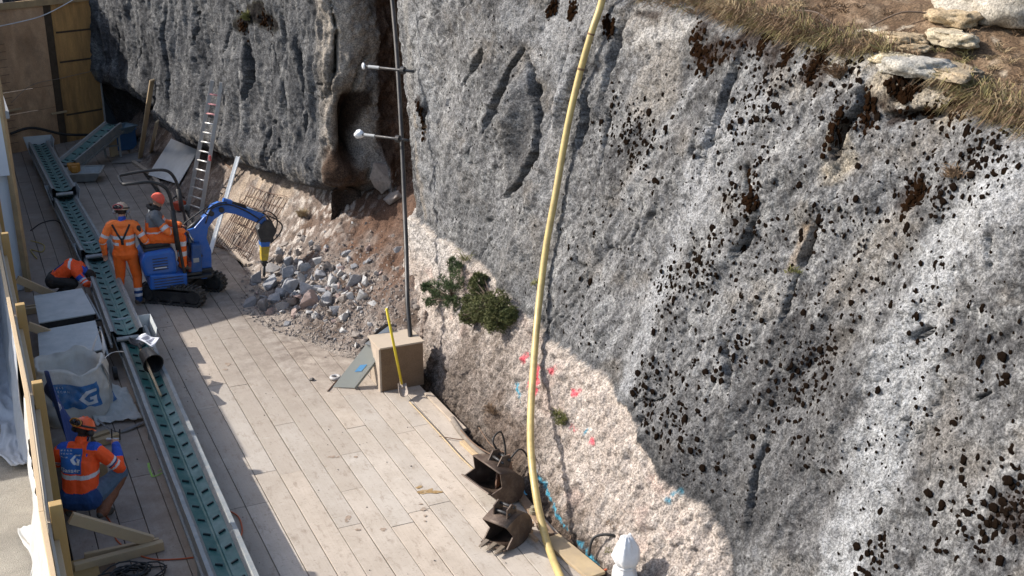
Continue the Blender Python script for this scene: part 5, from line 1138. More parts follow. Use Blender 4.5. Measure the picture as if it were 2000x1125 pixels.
for pp in ([(.34, .05, 1.0), (.12, .1, 1.2), (.1, .1, 1.5), (.4, .08, 1.78), (.62, .08, 1.93)], [(.62, -.09, 1.76), (.5, -.13, 1.86), (.72, -.1, 2.02), (.9, -.08, 2.02)], [(.5, -.1, 1.6), (.62, -.12, 1.92), (.9, -.1, 1.98), (1.2, -.08, 1.80), (1.45, -.09, 1.56)]): q.tube(spline([(x, y, .3+(z-.3)*.8) for x, y, z in pp], 6), .013, 6)
q.build('boom_hoses', BLACK(), ex, smooth=True)
q = MB(); q.add([(-.48, -.3745, .70), (-.28, -.3745, .70), (-.28, -.3745, .72), (-.48, -.3745, .72)], [(0, 1, 2, 3)]); q.build('trim', mat('print_white', (.66, .66, .66)), hd)

# ======================================================= PEOPLE: tapered limbs fused into one continuous surface
SKIN = mat('skin', (.42, .23, .15), .6, .1, 20); ORJ = mat('hivis_orange', (.92, .15, .012), .75, .08, 9, .35, 35, dirt=(.6, .12, .02), dirt_scale=7, dirt_amt=.35, sheen=.0, bdist=.012)
ORL = mat('hivis_orange_light', (.96, .205, .035), .75, .08, 9, .35, 35, dirt=(.8, .17, .04), dirt_scale=7, dirt_amt=.3, bdist=.012)
ORR = mat('hivis_red_orange', (.95, .095, .012), .75, .08, 9, .35, 35, bdist=.012)
SILV = mat('reflective_tape', (.62, .62, .64), .4, .12, 16, .1, 40); NAVY = mat('navy_cloth', (.012, .05, .16), .8, .2, 12, .3, 30); JEAN = mat('denim', (.10, .15, .21), .85, .25, 14, .3, 60)
GREYC = mat('grey_cloth', (.13, .14, .15), .85, .2, 12, .3, 40); BOOT = mat('boot_leather', (.09, .075, .06), .8, .3, 15); HAIR = mat('dark_hair', (.03, .02, .015), .8); CORAL = mat('coral_knit', (.80, .13, .08), .9, .15, 30, .8, 120)
HELO = mat('helmet_orange', (.72, .10, .02), .35, .08); HELT = mat('helmet_beige', (.50, .40, .30), .45, .15, 9, dirt=(.6, .25, .1), dirt_scale=9, dirt_amt=.5); GLS = mat('dark_lens', (.015, .015, .02), .15)
BLU2 = mat('collar_blue', (.02, .08, .42), .8, .2, 20, .3, 60); DKT = mat('dark_cloth', (.025, .022, .02), .85, .2); BRN = mat('brown_knee_pad', (.25, .10, .05), .8, .25, 12)
def person(label, loc, heading, J, zonef, mats, looks=(0, 1, -.2), hands=True, cloth=.010, fat=1.0, boots=True, hcurl=.6, headr=1.0):
    rz = -math.atan2(heading[0], heading[1]); e = empty('person', loc, rz, label, 'person'); caps = []
    V_ = {k: Vector(v) for k, v in J.items()}
    def C_(tg, a, b_, ra, rb): caps.append((tg, Vector(a), Vector(b_), ra, rb))
    f = fat
    pel = (V_['hL']+V_['hR'])/2; ch = V_['chest']; nk = V_['neck']; hd_ = V_['head']
    C_('pelvis', V_['hL']*.9+pel*.1, V_['hR']*.9+pel*.1, .125*f, .125*f)
    for s in (-1, 1):
        sd_ = Vector((s*.055, 0, 0)); C_('torso', pel+sd_+(ch-pel)*.1, ch+sd_*1.2, .115*f, .125*f); C_('torso', ch+sd_, (V_['sL'] if s < 0 else V_['sR'])*.6+nk*.4-(nk-ch)*.25, .12*f, .085*f)
    C_('torso', V_['sL']*.85+nk*.15, V_['sR']*.85+nk*.15, .08*f, .08*f)
    C_('collar', nk+(ch-nk)*.1, nk+(hd_-nk)*.28, .072, .066); C_('neck', nk, hd_, .055, .05)
    lk = Vector(looks).normalized(); upv = (hd_-nk).normalized(); sdv = lk.cross(upv).normalized(); upv = sdv.cross(lk).normalized()
    def HP(x, y, z): return hd_+(sdv*x+lk*y+upv*z)*headr
    C_('head', HP(0, -.02, .03), HP(0, .025, .03), .088, .085); C_('head', HP(0, .02, -.02), HP(0, .045, -.075), .070, .042); C_('head', HP(0, .095, .0), HP(0, .112, -.03), .012, .016)
    for s in (-1, 1): C_('head', HP(s*.083, 0, .01), HP(s*.086, -.01, -.03), .014, .012); C_('head', HP(s*.033, .083, .035), HP(s*.02, .088, .038), .014, .012)
    C_('head', HP(-.02, .088, -.062), HP(.02, .088, -.062), .010, .010)
    for s, k in ((-1, 'L'), (1, 'R')):
        sh, el, wr_ = V_['s'+k], V_['e'+k], V_['w'+k]; C_('uarm'+k, sh, el, .072*f, .058*f); C_('farm'+k, el, wr_, .056*f, .046*f)
        d_ = (wr_-el).normalized(); hx_ = V_.get('hd'+k, d_).normalized() if ('hd'+k) in V_ else d_
        side = hx_.cross(Vector((0, 0, 1))); side = side.normalized() if side.length > .1 else Vector((1, 0, 0)); dn = side.cross(hx_).normalized()*-1
        pc = wr_+hx_*.02; C_('hand', wr_, pc, .028, .03)
        for t_ in (-1, 1): C_('hand', pc+side*.018*t_, pc+hx_*.062+side*.026*t_, .018, .017)
        C_('hand', pc, pc+hx_*.06, .02, .018)
        for i_, (o_, l_) in enumerate(((-.034, .040), (-.012, .047), (.011, .044), (.033, .034))):
            k0 = pc+hx_*.072+side*o_; c_ = hcurl*(1+.12*i_); k1 = k0+(hx_*math.cos(c_)+dn*math.sin(c_))*l_; k2 = k1+(hx_*math.cos(c_*2.1)+dn*math.sin(c_*2.1))*l_*.85
            C_('hand', k0-hx_*.02, k1, .0105, .0095); C_('hand', k1, k2, .0095, .0085)
        ts = -s; b0 = pc+side*(.030*ts)*(1 if side.x*s > 0 else -1)+hx_*.005; sdir = (b0-pc).normalized()
        b1 = b0+(hx_*.7+sdir*.6+dn*.4).normalized()*.035; b2 = b1+(hx_*.9+dn*.5).normalized()*.030; C_('hand', b0, b1, .013, .0115); C_('hand', b1, b2, .0115, .010)
        hp_, kn, an, to = V_['h'+k], V_['k'+k], V_['a'+k], V_['t'+k]; C_('thigh'+k, hp_, kn, .105*f, .078*f); C_('shin'+k, kn, an+(kn-an)*.02, .076*f, .060*f)
        C_('boot', an, an+Vector((0, 0, -.01)), .056, .058); hl = an-(to-an).normalized()*.05; C_('boot', hl+Vector((0, 0, -.035)), to, .045, .042); C_('boot', an+Vector((0, 0, -.01)), to+Vector((0, 0, .01)), .052, .036)
    bm = bmesh.new()
    for tg, a, b_, ra, rb in caps:
        t = bmesh.new(); sub = 2 if ra > .03 else 1
        r0 = bmesh.ops.create_icosphere(t, subdivisions=sub+0, radius=ra, matrix=Matrix.Translation(a)); bmesh.ops.create_icosphere(t, subdivisions=sub, radius=rb, matrix=Matrix.Translation(b_))
        h = bmesh.ops.convex_hull(t, input=t.verts); bmesh.ops.delete(t, geom=[g for g in h['geom_interior'] if isinstance(g, bmesh.types.BMVert)], context='VERTS')
        n0 = len(bm.verts); vm = {}
        for v in t.verts: vm[v] = bm.verts.new(v.co)
        for fc_ in t.faces:
            try: bm.faces.new([vm[v] for v in fc_.verts])
            except ValueError: pass
        t.free()
    me = bpy.data.meshes.new('body'); bm.to_mesh(me); bm.free(); o = bpy.data.objects.new('tmp', me); col.objects.link(o)
    md = o.modifiers.new('r', 'REMESH'); md.mode = 'VOXEL'; md.voxel_size = .0085; ms = o.modifiers.new('s', 'SMOOTH'); ms.factor = .5; ms.iterations = 2
    dg = bpy.context.evaluated_depsgraph_get(); me2 = bpy.data.meshes.new_from_object(o.evaluated_get(dg)); bpy.data.objects.remove(o)
    me2.materials.clear(); names = list(mats.keys())
    for k in names: me2.materials.append(mats[k])
    P = np.array([v.co for v in me2.vertices]); D = []; T = []
    for tg, a, b_, ra, rb in caps:
        A_ = np.array(a); B_ = np.array(b_); d_ = B_-A_; L2 = (d_**2).sum()+1e-9; t = np.clip(((P-A_)@d_)/L2, 0, 1); D.append(np.linalg.norm(P-A_-t[:, None]*d_, axis=1)-(ra+(rb-ra)*t)); T.append(t)
    D = np.array(D); T = np.array(T); k = D.argmin(0); tt = T[k, np.arange(len(P))]
    tagv = np.array([c[0] for c in caps])[k]
    skinv = np.isin(tagv, ['hand', 'head', 'neck'])
    fo_ = (fbm(P[:, 0]*14, P[:, 1]*14, P[:, 2]*9, 3, 7)*cloth+fbm(P[:, 0]*34, P[:, 1]*34, P[:, 2]*22, 2, 9)*cloth*.4)*(~skinv)*(tagv != 'boot')
    nr = np.array([v.normal for v in me2.vertices]); Pn = P+nr*fo_[:, None]
    me2.vertices.foreach_set('co', Pn.astype(np.float32).ravel())
    mi = []
    for pl in me2.polygons:
        v = pl.vertices[0]; mi.append(names.index(zonef(tagv[v], tt[v], P[v], nr[v])))
    me2.polygons.foreach_set('material_index', np.array(mi, np.int32)); me2.polygons.foreach_set('use_smooth', np.ones(len(mi), bool)); me2.update()
    ob = bpy.data.objects.new('body', me2); col.objects.link(ob); ob.parent = e; me2.name = 'body'
    bv = BVHTree.FromPolygons([tuple(p_) for p_ in Pn], [tuple(pl.vertices) for pl in me2.polygons])
    return e, ob, bv, HP
def helmet(e, HP, m, muffs, goggles, name='helmet'):
    q = MB(); n = 10; vs = []; fs = []
    for i in range(n+1):
        a = (math.pi/2*1.05)*i/n
        for j in range(28):
            b_ = 2*math.pi*j/28; k = 1+.02*math.cos(b_*6); vs.append(HP(.118*math.sin(a)*math.cos(b_)*k, (.14*math.sin(a)*math.sin(b_)-.005)*k, .035+.118*math.cos(a)))
    for i in range(n):
        for j in range(28): fs.append((i*28+j, (i+1)*28+j, (i+1)*28+(j+1) % 28, i*28+(j+1) % 28))
    vs2 = [HP(.132*math.cos(2*math.pi*j/28), .155*math.sin(2*math.pi*j/28)+.01, .022) for j in range(28)]; k = len(vs); vs += vs2; fs += [(n*28+j, k+j, k+(j+1) % 28, n*28+(j+1) % 28) for j in range(28)]
    q.add(vs, fs); h = q.build(name, m, e, smooth=True, solid=.006)
    for s in (-1, 0, 1):
        q = MB(); q.tube([HP(s*.045, -.10+.02, .105 if s else .115), HP(s*.05, 0, .152 if s else .16), HP(s*.045, .09, .115 if s else .125)], .010, 8); q.build('ridge', m, h, smooth=True)
    for s in (-1, 1):
        if muffs: q = MB(); q.tube([HP(s*.10, 0, -.01), HP(s*.145, 0, -.01)], [.045, .038], 14); q.build('ear_muff', muffs, h, smooth=True)
    q = MB(); q.tube([HP(-.09, .03, -.0), HP(-.06, .06, -.10), HP(0, .075, -.13), HP(.06, .06, -.10), HP(.09, .03, 0)], .007, 6); q.build('chin_strap', BLACK(), h, smooth=True)
    if goggles:
        gy = goggles; g = MB(); g.tube([HP(.128*math.cos(t_*.31), (.15*math.sin(t_*.31)), .055) for t_ in range(21)], .013, 6); gg = g.build('goggle_band', BLACK(), h, smooth=True)
        for s in (-1, 1):
            g = MB(); c_ = HP(s*.045, gy*.135, .075); c2_ = HP(s*.05, gy*.165, .085); g.tube([c_, c2_], [.042, .036], 14); g.build('goggle_lens', GLS, gg, smooth=True)
        g = MB(); g.tube([HP(.085*math.cos(t_*.33), gy*.155, .078+.045*math.sin(t_*.33)) for t_ in range(20)], .009, 6); g.build('goggle_frame', ORG if m is HELO else REDP, gg, smooth=True)
    return h
# --- standing man
def z_stand(tg, t, p, n):
    if tg in ('head', 'neck'): return 'hair' if (n[1] < .3 and tg == 'head' and p[2] > 1.62) else 'skin'
    if tg == 'hand': return 'glove'
    if tg == 'collar': return 'blue'
    if tg == 'boot': return 'boot'
    z = p[2]
    if tg.startswith('shin'): return 'silver' if (.50 < t < .62 or .74 < t < .86) else ('blue2' if t > .62 else 'trouser')
    if tg.startswith('thigh') or tg == 'pelvis': return 'trouser'
    if tg == 'torso':
        if 1.24 < z < 1.30 or 1.13 < z < 1.185: return 'trouser' if (abs(p[0]) < .06 and n[1] < 0 and z < 1.2) else 'silver'
        if z < 1.10 or (z < 1.22 and abs(p[0]) < .07): return 'trouser'
        return 'light'
    if tg.startswith('uarm'): return 'silver' if (.58 < t < .76) else 'light'
    if tg.startswith('farm'): return 'silver' if t < .16 else 'light'
    return 'light'
pm = atz(256, 594)
J = dict(hL=(-.10, 0, .95), hR=(.10, 0, .95), chest=(0, .02, 1.33), neck=(0, .03, 1.53), head=(0, .06, 1.70), sL=(-.21, 0, 1.46), sR=(.21, 0, 1.46), eL=(-.35, -.05, 1.20), eR=(.36, -.04, 1.20), wL=(-.36, .05, .95), wR=(.44, .12, .98),
         kL=(-.14, .06, .52), kR=(.15, .04, .52), aL=(-.20, .05, .10), aR=(.16, -.06, .10), tL=(-.23, .20, .045), tR=(.24, .08, .045))
M_ = dict(skin=SKIN, hair=HAIR, glove=SKIN, blue=BLU2, blue2=NAVY, boot=BOOT, silver=SILV, trouser=ORJ, light=ORL)
e1, b1_, bv1, HP1 = person('standing man seen from behind in orange overalls with crossed black braces', (pm.x, pm.y, 0), (.34, .94), J, z_stand, M_, looks=(.15, 1, -.25), fat=1.1)
helmet(e1, HP1, HELT, mat('muff_grey', (.25, .24, .25), .4), -1)
def on_back(bv, x, z, off=.006, dy=-1):
    h = bv.ray_cast(Vector((x, dy, z)), Vector((0, 1, 0))); return (h[0]+h[1]*off) if h[0] is not None else Vector((x, -.1, z))
def ribbon(bv, pts, wd, m, name, par, off=.006):
    vs = []
    P = spline([Vector((x, 0, z)) for x, z in pts], 8)
    for i, p_ in enumerate(P):
        t = (P[min(i+1, len(P)-1)]-P[max(0, i-1)]).normalized(); s = Vector((t.z, 0, -t.x))*wd/2
        for v in (p_+s, p_-s): vs.append(on_back(bv, v.x, v.z, off))
    q = MB(); q.add(vs, [(2*i, 2*i+1, 2*i+3, 2*i+2) for i in range(len(P)-1)]); return q.build(name, m, par, smooth=True, solid=.004)
ribbon(bv1, [(-.15, 1.50), (-.08, 1.36), (-.018, 1.24)], .032, BLACK(), 'brace_strap', e1); ribbon(bv1, [(.15, 1.50), (.08, 1.36), (.018, 1.24)], .032, BLACK(), 'brace_strap', e1); ribbon(bv1, [(0, 1.26), (0, 1.14)], .05, BLACK(), 'brace_strap', e1)
# --- operator
def z_op(tg, t, p, n):
    if tg in ('head', 'neck'): return 'skin'
    if tg == 'hand': return 'glove'
    if tg == 'collar': return 'dark'
    if tg == 'boot': return 'boot'
    if tg.startswith('shin'): return 'silver' if (.10 < t < .28 or .48 < t < .66) else 'trouser'
    if tg.startswith('thigh') or tg == 'pelvis': return 'trouser'
    if tg.startswith('uarm'): return 'grey' if t < .55 else ('silver' if .66 < t < .86 else 'light')
    if tg.startswith('farm'): return 'silver' if t < .12 else 'light'
    if tg == 'torso': return 'grey' if (p[2] > 1.50 or (abs(p[0]) > .17 and p[2] > 1.42)) else ('silver' if 1.28 < p[2] < 1.33 else 'trouser')
    return 'trouser'
J = dict(hL=(-.10, 0, 1.20), hR=(.10, 0, 1.20), chest=(0, .04, 1.50), neck=(0, .08, 1.70), head=(0, .13, 1.84), sL=(-.22, .06, 1.61), sR=(.22, .06, 1.61), eL=(-.29, .22, 1.36), eR=(.31, .24, 1.36), wL=(-.17, .48, 1.32), wR=(.16, .50, 1.30),
         kL=(-.16, .46, 1.16), kR=(.18, .46, 1.18), aL=(-.16, .46, .68), aR=(.18, .45, .68), tL=(-.17, .62, .60), tR=(.19, .61, .60))
mo = ex.matrix_world.copy()
exM = Matrix.Translation((3.17, 21.05, 0)) @ Matrix.Rotation(R(-1), 4, 'Z'); lo = exM @ Vector((-.41, 0, 0))
e2, b2_, bv2, HP2 = person('seated digger operator in orange and grey workwear with a coral knit hat', (lo.x, lo.y, -.02), (1, -.10), J, z_op, dict(skin=SKIN, glove=SKIN, dark=DKT, boot=BOOT, silver=SILV, trouser=ORJ, light=ORL, grey=GREYC), looks=(.25, .8, -.6), fat=1.2)
q = MB(); vs = []; fs = []
for i in range(9):
    a = math.pi/2*1.12*i/8
    for j in range(24): b_ = 2*math.pi*j/24; k = 1+.015*math.cos(b_*12); vs.append(HP2(.104*math.sin(a)*math.cos(b_)*k, .115*math.sin(a)*math.sin(b_)*k-.008, .03+.118*math.cos(a)))
for i in range(8):
    for j in range(24): fs.append((i*24+j, (i+1)*24+j, (i+1)*24+(j+1) % 24, i*24+(j+1) % 24))
q.add(vs, fs); q.build('knit_hat', CORAL, e2, smooth=True, solid=.008)
q = MB(); q.tube([HP2(.1*math.cos(a*.3), -.02+.10*math.sin(a*.3)*(.6), -.10) if 0 else Vector((.10*math.cos(a*.3), .06+.095*math.sin(a*.3), 1.735+.03*math.sin(a*.3+3.6))) for a in range(22)], .034, 8); q.build('hood', DKT, e2, smooth=True)
# --- crouching man
def z_cr(tg, t, p, n):
    if tg in ('head', 'neck'): return 'hair' if n[1] < .2 else 'skin'
    if tg == 'hand': return 'skin'
    if tg == 'collar': return 'orange'
    if tg == 'boot': return 'boot'
    if tg.startswith('shin'): return 'brown'
    if tg.startswith('thigh'): return 'jean' if t > .12 else 'navy'
    if tg == 'pelvis': return 'navy'
    if tg.startswith('uarm'): return 'silver' if (.55 < t < .64 or .76 < t < .84) else ('navy' if (.64 <= t <= .70) else 'orange')
    if tg.startswith('farm'): return 'navyb' if t > .45 else 'orange'
    z = p[2]
    if z < .36: return 'navy'
    if z < .425: return 'silver'
    if z < .445: return 'navy'
    if .60 < z < .655: return 'silver'
    if z > .86 and abs(p[0]) > .12 and n[2] > .5: return 'navyb'
    return 'orange'
pc_ = atz(168, 1014)
J = dict(hL=(-.12, -.06, .33), hR=(.12, -.06, .33), chest=(0, .05, .72), neck=(0, .12, .96), head=(.03, .18, 1.10), sL=(-.22, .08, .87), sR=(.22, .08, .87), eL=(-.34, .2, .66), eR=(.42, .16, .62), wL=(-.12, .42, .74), wR=(.33, .36, .80),
         kL=(-.26, .38, .46), kR=(.34, .36, .44), aL=(-.18, .0, .12), aR=(.22, -.02, .12), tL=(-.2, .16, .045), tR=(.26, .14, .045))
e3, b3_, bv3, HP3 = person('man crouching by the fence in orange jacket with blue square print on the back', (pc_.x, pc_.y, 0), (.46, .89), J, z_cr, dict(skin=SKIN, hair=HAIR, orange=ORR, boot=BOOT, brown=BRN, jean=JEAN, navy=NAVY, navyb=BLU2, silver=SILV), looks=(.35, .8, -.5), fat=1.26, hcurl=.9)
helmet(e3, HP3, HELO, BLACK(), -1)
def back_patch(vs, fs, m, name, off, par, bv): q = MB(); q.add([on_back(bv, x, z, off) for x, z in vs], fs); return q.build(name, m, par, smooth=True)
cx0, cz0, sz = -.20, .67, .27
g_ = grid_poly(14, 14); lg = back_patch([(cx0+x*sz, cz0+y*sz) for x, y in g_[0]], g_[1], mat('print_blue_clean', (.02, .13, .42), .6, .05), 'logo_square', .005, e3, bv3)
g_ = grid_poly(60, 60, lambda x, y: inpoly(x, y, GP)); back_patch([(cx0+sz*(.42+.52*x), cz0+sz*(.34+.44*y)) for x, y in g_[0]], g_[1], WHP, 'logo_letter', .009, lg, bv3)
v_, f_ = textmesh('Gasser', 1.0, True); wx = max(p_.x for p_ in v_); back_patch([(cx0+sz*(.04+.92*p_.x/wx), cz0+sz*(.08+.24*p_.y)) for p_ in v_], f_, WHP, 'logo_lettering', .009, lg, bv3)
for r_, tx_ in enumerate(['F E L S', 'T E C H', 'N I K']):
    v_, f_ = textmesh(tx_, 1.0, True); wx = max(p_.x for p_ in v_); back_patch([(cx0+sz*(.05+.50*p_.x/wx*len(tx_)/7), cz0+sz*(.90-.13*r_+.075*p_.y)) for p_ in v_], f_, WHP, 'logo_lettering', .009, lg, bv3)
hw = e3.matrix_world
rz3 = -math.atan2(.46, .89); M3_ = Matrix.Translation((pc_.x, pc_.y, 0)) @ Matrix.Rotation(rz3, 4, 'Z')
tw = M3_ @ Vector((.30, .45, .83)); tl_ = empty('handheld_tool', tuple(tw), rz3, 'small grey tool with two black prongs held up by the crouching man', 'tool')
q = MB(); q.box((-.05, .02, 0), (.16, .05, .035)); q.build('body', GALV(), tl_, bevel=.01)
for dx in (-.06, .04): q = MB(); q.tube([(dx, .02, .0), (dx, .05, .13)], .010, 6); q.build('prong', BLACK(), tl_)
# --- bending man
def z_bd(tg, t, p, n):
    if tg in ('head', 'neck'): return 'hair' if n[2] > -.2 else 'skin'
    if tg == 'hand': return 'skin'
    if tg == 'collar': return 'navyb'
    if tg == 'boot': return 'boot'
    if tg.startswith('shin') or tg.startswith('thigh') or tg == 'pelvis': return 'dark'
    if tg.startswith('uarm'): return 'silver' if (.60 < t < .72 or .82 < t < .92) else ('navyb' if .3 < t < .6 and n[2] < .6 else 'orange')
    if tg.startswith('farm'): return 'silver' if (.25 < t < .4 or t > .85) else ('navyb' if .4 <= t < .55 else 'orange')
    if n[2] > .3 and -.14 < p[0] < .1 and .02 < p[1] < .20: return 'navy'
    if n[2] > .2 and .30 < p[1] < .34: return 'silver'
    return 'orange'
pb = atz(112, 592)
J = dict(hL=(-.12, 0, .45), hR=(.12, 0, .45), chest=(0, .30, .66), neck=(0, .50, .60), head=(0, .60, .48), sL=(-.2, .42, .62), sR=(.2, .42, .62), eL=(-.26, .56, .42), eR=(.27, .58, .42), wL=(-.1, .76, .32), wR=(.14, .78, .34),
         kL=(-.2, .36, .44), kR=(.22, .36, .42), aL=(-.17, .02, .12), aR=(.18, .0, .12), tL=(-.2, .16, .045), tR=(.22, .15, .045))
e4, b4_, bv4, HP4 = person('man bent low at the far fence in orange jacket with dark blue patches', (pb.x, pb.y, 0), (.93, -.25), J, z_bd, dict(skin=SKIN, hair=HAIR, orange=ORR, boot=BOOT, dark=DKT, navy=NAVY, navyb=BLU2, silver=SILV), looks=(0, .6, -.8), fat=1.12)
# ======================================================= HOSE, PIPE, ROCK BOLTS
def at_d(px, py, d): r_ = ray(px, py); return CP+r_*(d/r_.dot(FH))
YH = mat('yellow_hose', (.50, .38, .15), .45, .12, 3, .1, 30, dirt=(.28, .20, .10), dirt_scale=7, dirt_amt=.75)
hp_px = [(1182, -25), (1172, 15), (1155, 65), (1132, 145), (1112, 230), (1097, 310), (1085, 380), (1067, 480), (1053, 590), (1044, 690), (1037, 800), (1037, 880), (1046, 960), (1058, 1020), (1072, 1070), (1096, 1130), (1125, 1180)]
top_c, _ = rock_at(1172, 40); dT = (top_c-CP).dot(FH)-.75; bt_ = atz(1066, 1050, .10); dB = (bt_-CP).dot(FH)
pts = []
for px_, py_ in hp_px:
    f = np.clip((py_-15)/(1050-15), -.05, 1); d_ = dT+(dB-dT)*f**.85
    if py_ > 1045: p_ = atz(px_, py_, .08)
    elif py_ > 0:
        rk = (rock_at(px_+12, py_)[0]-CP).dot(FH)-.07; g_ = float(np.clip((py_-720)/310, 0, 1)); p_ = at_d(px_, py_, min(rk*(1-g_)+d_*g_, rk))
    else: p_ = at_d(px_, py_, (rock_at(1175, 60)[0]-CP).dot(FH)+.05)
    pts.append(p_)
hs_ = empty('yellow_hose', tuple(bt_), 0, 'long yellow hose hanging from the crest down onto the deck edge', 'hose')
q = MB(); q.tube(spline(pts, 7), .045, 14); K(q.build('tube', YH, smooth=True), hs_)
P_ = spline(pts, 7)
for k_ in (14, 20): q = MB(); a = P_[k_]; b_ = P_[k_+1]; q.tube([a, a.lerp(b_, .35)], .049, 14); K(q.build('tie', mat('rusty_tie', (.2, .12, .06), .8), smooth=True), hs_)
bpx = [(762, -30), (768, 20), (776, 120), (784, 260), (790, 400), (794, 500), (796, 590), (801, 650), (806, 700)]
q = MB(); q.tube(spline([at_d(px_, py_, float(np.interp(py_, [-30, 130, 420, 600, 700], [20.1, 19.4, 18.1, 17.0, 16.6]))) for px_, py_ in bpx], 8), .036, 12)
tag(q.build('black_pipe', mat('pe_pipe', (.02, .019, .018), .45, .15, 4, dirt=(.12, .10, .09), dirt_scale=3, dirt_amt=.5), smooth=True), 'long black plastic pipe hanging down the brown gully behind the chipboard box', 'pipe')
def bolt(a, b_, capm, label, bag_=False):
    A_ = at_d(*a, 18.9); B_ = at_d(*b_, 18.6); e = empty('rock_anchor', tuple(B_), 0, label, 'anchor'); q = MB(); q.tube([A_, B_, B_+(B_-A_).normalized()*.15], .022, 8); K(q.build('rod', STEELD(), smooth=True), e)
    q = MB(); q.tube([B_+(A_-B_)*.02, B_+(A_-B_)*.10], .06, 12); K(q.build('plate', STEELD()), e)
    q = MB()
    if bag_:
        q.sphere(A_, .085, 9, (1, .8, .75)); [setattr(v, 'x', v.x+.02*noise.noise(v*30)) for v in q.v]; [setattr(v, 'z', v.z+.03*noise.noise(v*25)) for v in q.v]; K(q.build('plastic_cover', capm, smooth=True), e)
    else: q.sphere(A_, .045, 8, (.6, 1, 1.2)); K(q.build('cap', capm, smooth=True), e)
    q = MB(); q.tube([A_.lerp(B_, .12), A_.lerp(B_, .38)], .026, 10); K(q.build('sleeve', mat('sleeve_grey', (.35, .36, .36), .5)), e)
WPL = mat('white_plastic', (.72, .73, .74), .35, .08, 12, .5, 30, bdist=.02)
bolt((710, 129), (792, 138), WPL, 'upper steel rock anchor with a small white cap across the brown gully'); bolt((702, 262), (782, 272), WPL, 'lower steel rock anchor with a white plastic cover across the brown gully', True)
# gully stones
for px_, py_, r_, lb in [(745, 345, .34, 'tall grey stone wedged in the gully left of the black pipe'), (772, 385, .26, 'grey stone wedged in the gully right beside the black pipe'), (905, 0, 0, '')]:
    if r_ == 0: continue
    P0, n0 = rock_at(px_, py_); me = protos[3][3 if px_ == 745 else 5].copy(); o = bpy.data.objects.new('wedged_stone', me); col.objects.link(o); o.scale = (r_*.8, r_*.6, r_*1.25); o.rotation_euler = (.2, .3, px_); o.location = P0+n0*.10+Vector((0, 0, .0)); tag(o, lb, 'rock')
# ======================================================= MOSS ON THE FACE
MOS = mat('black_moss', (.005, .0035, .003), 1, .5, 30, .6, 90, c2=(.011, .007, .0045), bdist=.008, spec=0)
rg_ = random.Random(11); MV = []; MF = []
_ic = bmesh.new(); bmesh.ops.create_icosphere(_ic, subdivisions=2, radius=1); ICV = [v.co.copy() for v in _ic.verts]; ICF = [tuple(v.index for v in f.verts) for f in _ic.faces]; _ic.free()
MGRID = {}
def cushion(s_, z_, r):
    if r > .05:
        for _i in range(9): cushion(s_+rg_.gauss(0, r*.55), z_+rg_.gauss(0, r*.55), r*rg_.uniform(.25, .5))
        return
    P0, n0, _ = rock_sz(s_, z_); t1 = n0.cross(Vector((0, 0, 1))).normalized(); t2 = n0.cross(t1); k = len(MV); sd = rg_.uniform(0, 99); ex_ = rg_.uniform(.75, 1.3)
    if r > .012:
        key = (int(s_*8), int(z_*8))
        for _a in (-1, 0, 1):
            for _b in (-1, 0, 1):
                for (s2, z2, r2) in MGRID.get((key[0]+_a, key[1]+_b), ()):
                    if (s2-s_)**2+(z2-z_)**2 < (.85*(r+r2))**2 and rg_.random() < .8: return
        MGRID.setdefault(key, []).append((s_, z_, r))
    cushion_raw(s_, z_, r)
def cushion_raw(s_, z_, r):
    P0, n0, _ = rock_sz(s_, z_); t1 = n0.cross(Vector((0, 0, 1))).normalized(); t2 = n0.cross(t1); k = len(MV); sd = rg_.uniform(0, 99); ex_ = rg_.uniform(.75, 1.3)
    for v in ICV:
        f = 1.0+.34*noise.noise(v*1.7+Vector((sd, 0, 0)))+.3*noise.noise(v*4+Vector((sd, 5, 0))); w_ = v*f*r
        MV.append(P0+t1*w_.x*ex_+t2*w_.y/ex_*1.1+n0*(w_.z*.26))
    MF.extend(tuple(i+k for i in f) for f in ICF)
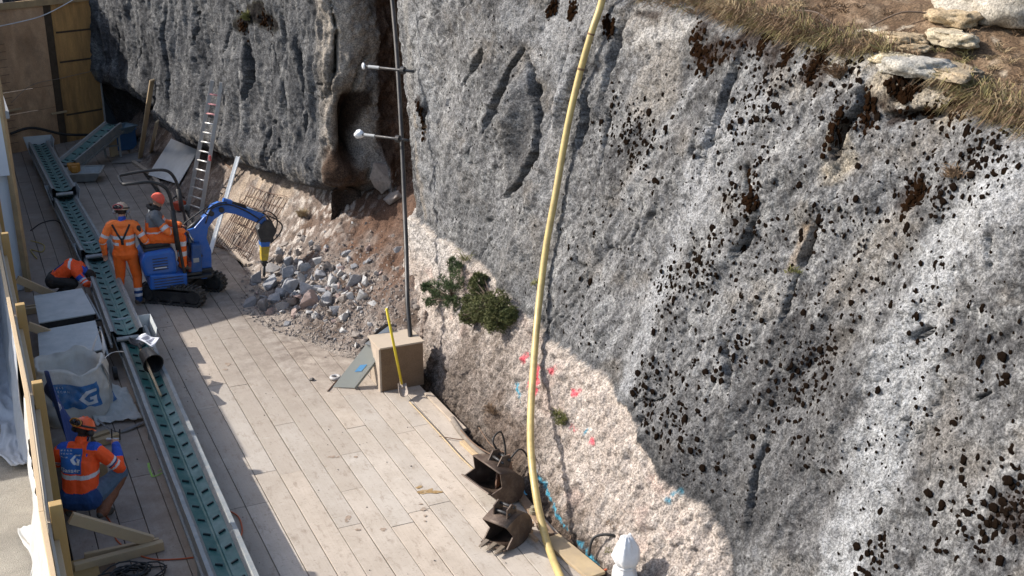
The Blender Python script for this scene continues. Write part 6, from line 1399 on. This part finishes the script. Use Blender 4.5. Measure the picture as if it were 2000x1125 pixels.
clusters = [(1230, 270, .45, .35, 60, .030), (1225, 245, .2, .2, 26, .035), (1180, 220, .15, .4, 16, .03), (1510, 190, .3, .35, 46, .035), (1500, 120, .3, .3, 26, .03), (1375, 510, .22, .28, 34, .045), (1310, 560, .35, .3, 44, .03), (1280, 740, .25, .35, 40, .032), (1320, 760, .3, .3, 26, .035),
            (1270, 800, .2, .2, 16, .04), (1340, 850, .3, .3, 28, .035), (1470, 370, .18, .35, 26, .042), (1430, 380, .15, .15, 8, .05), (1640, 110, .35, .3, 30, .03), (1660, 190, .2, .25, 20, .03), (1800, 380, .4, .2, 30, .035), (1830, 200, .25, .2, 18, .035), (1910, 310, .3, .3, 18, .045), (1560, 730, .35, .3, 30, .035), (1610, 700, .2, .2, 14, .04),
            (1420, 700, .2, .4, 24, .035), (1500, 800, .3, .4, 26, .03), (1350, 640, .5, .5, 34, .022), (1180, 420, .5, .8, 40, .018), (1450, 560, .7, .5, 46, .022), (1650, 430, .4, .3, 34, .026), (1700, 560, .7, .5, 36, .024), (1800, 300, .8, .3, 40, .02), (1900, 640, .6, .5, 26, .03), (1960, 980, .35, .25, 26, .06), (1880, 980, .3, .2, 12, .04),
            (1720, 1080, .2, .3, 10, .05), (1900, 1060, .5, .2, 12, .04), (1120, 560, .4, .5, 24, .018), (1150, 650, .3, .3, 16, .025), (1600, 840, .5, .5, 26, .024), (1360, 300, .5, .5, 30, .016), (1860, 800, .8, .6, 40, .022), (1450, 220, .4, .5, 30, .02), (950, 60, .4, .3, 14, .012), (1750, 850, .8, .7, 34, .02), (1480, 460, .5, .3, 24, .03), (1560, 600, .5, .5, 30, .02), (1580, 300, .5, .6, 30, .02), (1970, 300, .3, .2, 10, .045), (1400, 930, .5, .3, 10, .02)]
for px_, py_, a, b_, n_, r0 in clusters:
    s_, z_ = surf(px_, py_)
    for i in range(int(n_*2.2)):
        ss, zz = s_+rg_.gauss(0, a*.65), z_+rg_.gauss(0, b_*.65)
        if zz > np.interp(ss, sg, zbase)+.12 and zz < np.interp(ss, sg, ztop)-.1 and ss < sG[7]: cushion(ss, zz, r0*math.exp(rg_.gauss(-.5, .5)))
for px_, py_, r in [(1850, 512, .07), (1912, 708, .08), (1965, 745, .08), (1990, 628, .07), (1955, 300, .08), (1800, 610, .045), (1970, 800, .05), (1835, 375, .08), (1755, 155, .13), (1768, 150, .10), (1680, 122, .09), (1545, 150, .06), (1365, 500, .1), (1390, 515, .1), (1480, 350, .09), (1475, 395, .1), (1580, 790, .05), (1980, 970, .16), (1965, 1000, .15), (1995, 990, .12), (1725, 1060, .06), (1720, 1085, .07), (1605, 850, .05), (1340, 790, .06), (1320, 845, .06), (1368, 700, .06), (1455, 130, .05), (1300, 250, .05), (1312, 228, .05)]:
    s_, z_ = surf(px_, py_); cushion(s_, z_, r)
# many tiny dark tufts everywhere on the slab
for i in range(1700):
    ss, zz = rg_.uniform(sG[1], sG[6]), rg_.uniform(.2, 5.3)
    if zz > np.interp(ss, sg, zbase)+.1 and zz < np.interp(ss, sg, ztop)-.1 and float(fbm(ss*1.3, zz*1.3, 0, 3, 77)) > -.12: cushion(ss, zz, rg_.uniform(.006, .017))
_n = len(MV); _nf = len(MF)
for pp, a in [([(1350, 60), (1362, 115)], .07), ([(1370, 118), (1410, 100), (1455, 75)], .08), ([(1600, 60), (1612, 110), (1585, 150)], .06), ([(1545, 60), (1550, 110)], .04), ([(1700, 180), (1697, 245)], .05), ([(1655, 215), (1643, 250), (1640, 300)], .04), ([(1108, 12), (1104, 30)], .045), ([(1070, 5), (1062, 22)], .04), ([(1190, 60), (1180, 40)], .04), ([(1755, 150), (1762, 165)], .06), ([(1790, 170), (1760, 190)], .03), ([(1810, 215), (1760, 222)], .03), ([(1480, 340), (1478, 400)], .05), ([(1790, 360), (1770, 395)], .07), ([(1500, 60), (1490, 90)], .05), ([(822, 190), (828, 270)], .02), ([(1840, 190), (1870, 215)], .07), ([(460, 40), (475, 55)], .08), ([(500, 35), (522, 50)], .08)]:
    for i in range(80):
        t_ = rg_.random()*(len(pp)-1); k_ = min(int(t_), len(pp)-2); f_ = t_-k_; s0, z0 = surf(pp[k_][0]*(1-f_)+pp[k_+1][0]*f_, pp[k_][1]*(1-f_)+pp[k_+1][1]*f_) if i % 5 == 0 or 's0' not in globals() else (s0, z0)
        cushion_raw(s0+rg_.gauss(0, a*.8), z0+rg_.gauss(0, a*1.1), rg_.uniform(.012, .036))
RV2 = [v for v in MV[_n:]]; RF2 = [tuple(i-_n for i in f) for f in MF[_nf:]]; del MV[_n:]; del MF[_nf:]
tag(meshobj('rusty_moss', RV2, RF2, mat('rust_moss', (.017, .008, .004), 1, .5, 20, 1, 80, c2=(.008, .005, .003), bdist=.012, spec=0), smooth=True), 'rusty brown moss mats hanging below the crest of the rock face', 'moss', kind='stuff')
tag(meshobj('moss', MV, MF, MOS, smooth=True), 'dark cushions of moss dotted over the sunlit rock face', 'moss', kind='stuff')
# ======================================================= PLANTS
def leaf_cloud(V, F, c, rad, n, ln, wd, rng, droop=0, flat=1.0, spread=1.0, up=.2):
    c = Vector(c)
    for i in range(n):
        d_ = Vector((rng.gauss(0, 1), rng.gauss(0, 1), rng.gauss(0, 1))).normalized(); rr = rng.random()**.4; p_ = c+Vector((d_.x*rad[0], d_.y*rad[1], d_.z*rad[2]))*rr
        for k in range(3):
            g = (d_*spread+Vector((rng.gauss(0, .5), rng.gauss(0, .5), rng.gauss(up, .5)-droop))).normalized(); L = ln*rng.uniform(.6, 1.3); s = g.cross(Vector((rng.gauss(0, 1), rng.gauss(0, 1), rng.gauss(0, 1)))).normalized()*wd
            n0 = len(V); V += [p_+s, p_-s, p_+g*L*.6-s*.7, p_+g*L, p_+g*L*.6+s*.7]; F.append((n0, n0+1, n0+2, n0+3, n0+4))
JUN = mat('juniper_green', (.085, .10, .03), .8, .5, 5, c2=(.10, .10, .03)); PIN = mat('needle_green', (.05, .085, .03), .8, .4, 5, c2=(.09, .12, .045)); BRK = mat('bark', (.10, .07, .05), .9, .3)
def bush(px, py, blobs, m, label, name, ln, wd, dens, up=.2, stems=8):
    P0, n0 = rock_at(px, py); e = empty(name, tuple(P0), 0, label, 'shrub'); V = []; F = []; rng = random.Random(int(px)); st_ = MB()
    for bx_, by_, r, off in blobs:
        Pb, nb = rock_at(bx_, by_); c = Pb+nb*off
        # clumps inside each blob
        for j in range(int(24*dens)):
            d_ = Vector((rng.gauss(0, 1), rng.gauss(0, 1), rng.gauss(0, 1))).normalized(); cc = c+d_*r*rng.uniform(.55, 1.0)
            leaf_cloud(V, F, cc, (r*.26, r*.26, r*.26), 24, ln, wd, rng, up=up)
            if j % 4 == 0: st_.tube([P0, P0.lerp(cc, .5)+Vector((0, 0, .03)), cc], [.012, .008, .004], 5, cap=False)
    K(meshobj('foliage', V, F, m), e); K(st_.build('stems', BRK), e)
bush(965, 605, [(960, 605, .23, .16), (940, 580, .17, .14), (990, 590, .17, .13), (985, 625, .17, .12), (930, 615, .14, .12), (1005, 615, .12, .08), (948, 548, .12, .1)], JUN, 'rounded olive green juniper bush in the crack below the main rock slab', 'juniper_bush', .035, .006, 1.9)
bush(880, 585, [(875, 565, .17, .15), (905, 545, .15, .13), (855, 585, .14, .12), (890, 595, .13, .1), (900, 515, .11, .1), (845, 560, .08, .1)], PIN, 'loose dark green shrub left of the rounded juniper', 'needle_shrub', .06, .004, .55, up=.7)
GRA = mat('dry_grass', (.36, .275, .16), .9, .4, 6, c2=(.22, .16, .09)); GRG = mat('green_grass', (.10, .12, .03), .9, .4, 6, c2=(.2, .18, .06)); GRD = mat('dead_bramble', (.13, .075, .04), .9, .4, 6, c2=(.25, .17, .1))
def blades(V, F, p0, n, L, spread, rng, droop=.6, out=Vector((0, 0, 0)), wd=.0035):
    for i in range(n):
        a = rng.uniform(0, 2*math.pi); d_ = Vector((math.cos(a)*spread, math.sin(a)*spread, 1))+out; d_.normalize(); l_ = L*rng.uniform(.4, 1.2); p_ = p0+Vector((rng.gauss(0, .03), rng.gauss(0, .03), 0)); s = d_.cross(Vector((rng.gauss(0, 1), rng.gauss(0, 1), .2))).normalized()*wd
        n0 = len(V); q1 = p_+d_*l_*.5; d2 = (d_+Vector((d_.x, d_.y, 0))*.5+Vector((0, 0, -droop*rng.uniform(.5, 1.6)))+out*.5).normalized(); q2 = q1+d2*l_*.5
        V += [p_+s, p_-s, q1-s, q1+s, q2]; F += [(n0, n0+1, n0+2, n0+3), (n0+3, n0+2, n0+4)]
def tuft(px, py, m, label, n=60, L=.14, out=.5, name='grass_tuft', pf=None, sp=.8, k=3):
    P0, n0 = (pf(px, py), Vector((-.3, 0, .9))) if pf else rock_at(px, py); V = []; F = []; rng = random.Random(px*7)
    for i in range(k): blades(V, F, P0+Vector((0, rng.gauss(0, .05), rng.gauss(0, .04))), n, L, sp, rng, .7, n0*out)
    return tag(meshobj(name, V, F, m), label, 'grass tuft')
tuft(1093, 822, GRG, 'olive grass tuft growing on the pale cut rock right of the yellow hose', 90, .13); tuft(590, 425, GRA, 'dry grass tuft below the far rock above the rubble', 110, .22, pf=slope_at)
tuft(1545, 525, GRG, 'tiny green tuft in the long crack of the slab', 30, .09); tuft(1048, 548, GRG, 'small tuft on the slab directly left of the yellow hose', 30, .09); tuft(1860, 345, GRD, 'brown dead tuft high on the right of the slab', 60, .14); tuft(1640, 150, GRD, 'hanging dead tuft under the crest', 70, .2, 1.0)
tuft(830, 250, GRD, 'brown tuft in the narrow crack right of the black pipe', 20, .06); tuft(480, 35, GRG, 'dark green plant tuft high on the far rock', 110, .16); tuft(905, 505, GRG, 'feathery pale green stems rising above the needle shrub', 40, .26, .2, k=1); tuft(1190, 1080, GRG, 'small green weed near the bottom edge by the wrapped post', 30, .06, k=1)
tuft(955, 800, GRD, 'dead twiggy tuft on the dirt strip beside the deck', 40, .14); tuft(1180, 1010, GRD, 'small dead tuft low on the pale cut rock', 16, .06)
# crest grass: hanging and standing
VA = []; FA = []; VB = []; FB = []; VC = []; FC = []; rng = random.Random(3)
for i in range(3000):
    k_ = rng.random()**1.6*2.6; ii = rng.randrange(0, len(sel)); y_ = eY[ii]
    if y_ < 3 or y_ > 20: continue
    jx = int(min(k_/.05, len(HX)-2)); P0 = Vector((hx[ii, jx], hy[ii, jx], hz[ii, jx])); u = project(np.array([P0]))[0][0]
    bare = 1650 < u < 1880 and k_ < 1.6
    if bare and rng.random() < .85: continue
    d_ = float(fbm(P0.x*1.1, P0.y*1.1, 0, 3, 201))
    tgt = (VB, FB) if d_ > .45 else ((VC, FC) if d_ < -.02 else (VA, FA))
    if k_ < .12: blades(*tgt, P0, 26, .26, .8, rng, 1.5, Vector((-.9, -.2, 0)))
    else: blades(*tgt, P0, 24, .15, 1.2, rng, .9, Vector((-.15, 0, 0)))
# overhanging mats at chosen places along the crest
for px_, n_ in [(1060, 14), (1100, 8), (1200, 14), (1230, 14), (1260, 18), (1290, 18), (1330, 10), (1400, 16), (1440, 26), (1480, 26), (1520, 26), (1560, 22), (1600, 20), (1650, 16), (1690, 12), (1900, 20), (1930, 30), (1960, 34), (1990, 34)]:
    base_i = int(np.abs(project(np.stack([eX, eY, eZ], -1))[0]-px_+0).argmin())
    for j in range(int(n_*1.7)):
        ii = int(np.clip(base_i+rng.gauss(0, 4), 0, len(sel)-1)); P0 = Vector((eX[ii]-.06+rng.uniform(-.05, .25), eY[ii], eZ[ii]+rng.uniform(-.18, .05)))
        t_ = rng.choice([(VA, FA), (VC, FC), (VC, FC), (VB, FB)] if px_ < 1880 else [(VC, FC), (VC, FC), (VA, FA), (VB, FB)]); blades(*t_, P0, 30, .36, .9, rng, 1.4, Vector((-.8, -.1, -.2)))
tag(meshobj('dry_grass', VA, FA, GRA), 'dry straw coloured grass along the crest above the rock face', 'grass', kind='stuff'); tag(meshobj('green_grass', VB, FB, mat('olive_grass', (.17, .155, .06), .9, .4, 6, c2=(.26, .21, .09))), 'olive green grass patches on the crest', 'grass', kind='stuff'); tag(meshobj('dead_brambles', VC, FC, GRD), 'brown dead stems and moss hanging over the crest', 'undergrowth', kind='stuff')
# crest stones
YST = rockmat('yellow_stone_raw', 26, .03, .35)
def crest_stone(px, py, sx, sy, sz_, c, label, rz=0, sub=4, sink=.2):
    P0 = hill_at(px, py); bm = bmesh.new(); bmesh.ops.create_icosphere(bm, subdivisions=sub, radius=1); vs = []
    for v in bm.verts:
        co = v.co.copy(); f = 1+.38*noise.noise(co*1.2+Vector((px, 0, 0)))+.24*noise.noise(co*3.5+Vector((px, 3, 0)))+.10*noise.noise(co*9+Vector((px, 7, 0)))
        co = co*f; co.z = max(-.5, min(co.z, .62+.15*noise.noise(co*2)+.06*noise.noise(co*7))); vs.append(Vector((co.x*sx, co.y*sy, co.z*sz_)))
    fs = [tuple(v.index for v in f.verts) for f in bm.faces]; bm.free(); A_ = np.array(vs); n_ = fbm(A_[:, 0]*7, A_[:, 1]*7, A_[:, 2]*7, 4, int(px)); cc = np.ones((len(vs), 3))*np.array(c); cc = cc*(1+.35*n_)[:, None]; gm_ = sm(.1, .5, n_)[:, None]; cc = cc*(1-gm_*.35)+np.array((.5, .42, .30))*gm_*.35
    o = meshobj('boulder', vs, fs, YST, smooth=True, colattr=np.clip(cc, .02, .9)); o.location = P0+Vector((0, 0, sz_*sink)); o.rotation_euler = (0, 0, rz); return tag(o, label, 'rock')
YC = (.34, .26, .165)
crest_stone(1950, 24, .40, .62, .32, (.36, .33, .28), 'big pale boulder at the top right corner of the hillside', .3)
crest_stone(1765, 76, .2, .30, .09, YC, 'flat cream stone set in the soil left of the flat pair'); crest_stone(1780, 92, .14, .2, .06, YC, 'smaller cream flake just below the flat cream stone'); crest_stone(1850, 78, .2, .38, .12, (.42, .36, .26), 'longer tan stone ledge below the big boulder', -.3); crest_stone(1865, 40, .22, .3, .14, YC, 'yellowish stone at the left foot of the big boulder')
crest_stone(1745, 118, .16, .22, .08, (.5, .43, .3), 'cream stone lump right at the crest edge', .4); crest_stone(1835, 140, .30, .60, .09, (.30, .24, .165), 'long pale slab stone along the crest edge on the right', -.2); crest_stone(1700, 66, .08, .12, .04, (.6, .55, .42), 'small whitish stone in the crest grass'); crest_stone(1790, 150, .26, .34, .14, (.36, .34, .30), 'grey stone block at the crest with moss beside it', .2)
stk_ = [(1560, 30, 1640, 70), (1700, 60, 1820, 40), (1470, 40, 1530, 75), (1600, 95, 1660, 80), (1830, 95, 1900, 88)]
for i, (a, b_, c, d_) in enumerate(stk_):
    p0 = hill_at(a, b_)+Vector((0, 0, .06)); p1 = hill_at(c, d_)+Vector((0, 0, .05)); q = MB(); q.tube(spline([p0, p0.lerp(p1, .5)+Vector((0, 0, .08)), p1], 5), .010, 5); tag(q.build('twig', BRK, smooth=True), ['bare twig in the middle crest grass', 'long bare twig above the cream stones', 'short twig in the left crest grass', 'twig lying at the crest edge', 'twig below the tan ledge'][i], 'twig')
# ======================================================= DECK EDGE CLUTTER
RUS = mat('rusty_steel', (.085, .055, .04), .6, .35, 7, .3, 50, metal=.3, c2=(.07, .05, .04), dirt=(.26, .2, .15), dirt_scale=8, dirt_amt=.6)
def bucket_profile(n=14, r=.22): return [(r*math.cos(a)*.9, r*math.sin(a)) for a in [math.pi*.5+math.pi*.95*i/n for i in range(n+1)]]
def digger_bucket(loc, rz, W, label, teeth, tilt, r=.21):
    e = empty('digger_bucket', loc, rz, label, 'digger bucket'); M = Matrix.Rotation(tilt, 4, 'X')
    # profile in (y,z): opens to +y ; width along x
    pr = [(.26*r/.21, .30*r/.21), (.05, .33*r/.21), (-.12, .26*r/.21), (-.20*r/.21, .12), (-.18, .0), (-.06, -.07), (.12, -.06), (.30*r/.21, .02)]
    pr = [(p_.x, p_.y) for p_ in spline([Vector((a, b_, 0)) for a, b_ in pr], 4)]
    q = MB(); vs = [M @ Vector((x, a, b_)) for a, b_ in pr for x in (-W/2, W/2)]; q.add(vs, [(2*i, 2*i+1, 2*i+3, 2*i+2) for i in range(len(pr)-1)]); sh = q.build('shell', RUS, e, smooth=True, solid=.014)
    for s in (-1, 1):
        q = MB(); q.add([M @ Vector((s*W/2, a, b_)) for a, b_ in pr]+[M @ Vector((s*W/2, .16, .12))], [tuple(range(len(pr)+1))]); q.build('side_plate', RUS, e, solid=.016)
        q = MB(); q.prism([(-.02, .30), (.16, .30), (.13, .44), (.04, .47), (-.03, .40)], -.01, .01, axis='x'); [v.__setattr__('x', v.x+s*min(.10, W*.28)) for v in q.v]; q.v = [M @ v for v in q.v]; q.build('ear', RUS, e, bevel=.004)
    q = MB()
    for a, b_ in ((.02, .41), (.11, .37)): q.tube([M @ Vector((-min(.14, W*.36), a, b_)), M @ Vector((min(.14, W*.36), a, b_))], .018, 10)
    q.build('pin', STEELD(), e, smooth=True)
    q = MB(); q.add([M @ Vector((x*W/2, y, z)) for x, y, z in ((-1, .28, .012), (1, .28, .012), (1, .34, .03), (-1, .34, .03))], [(0, 1, 2, 3)]); q.build('cutting_edge', RUS, e, solid=.018)
    for i in range(teeth):
        x = W*(-.5+(i+.5)/teeth) if teeth > 1 else 0; q = MB(); q.add([M @ Vector(v) for v in [(x-.03, .28, .0), (x+.03, .28, .0), (x+.02, .43, .035), (x-.02, .43, .035), (x-.03, .28, .05), (x+.03, .28, .05), (x+.02, .43, .05), (x-.02, .43, .05)]], [(0, 1, 2, 3), (7, 6, 5, 4), (0, 4, 5, 1), (1, 5, 6, 2), (2, 6, 7, 3), (3, 7, 4, 0)]); q.build('tooth', mat('worn_steel', (.26, .21, .16), .5, .2, metal=.4), e, bevel=.004)
    return e
p = atz(1000, 1052, 0); digger_bucket((p.x-.02, p.y, .085), R(118), .34, 'rusty three toothed digger bucket nearest the bottom edge', 3, R(-8))
p = atz(952, 975, 0); digger_bucket((p.x+.12, p.y+.02, .13), R(100), .60, 'wide smooth lipped rusty digger bucket on its side at the deck edge', 0, R(20), .20)
p = atz(985, 960, 0); gr = empty('quick_hitch', (p.x+.02, p.y+.05, 0), .6, 'rusty brown hitch bracket with black hose loops behind the wide bucket', 'hitch')
for s in (-.06, .06): q = MB(); q.prism([(-.12, 0), (.12, .02), (.10, .25), (.03, .50), (-.04, .50), (-.08, .22)], s-.012, s+.012); q.build('cheek_plate', mat('rust_pink', (.26, .15, .10), .7, .3, 8, c2=(.15, .09, .06)), gr, bevel=.004)
q = MB(); q.tube([(0, -.09, .45), (0, .09, .45)], .03, 10); q.tube([(0, -.09, .12), (0, .09, .12)], .03, 10); q.build('pin', STEELD(), gr)
q = MB(); q.tube(spline([(0, .05, .45), (-.1, .1, .7), (.12, .12, .72), (.16, .08, .5), (.1, .05, .3)], 8), .013, 7); q.tube(spline([(.02, -.05, .4), (.2, -.1, .5), (.35, -.12, .35), (.42, -.05, .1)], 8), .012, 7); q.build('hose_loop', BLACK(), gr, smooth=True)
def edge_rope(pts, z, r, m, name, label, cat, par=None):
    q = MB(); q.tube(spline([atz(a, b_, (z if len(rest) == 0 else rest[0])) for a, b_, *rest in pts], 7), r, 8); o = q.build(name, m, smooth=True); return tag(o, label, cat) if label else o
LOG = mat('grey_branch', (.20, .17, .14), .9, .3, 10, .4, 60)
q = MB(); P_ = spline([atz(883, 818, .02), atz(905, 850, .06), atz(940, 885, .07), (atz(975, 905, .10)), (atz(1020, 918, .12)), atz(1060, 945, .1), atz(1075, 985, .05)], 6); q.tube(P_, [.045-.028*i/len(P_) for i in range(len(P_))], 8); tag(q.build('branch', LOG, smooth=True), 'long crooked grey branch lying between the deck edge and the rock', 'branch')
for i, (a, z, r, lb) in enumerate([([(900, 840), (930, 870), (975, 895), (1010, 905)], .16, .010, 'thin dark root above the grey branch'), ([(935, 835), (960, 870), (990, 885)], .2, .007, 'thin root left of the yellow hose'), ([(1050, 930), (1085, 975), (1095, 1005)], .12, .008, 'dark root right of the yellow hose'), ([(1085, 1000), (1110, 1030), (1115, 1060)], .0, .007, 'short root in the trench by the blue dots'), ([(1070, 1030), (1100, 1050), (1118, 1080)], .02, .006, 'pale thin root lowest in the trench'), ([(858, 852), (895, 858), (925, 860)], .03, .007, 'dark twig lying across the boards at the deck edge')]): edge_rope(a, z, r, mat('root', (.16, .10, .065), .9), 'root', lb, 'root')
edge_rope([(800, 785), (850, 838), (900, 893), (935, 925)], .03, .010, mat('yellow_lath', (.42, .32, .19), .7, .15), 'round_lath', 'thin yellowish round lath lying along the right deck edge', 'lath')
for i, (a, b_, w_, lb) in enumerate([((835, 768), (905, 840), .10, 'weathered edge timber below the chipboard box'), ((905, 862), (952, 905), .12, 'split board offcut left of the wide bucket'), ((1010, 960), (1075, 1045), .11, 'brown board along the deck edge beside the yellow hose'), ((1075, 1050), (1165, 1125), .24, 'broad yellowish board at the bottom of the right deck edge')]):
    A_ = atz(*a, .03); B_ = atz(*b_, .03); q = MB(); q.beam(A_, B_, w_, .04); tag(q.build('edge_board', [PALE, WOODP(), mat('brown_board', (.22, .15, .10), .8, .25), mat('yellow_board', (.42, .32, .19), .8, .25, 3, .3, 40, dirt=(.3, .24, .18), dirt_scale=4, dirt_amt=.6)][i], bevel=.005), lb, 'board')
q = MB(); p = atz(1035, 1040, .05)
for k_ in range(9): q.box(p+Vector((rng.gauss(0, .1), rng.gauss(0, .12), .02*k_*.4)), (rng.uniform(.05, .16), rng.uniform(.03, .08), rng.uniform(.02, .05)), Matrix.Rotation(rng.uniform(0, 3), 3, 'Z'))
tag(q.build('scrap_chips', mat('scrap_wood', (.30, .18, .11), .8, .4, 6, c2=(.4, .3, .2))), 'loose reddish wood chips between the toothed bucket and the yellow hose', 'wood chips', kind='stuff')
p = atz(1020, 968, .02); tag(slab([p, p+Vector((.16, -.03, 0)), p+Vector((.2, .16, .04)), p+Vector((.03, .18, .04))], .004, mat('sky_blue_rag', (.08, .33, .5), .7), 'blue_scrap', None, None), 'small bright blue scrap on the edge board beside the hitch', 'scrap')
p = atz(1042, 1002, .05); q = MB(); q.tube([p+Vector((.0, 0, 0)), p+Vector((0, 0, .05))], .055, 12); q.tube([p+Vector((.0, 0, .05)), p+Vector((0, 0, .09))], .035, 12); tag(q.build('metal_fitting', mat('brass_grey', (.32, .28, .2), .5, .2, metal=.3), bevel=.004), 'round metal fitting beside the yellow hose', 'fitting')
# wrapped post at the bottom
pw = rock_at(1236, 1118)[0]+Vector((-.14, -.06, -.22)); wp_ = empty('wrapped_post', tuple(pw), 0, 'object wrapped in white plastic film standing at the bottom edge', 'wrapped object'); q = MB(); V = []; F = []; n = 30; prof = [(-.3, .16), (0, .155), (.12, .15), (.24, .135), (.33, .12), (.38, .085), (.42, .115), (.48, .15), (.56, .14), (.62, .12), (.67, .09), (.72, .07), (.74, .03)]
for z_, r_ in prof:
    for j in range(n): a = 2*math.pi*j/n; k_ = 1+.22*noise.noise(Vector((math.cos(a)*2, math.sin(a)*2, z_*6)))+.20*noise.noise(Vector((math.cos(a)*5, math.sin(a)*5, z_*4))); V.append(pw+Vector((r_*k_*math.cos(a), r_*k_*math.sin(a), z_+.03*noise.noise(Vector((math.cos(a)*2, math.sin(a)*2, 9))))))
q.add(V, [(i*n+j, i*n+(j+1) % n, (i+1)*n+(j+1) % n, (i+1)*n+j) for i in range(len(prof)-1) for j in range(n)]+[tuple(range((len(prof)-1)*n, len(prof)*n))]); K(q.build('film', WPL, smooth=True), wp_)
q = MB(); q.tube([pw+Vector((.105*math.cos(a*.3), .105*math.sin(a*.3), .385)) for a in range(22)], .012, 6); K(q.build('binding', WPL, smooth=True), wp_)
q = MB(); 
for k_ in range(1): a = k_*1.6+.5; q.sheet(lambda u, v: pw+Vector((math.cos(a)*(.02+.06*v)+.09*(u-.5)*math.sin(a), math.sin(a)*(.02+.05*v)-.09*(u-.5)*math.cos(a), .64+.10*v*(1-abs(u-.5))+.02*math.sin(u*6+k_))), 5, 5)
K(q.build('film_tip', WPL, smooth=True, solid=.003), wp_)
edge_rope([(1150, 1085, .05), (1160, 1050, .25), (1195, 1045, .3), (1215, 1060, .2)], 0, .016, BLACK(), 'black_conduit', 'black conduit loop left of the wrapped object', 'conduit')
OCB = mat('orange_cable', (.50, .10, .03), .5, .1)
edge_rope([(1165, 1125, -.1), (1185, 1112, .0), (1210, 1115, -.05)], 0, .013, OCB, 'orange_cable', 'short orange cable at the foot of the wrapped object', 'cable')
edge_rope([(190, 988), (205, 1005), (222, 1030), (228, 1055), (262, 1080), (300, 1092), (345, 1092), (383, 1088)], .012, .009, OCB, 'orange_cable', 'orange cable snaking from the crouching man under the long conveyor', 'cable')
edge_rope([(448, 998, .02), (466, 1010, .02), (473, 1035, .02), (468, 1052, .02)], .0, .010, OCB, 'orange_cable', 'orange cable loop right of the long conveyor', 'cable')
edge_rope([(270, 625, .02), (279, 634, .02), (283, 650, .02), (280, 664, .02)], .0, .010, OCB, 'orange_cable', 'short orange cable at the joint of the two nearest conveyors', 'cable')
edge_rope([(60, 470, .02), (85, 478, .02), (82, 492, .02), (60, 488, .02), (72, 505, .02)], 0, .009, mat('yellow_cable', (.45, .33, .05), .5), 'yellow_cable', 'thin yellow cable curled by the far fence', 'cable')
edge_rope([(60, 450, .02), (80, 436, .02), (105, 430, .02), (118, 436, .02)], 0, .011, BLACK(), 'black_cable', 'black cable on boards left of the third conveyor', 'cable')
q = MB(); rng = random.Random(4); p = atz(252, 1128)
for k_ in range(12):
    c_ = p+Vector((rng.gauss(0, .10), rng.gauss(0, .05), .02+.008*k_)); r_ = rng.uniform(.10, .2); q.tube([c_+Vector((r_*1.3*math.cos(t_*.42), r_*.8*math.sin(t_*.42), .02*math.sin(t_*1.1+k_))) for t_ in range(16)], .009, 6)
tag(q.build('cable_heap', BLACK(), smooth=True), 'tangled heap of black cables at the bottom picture edge', 'cables')
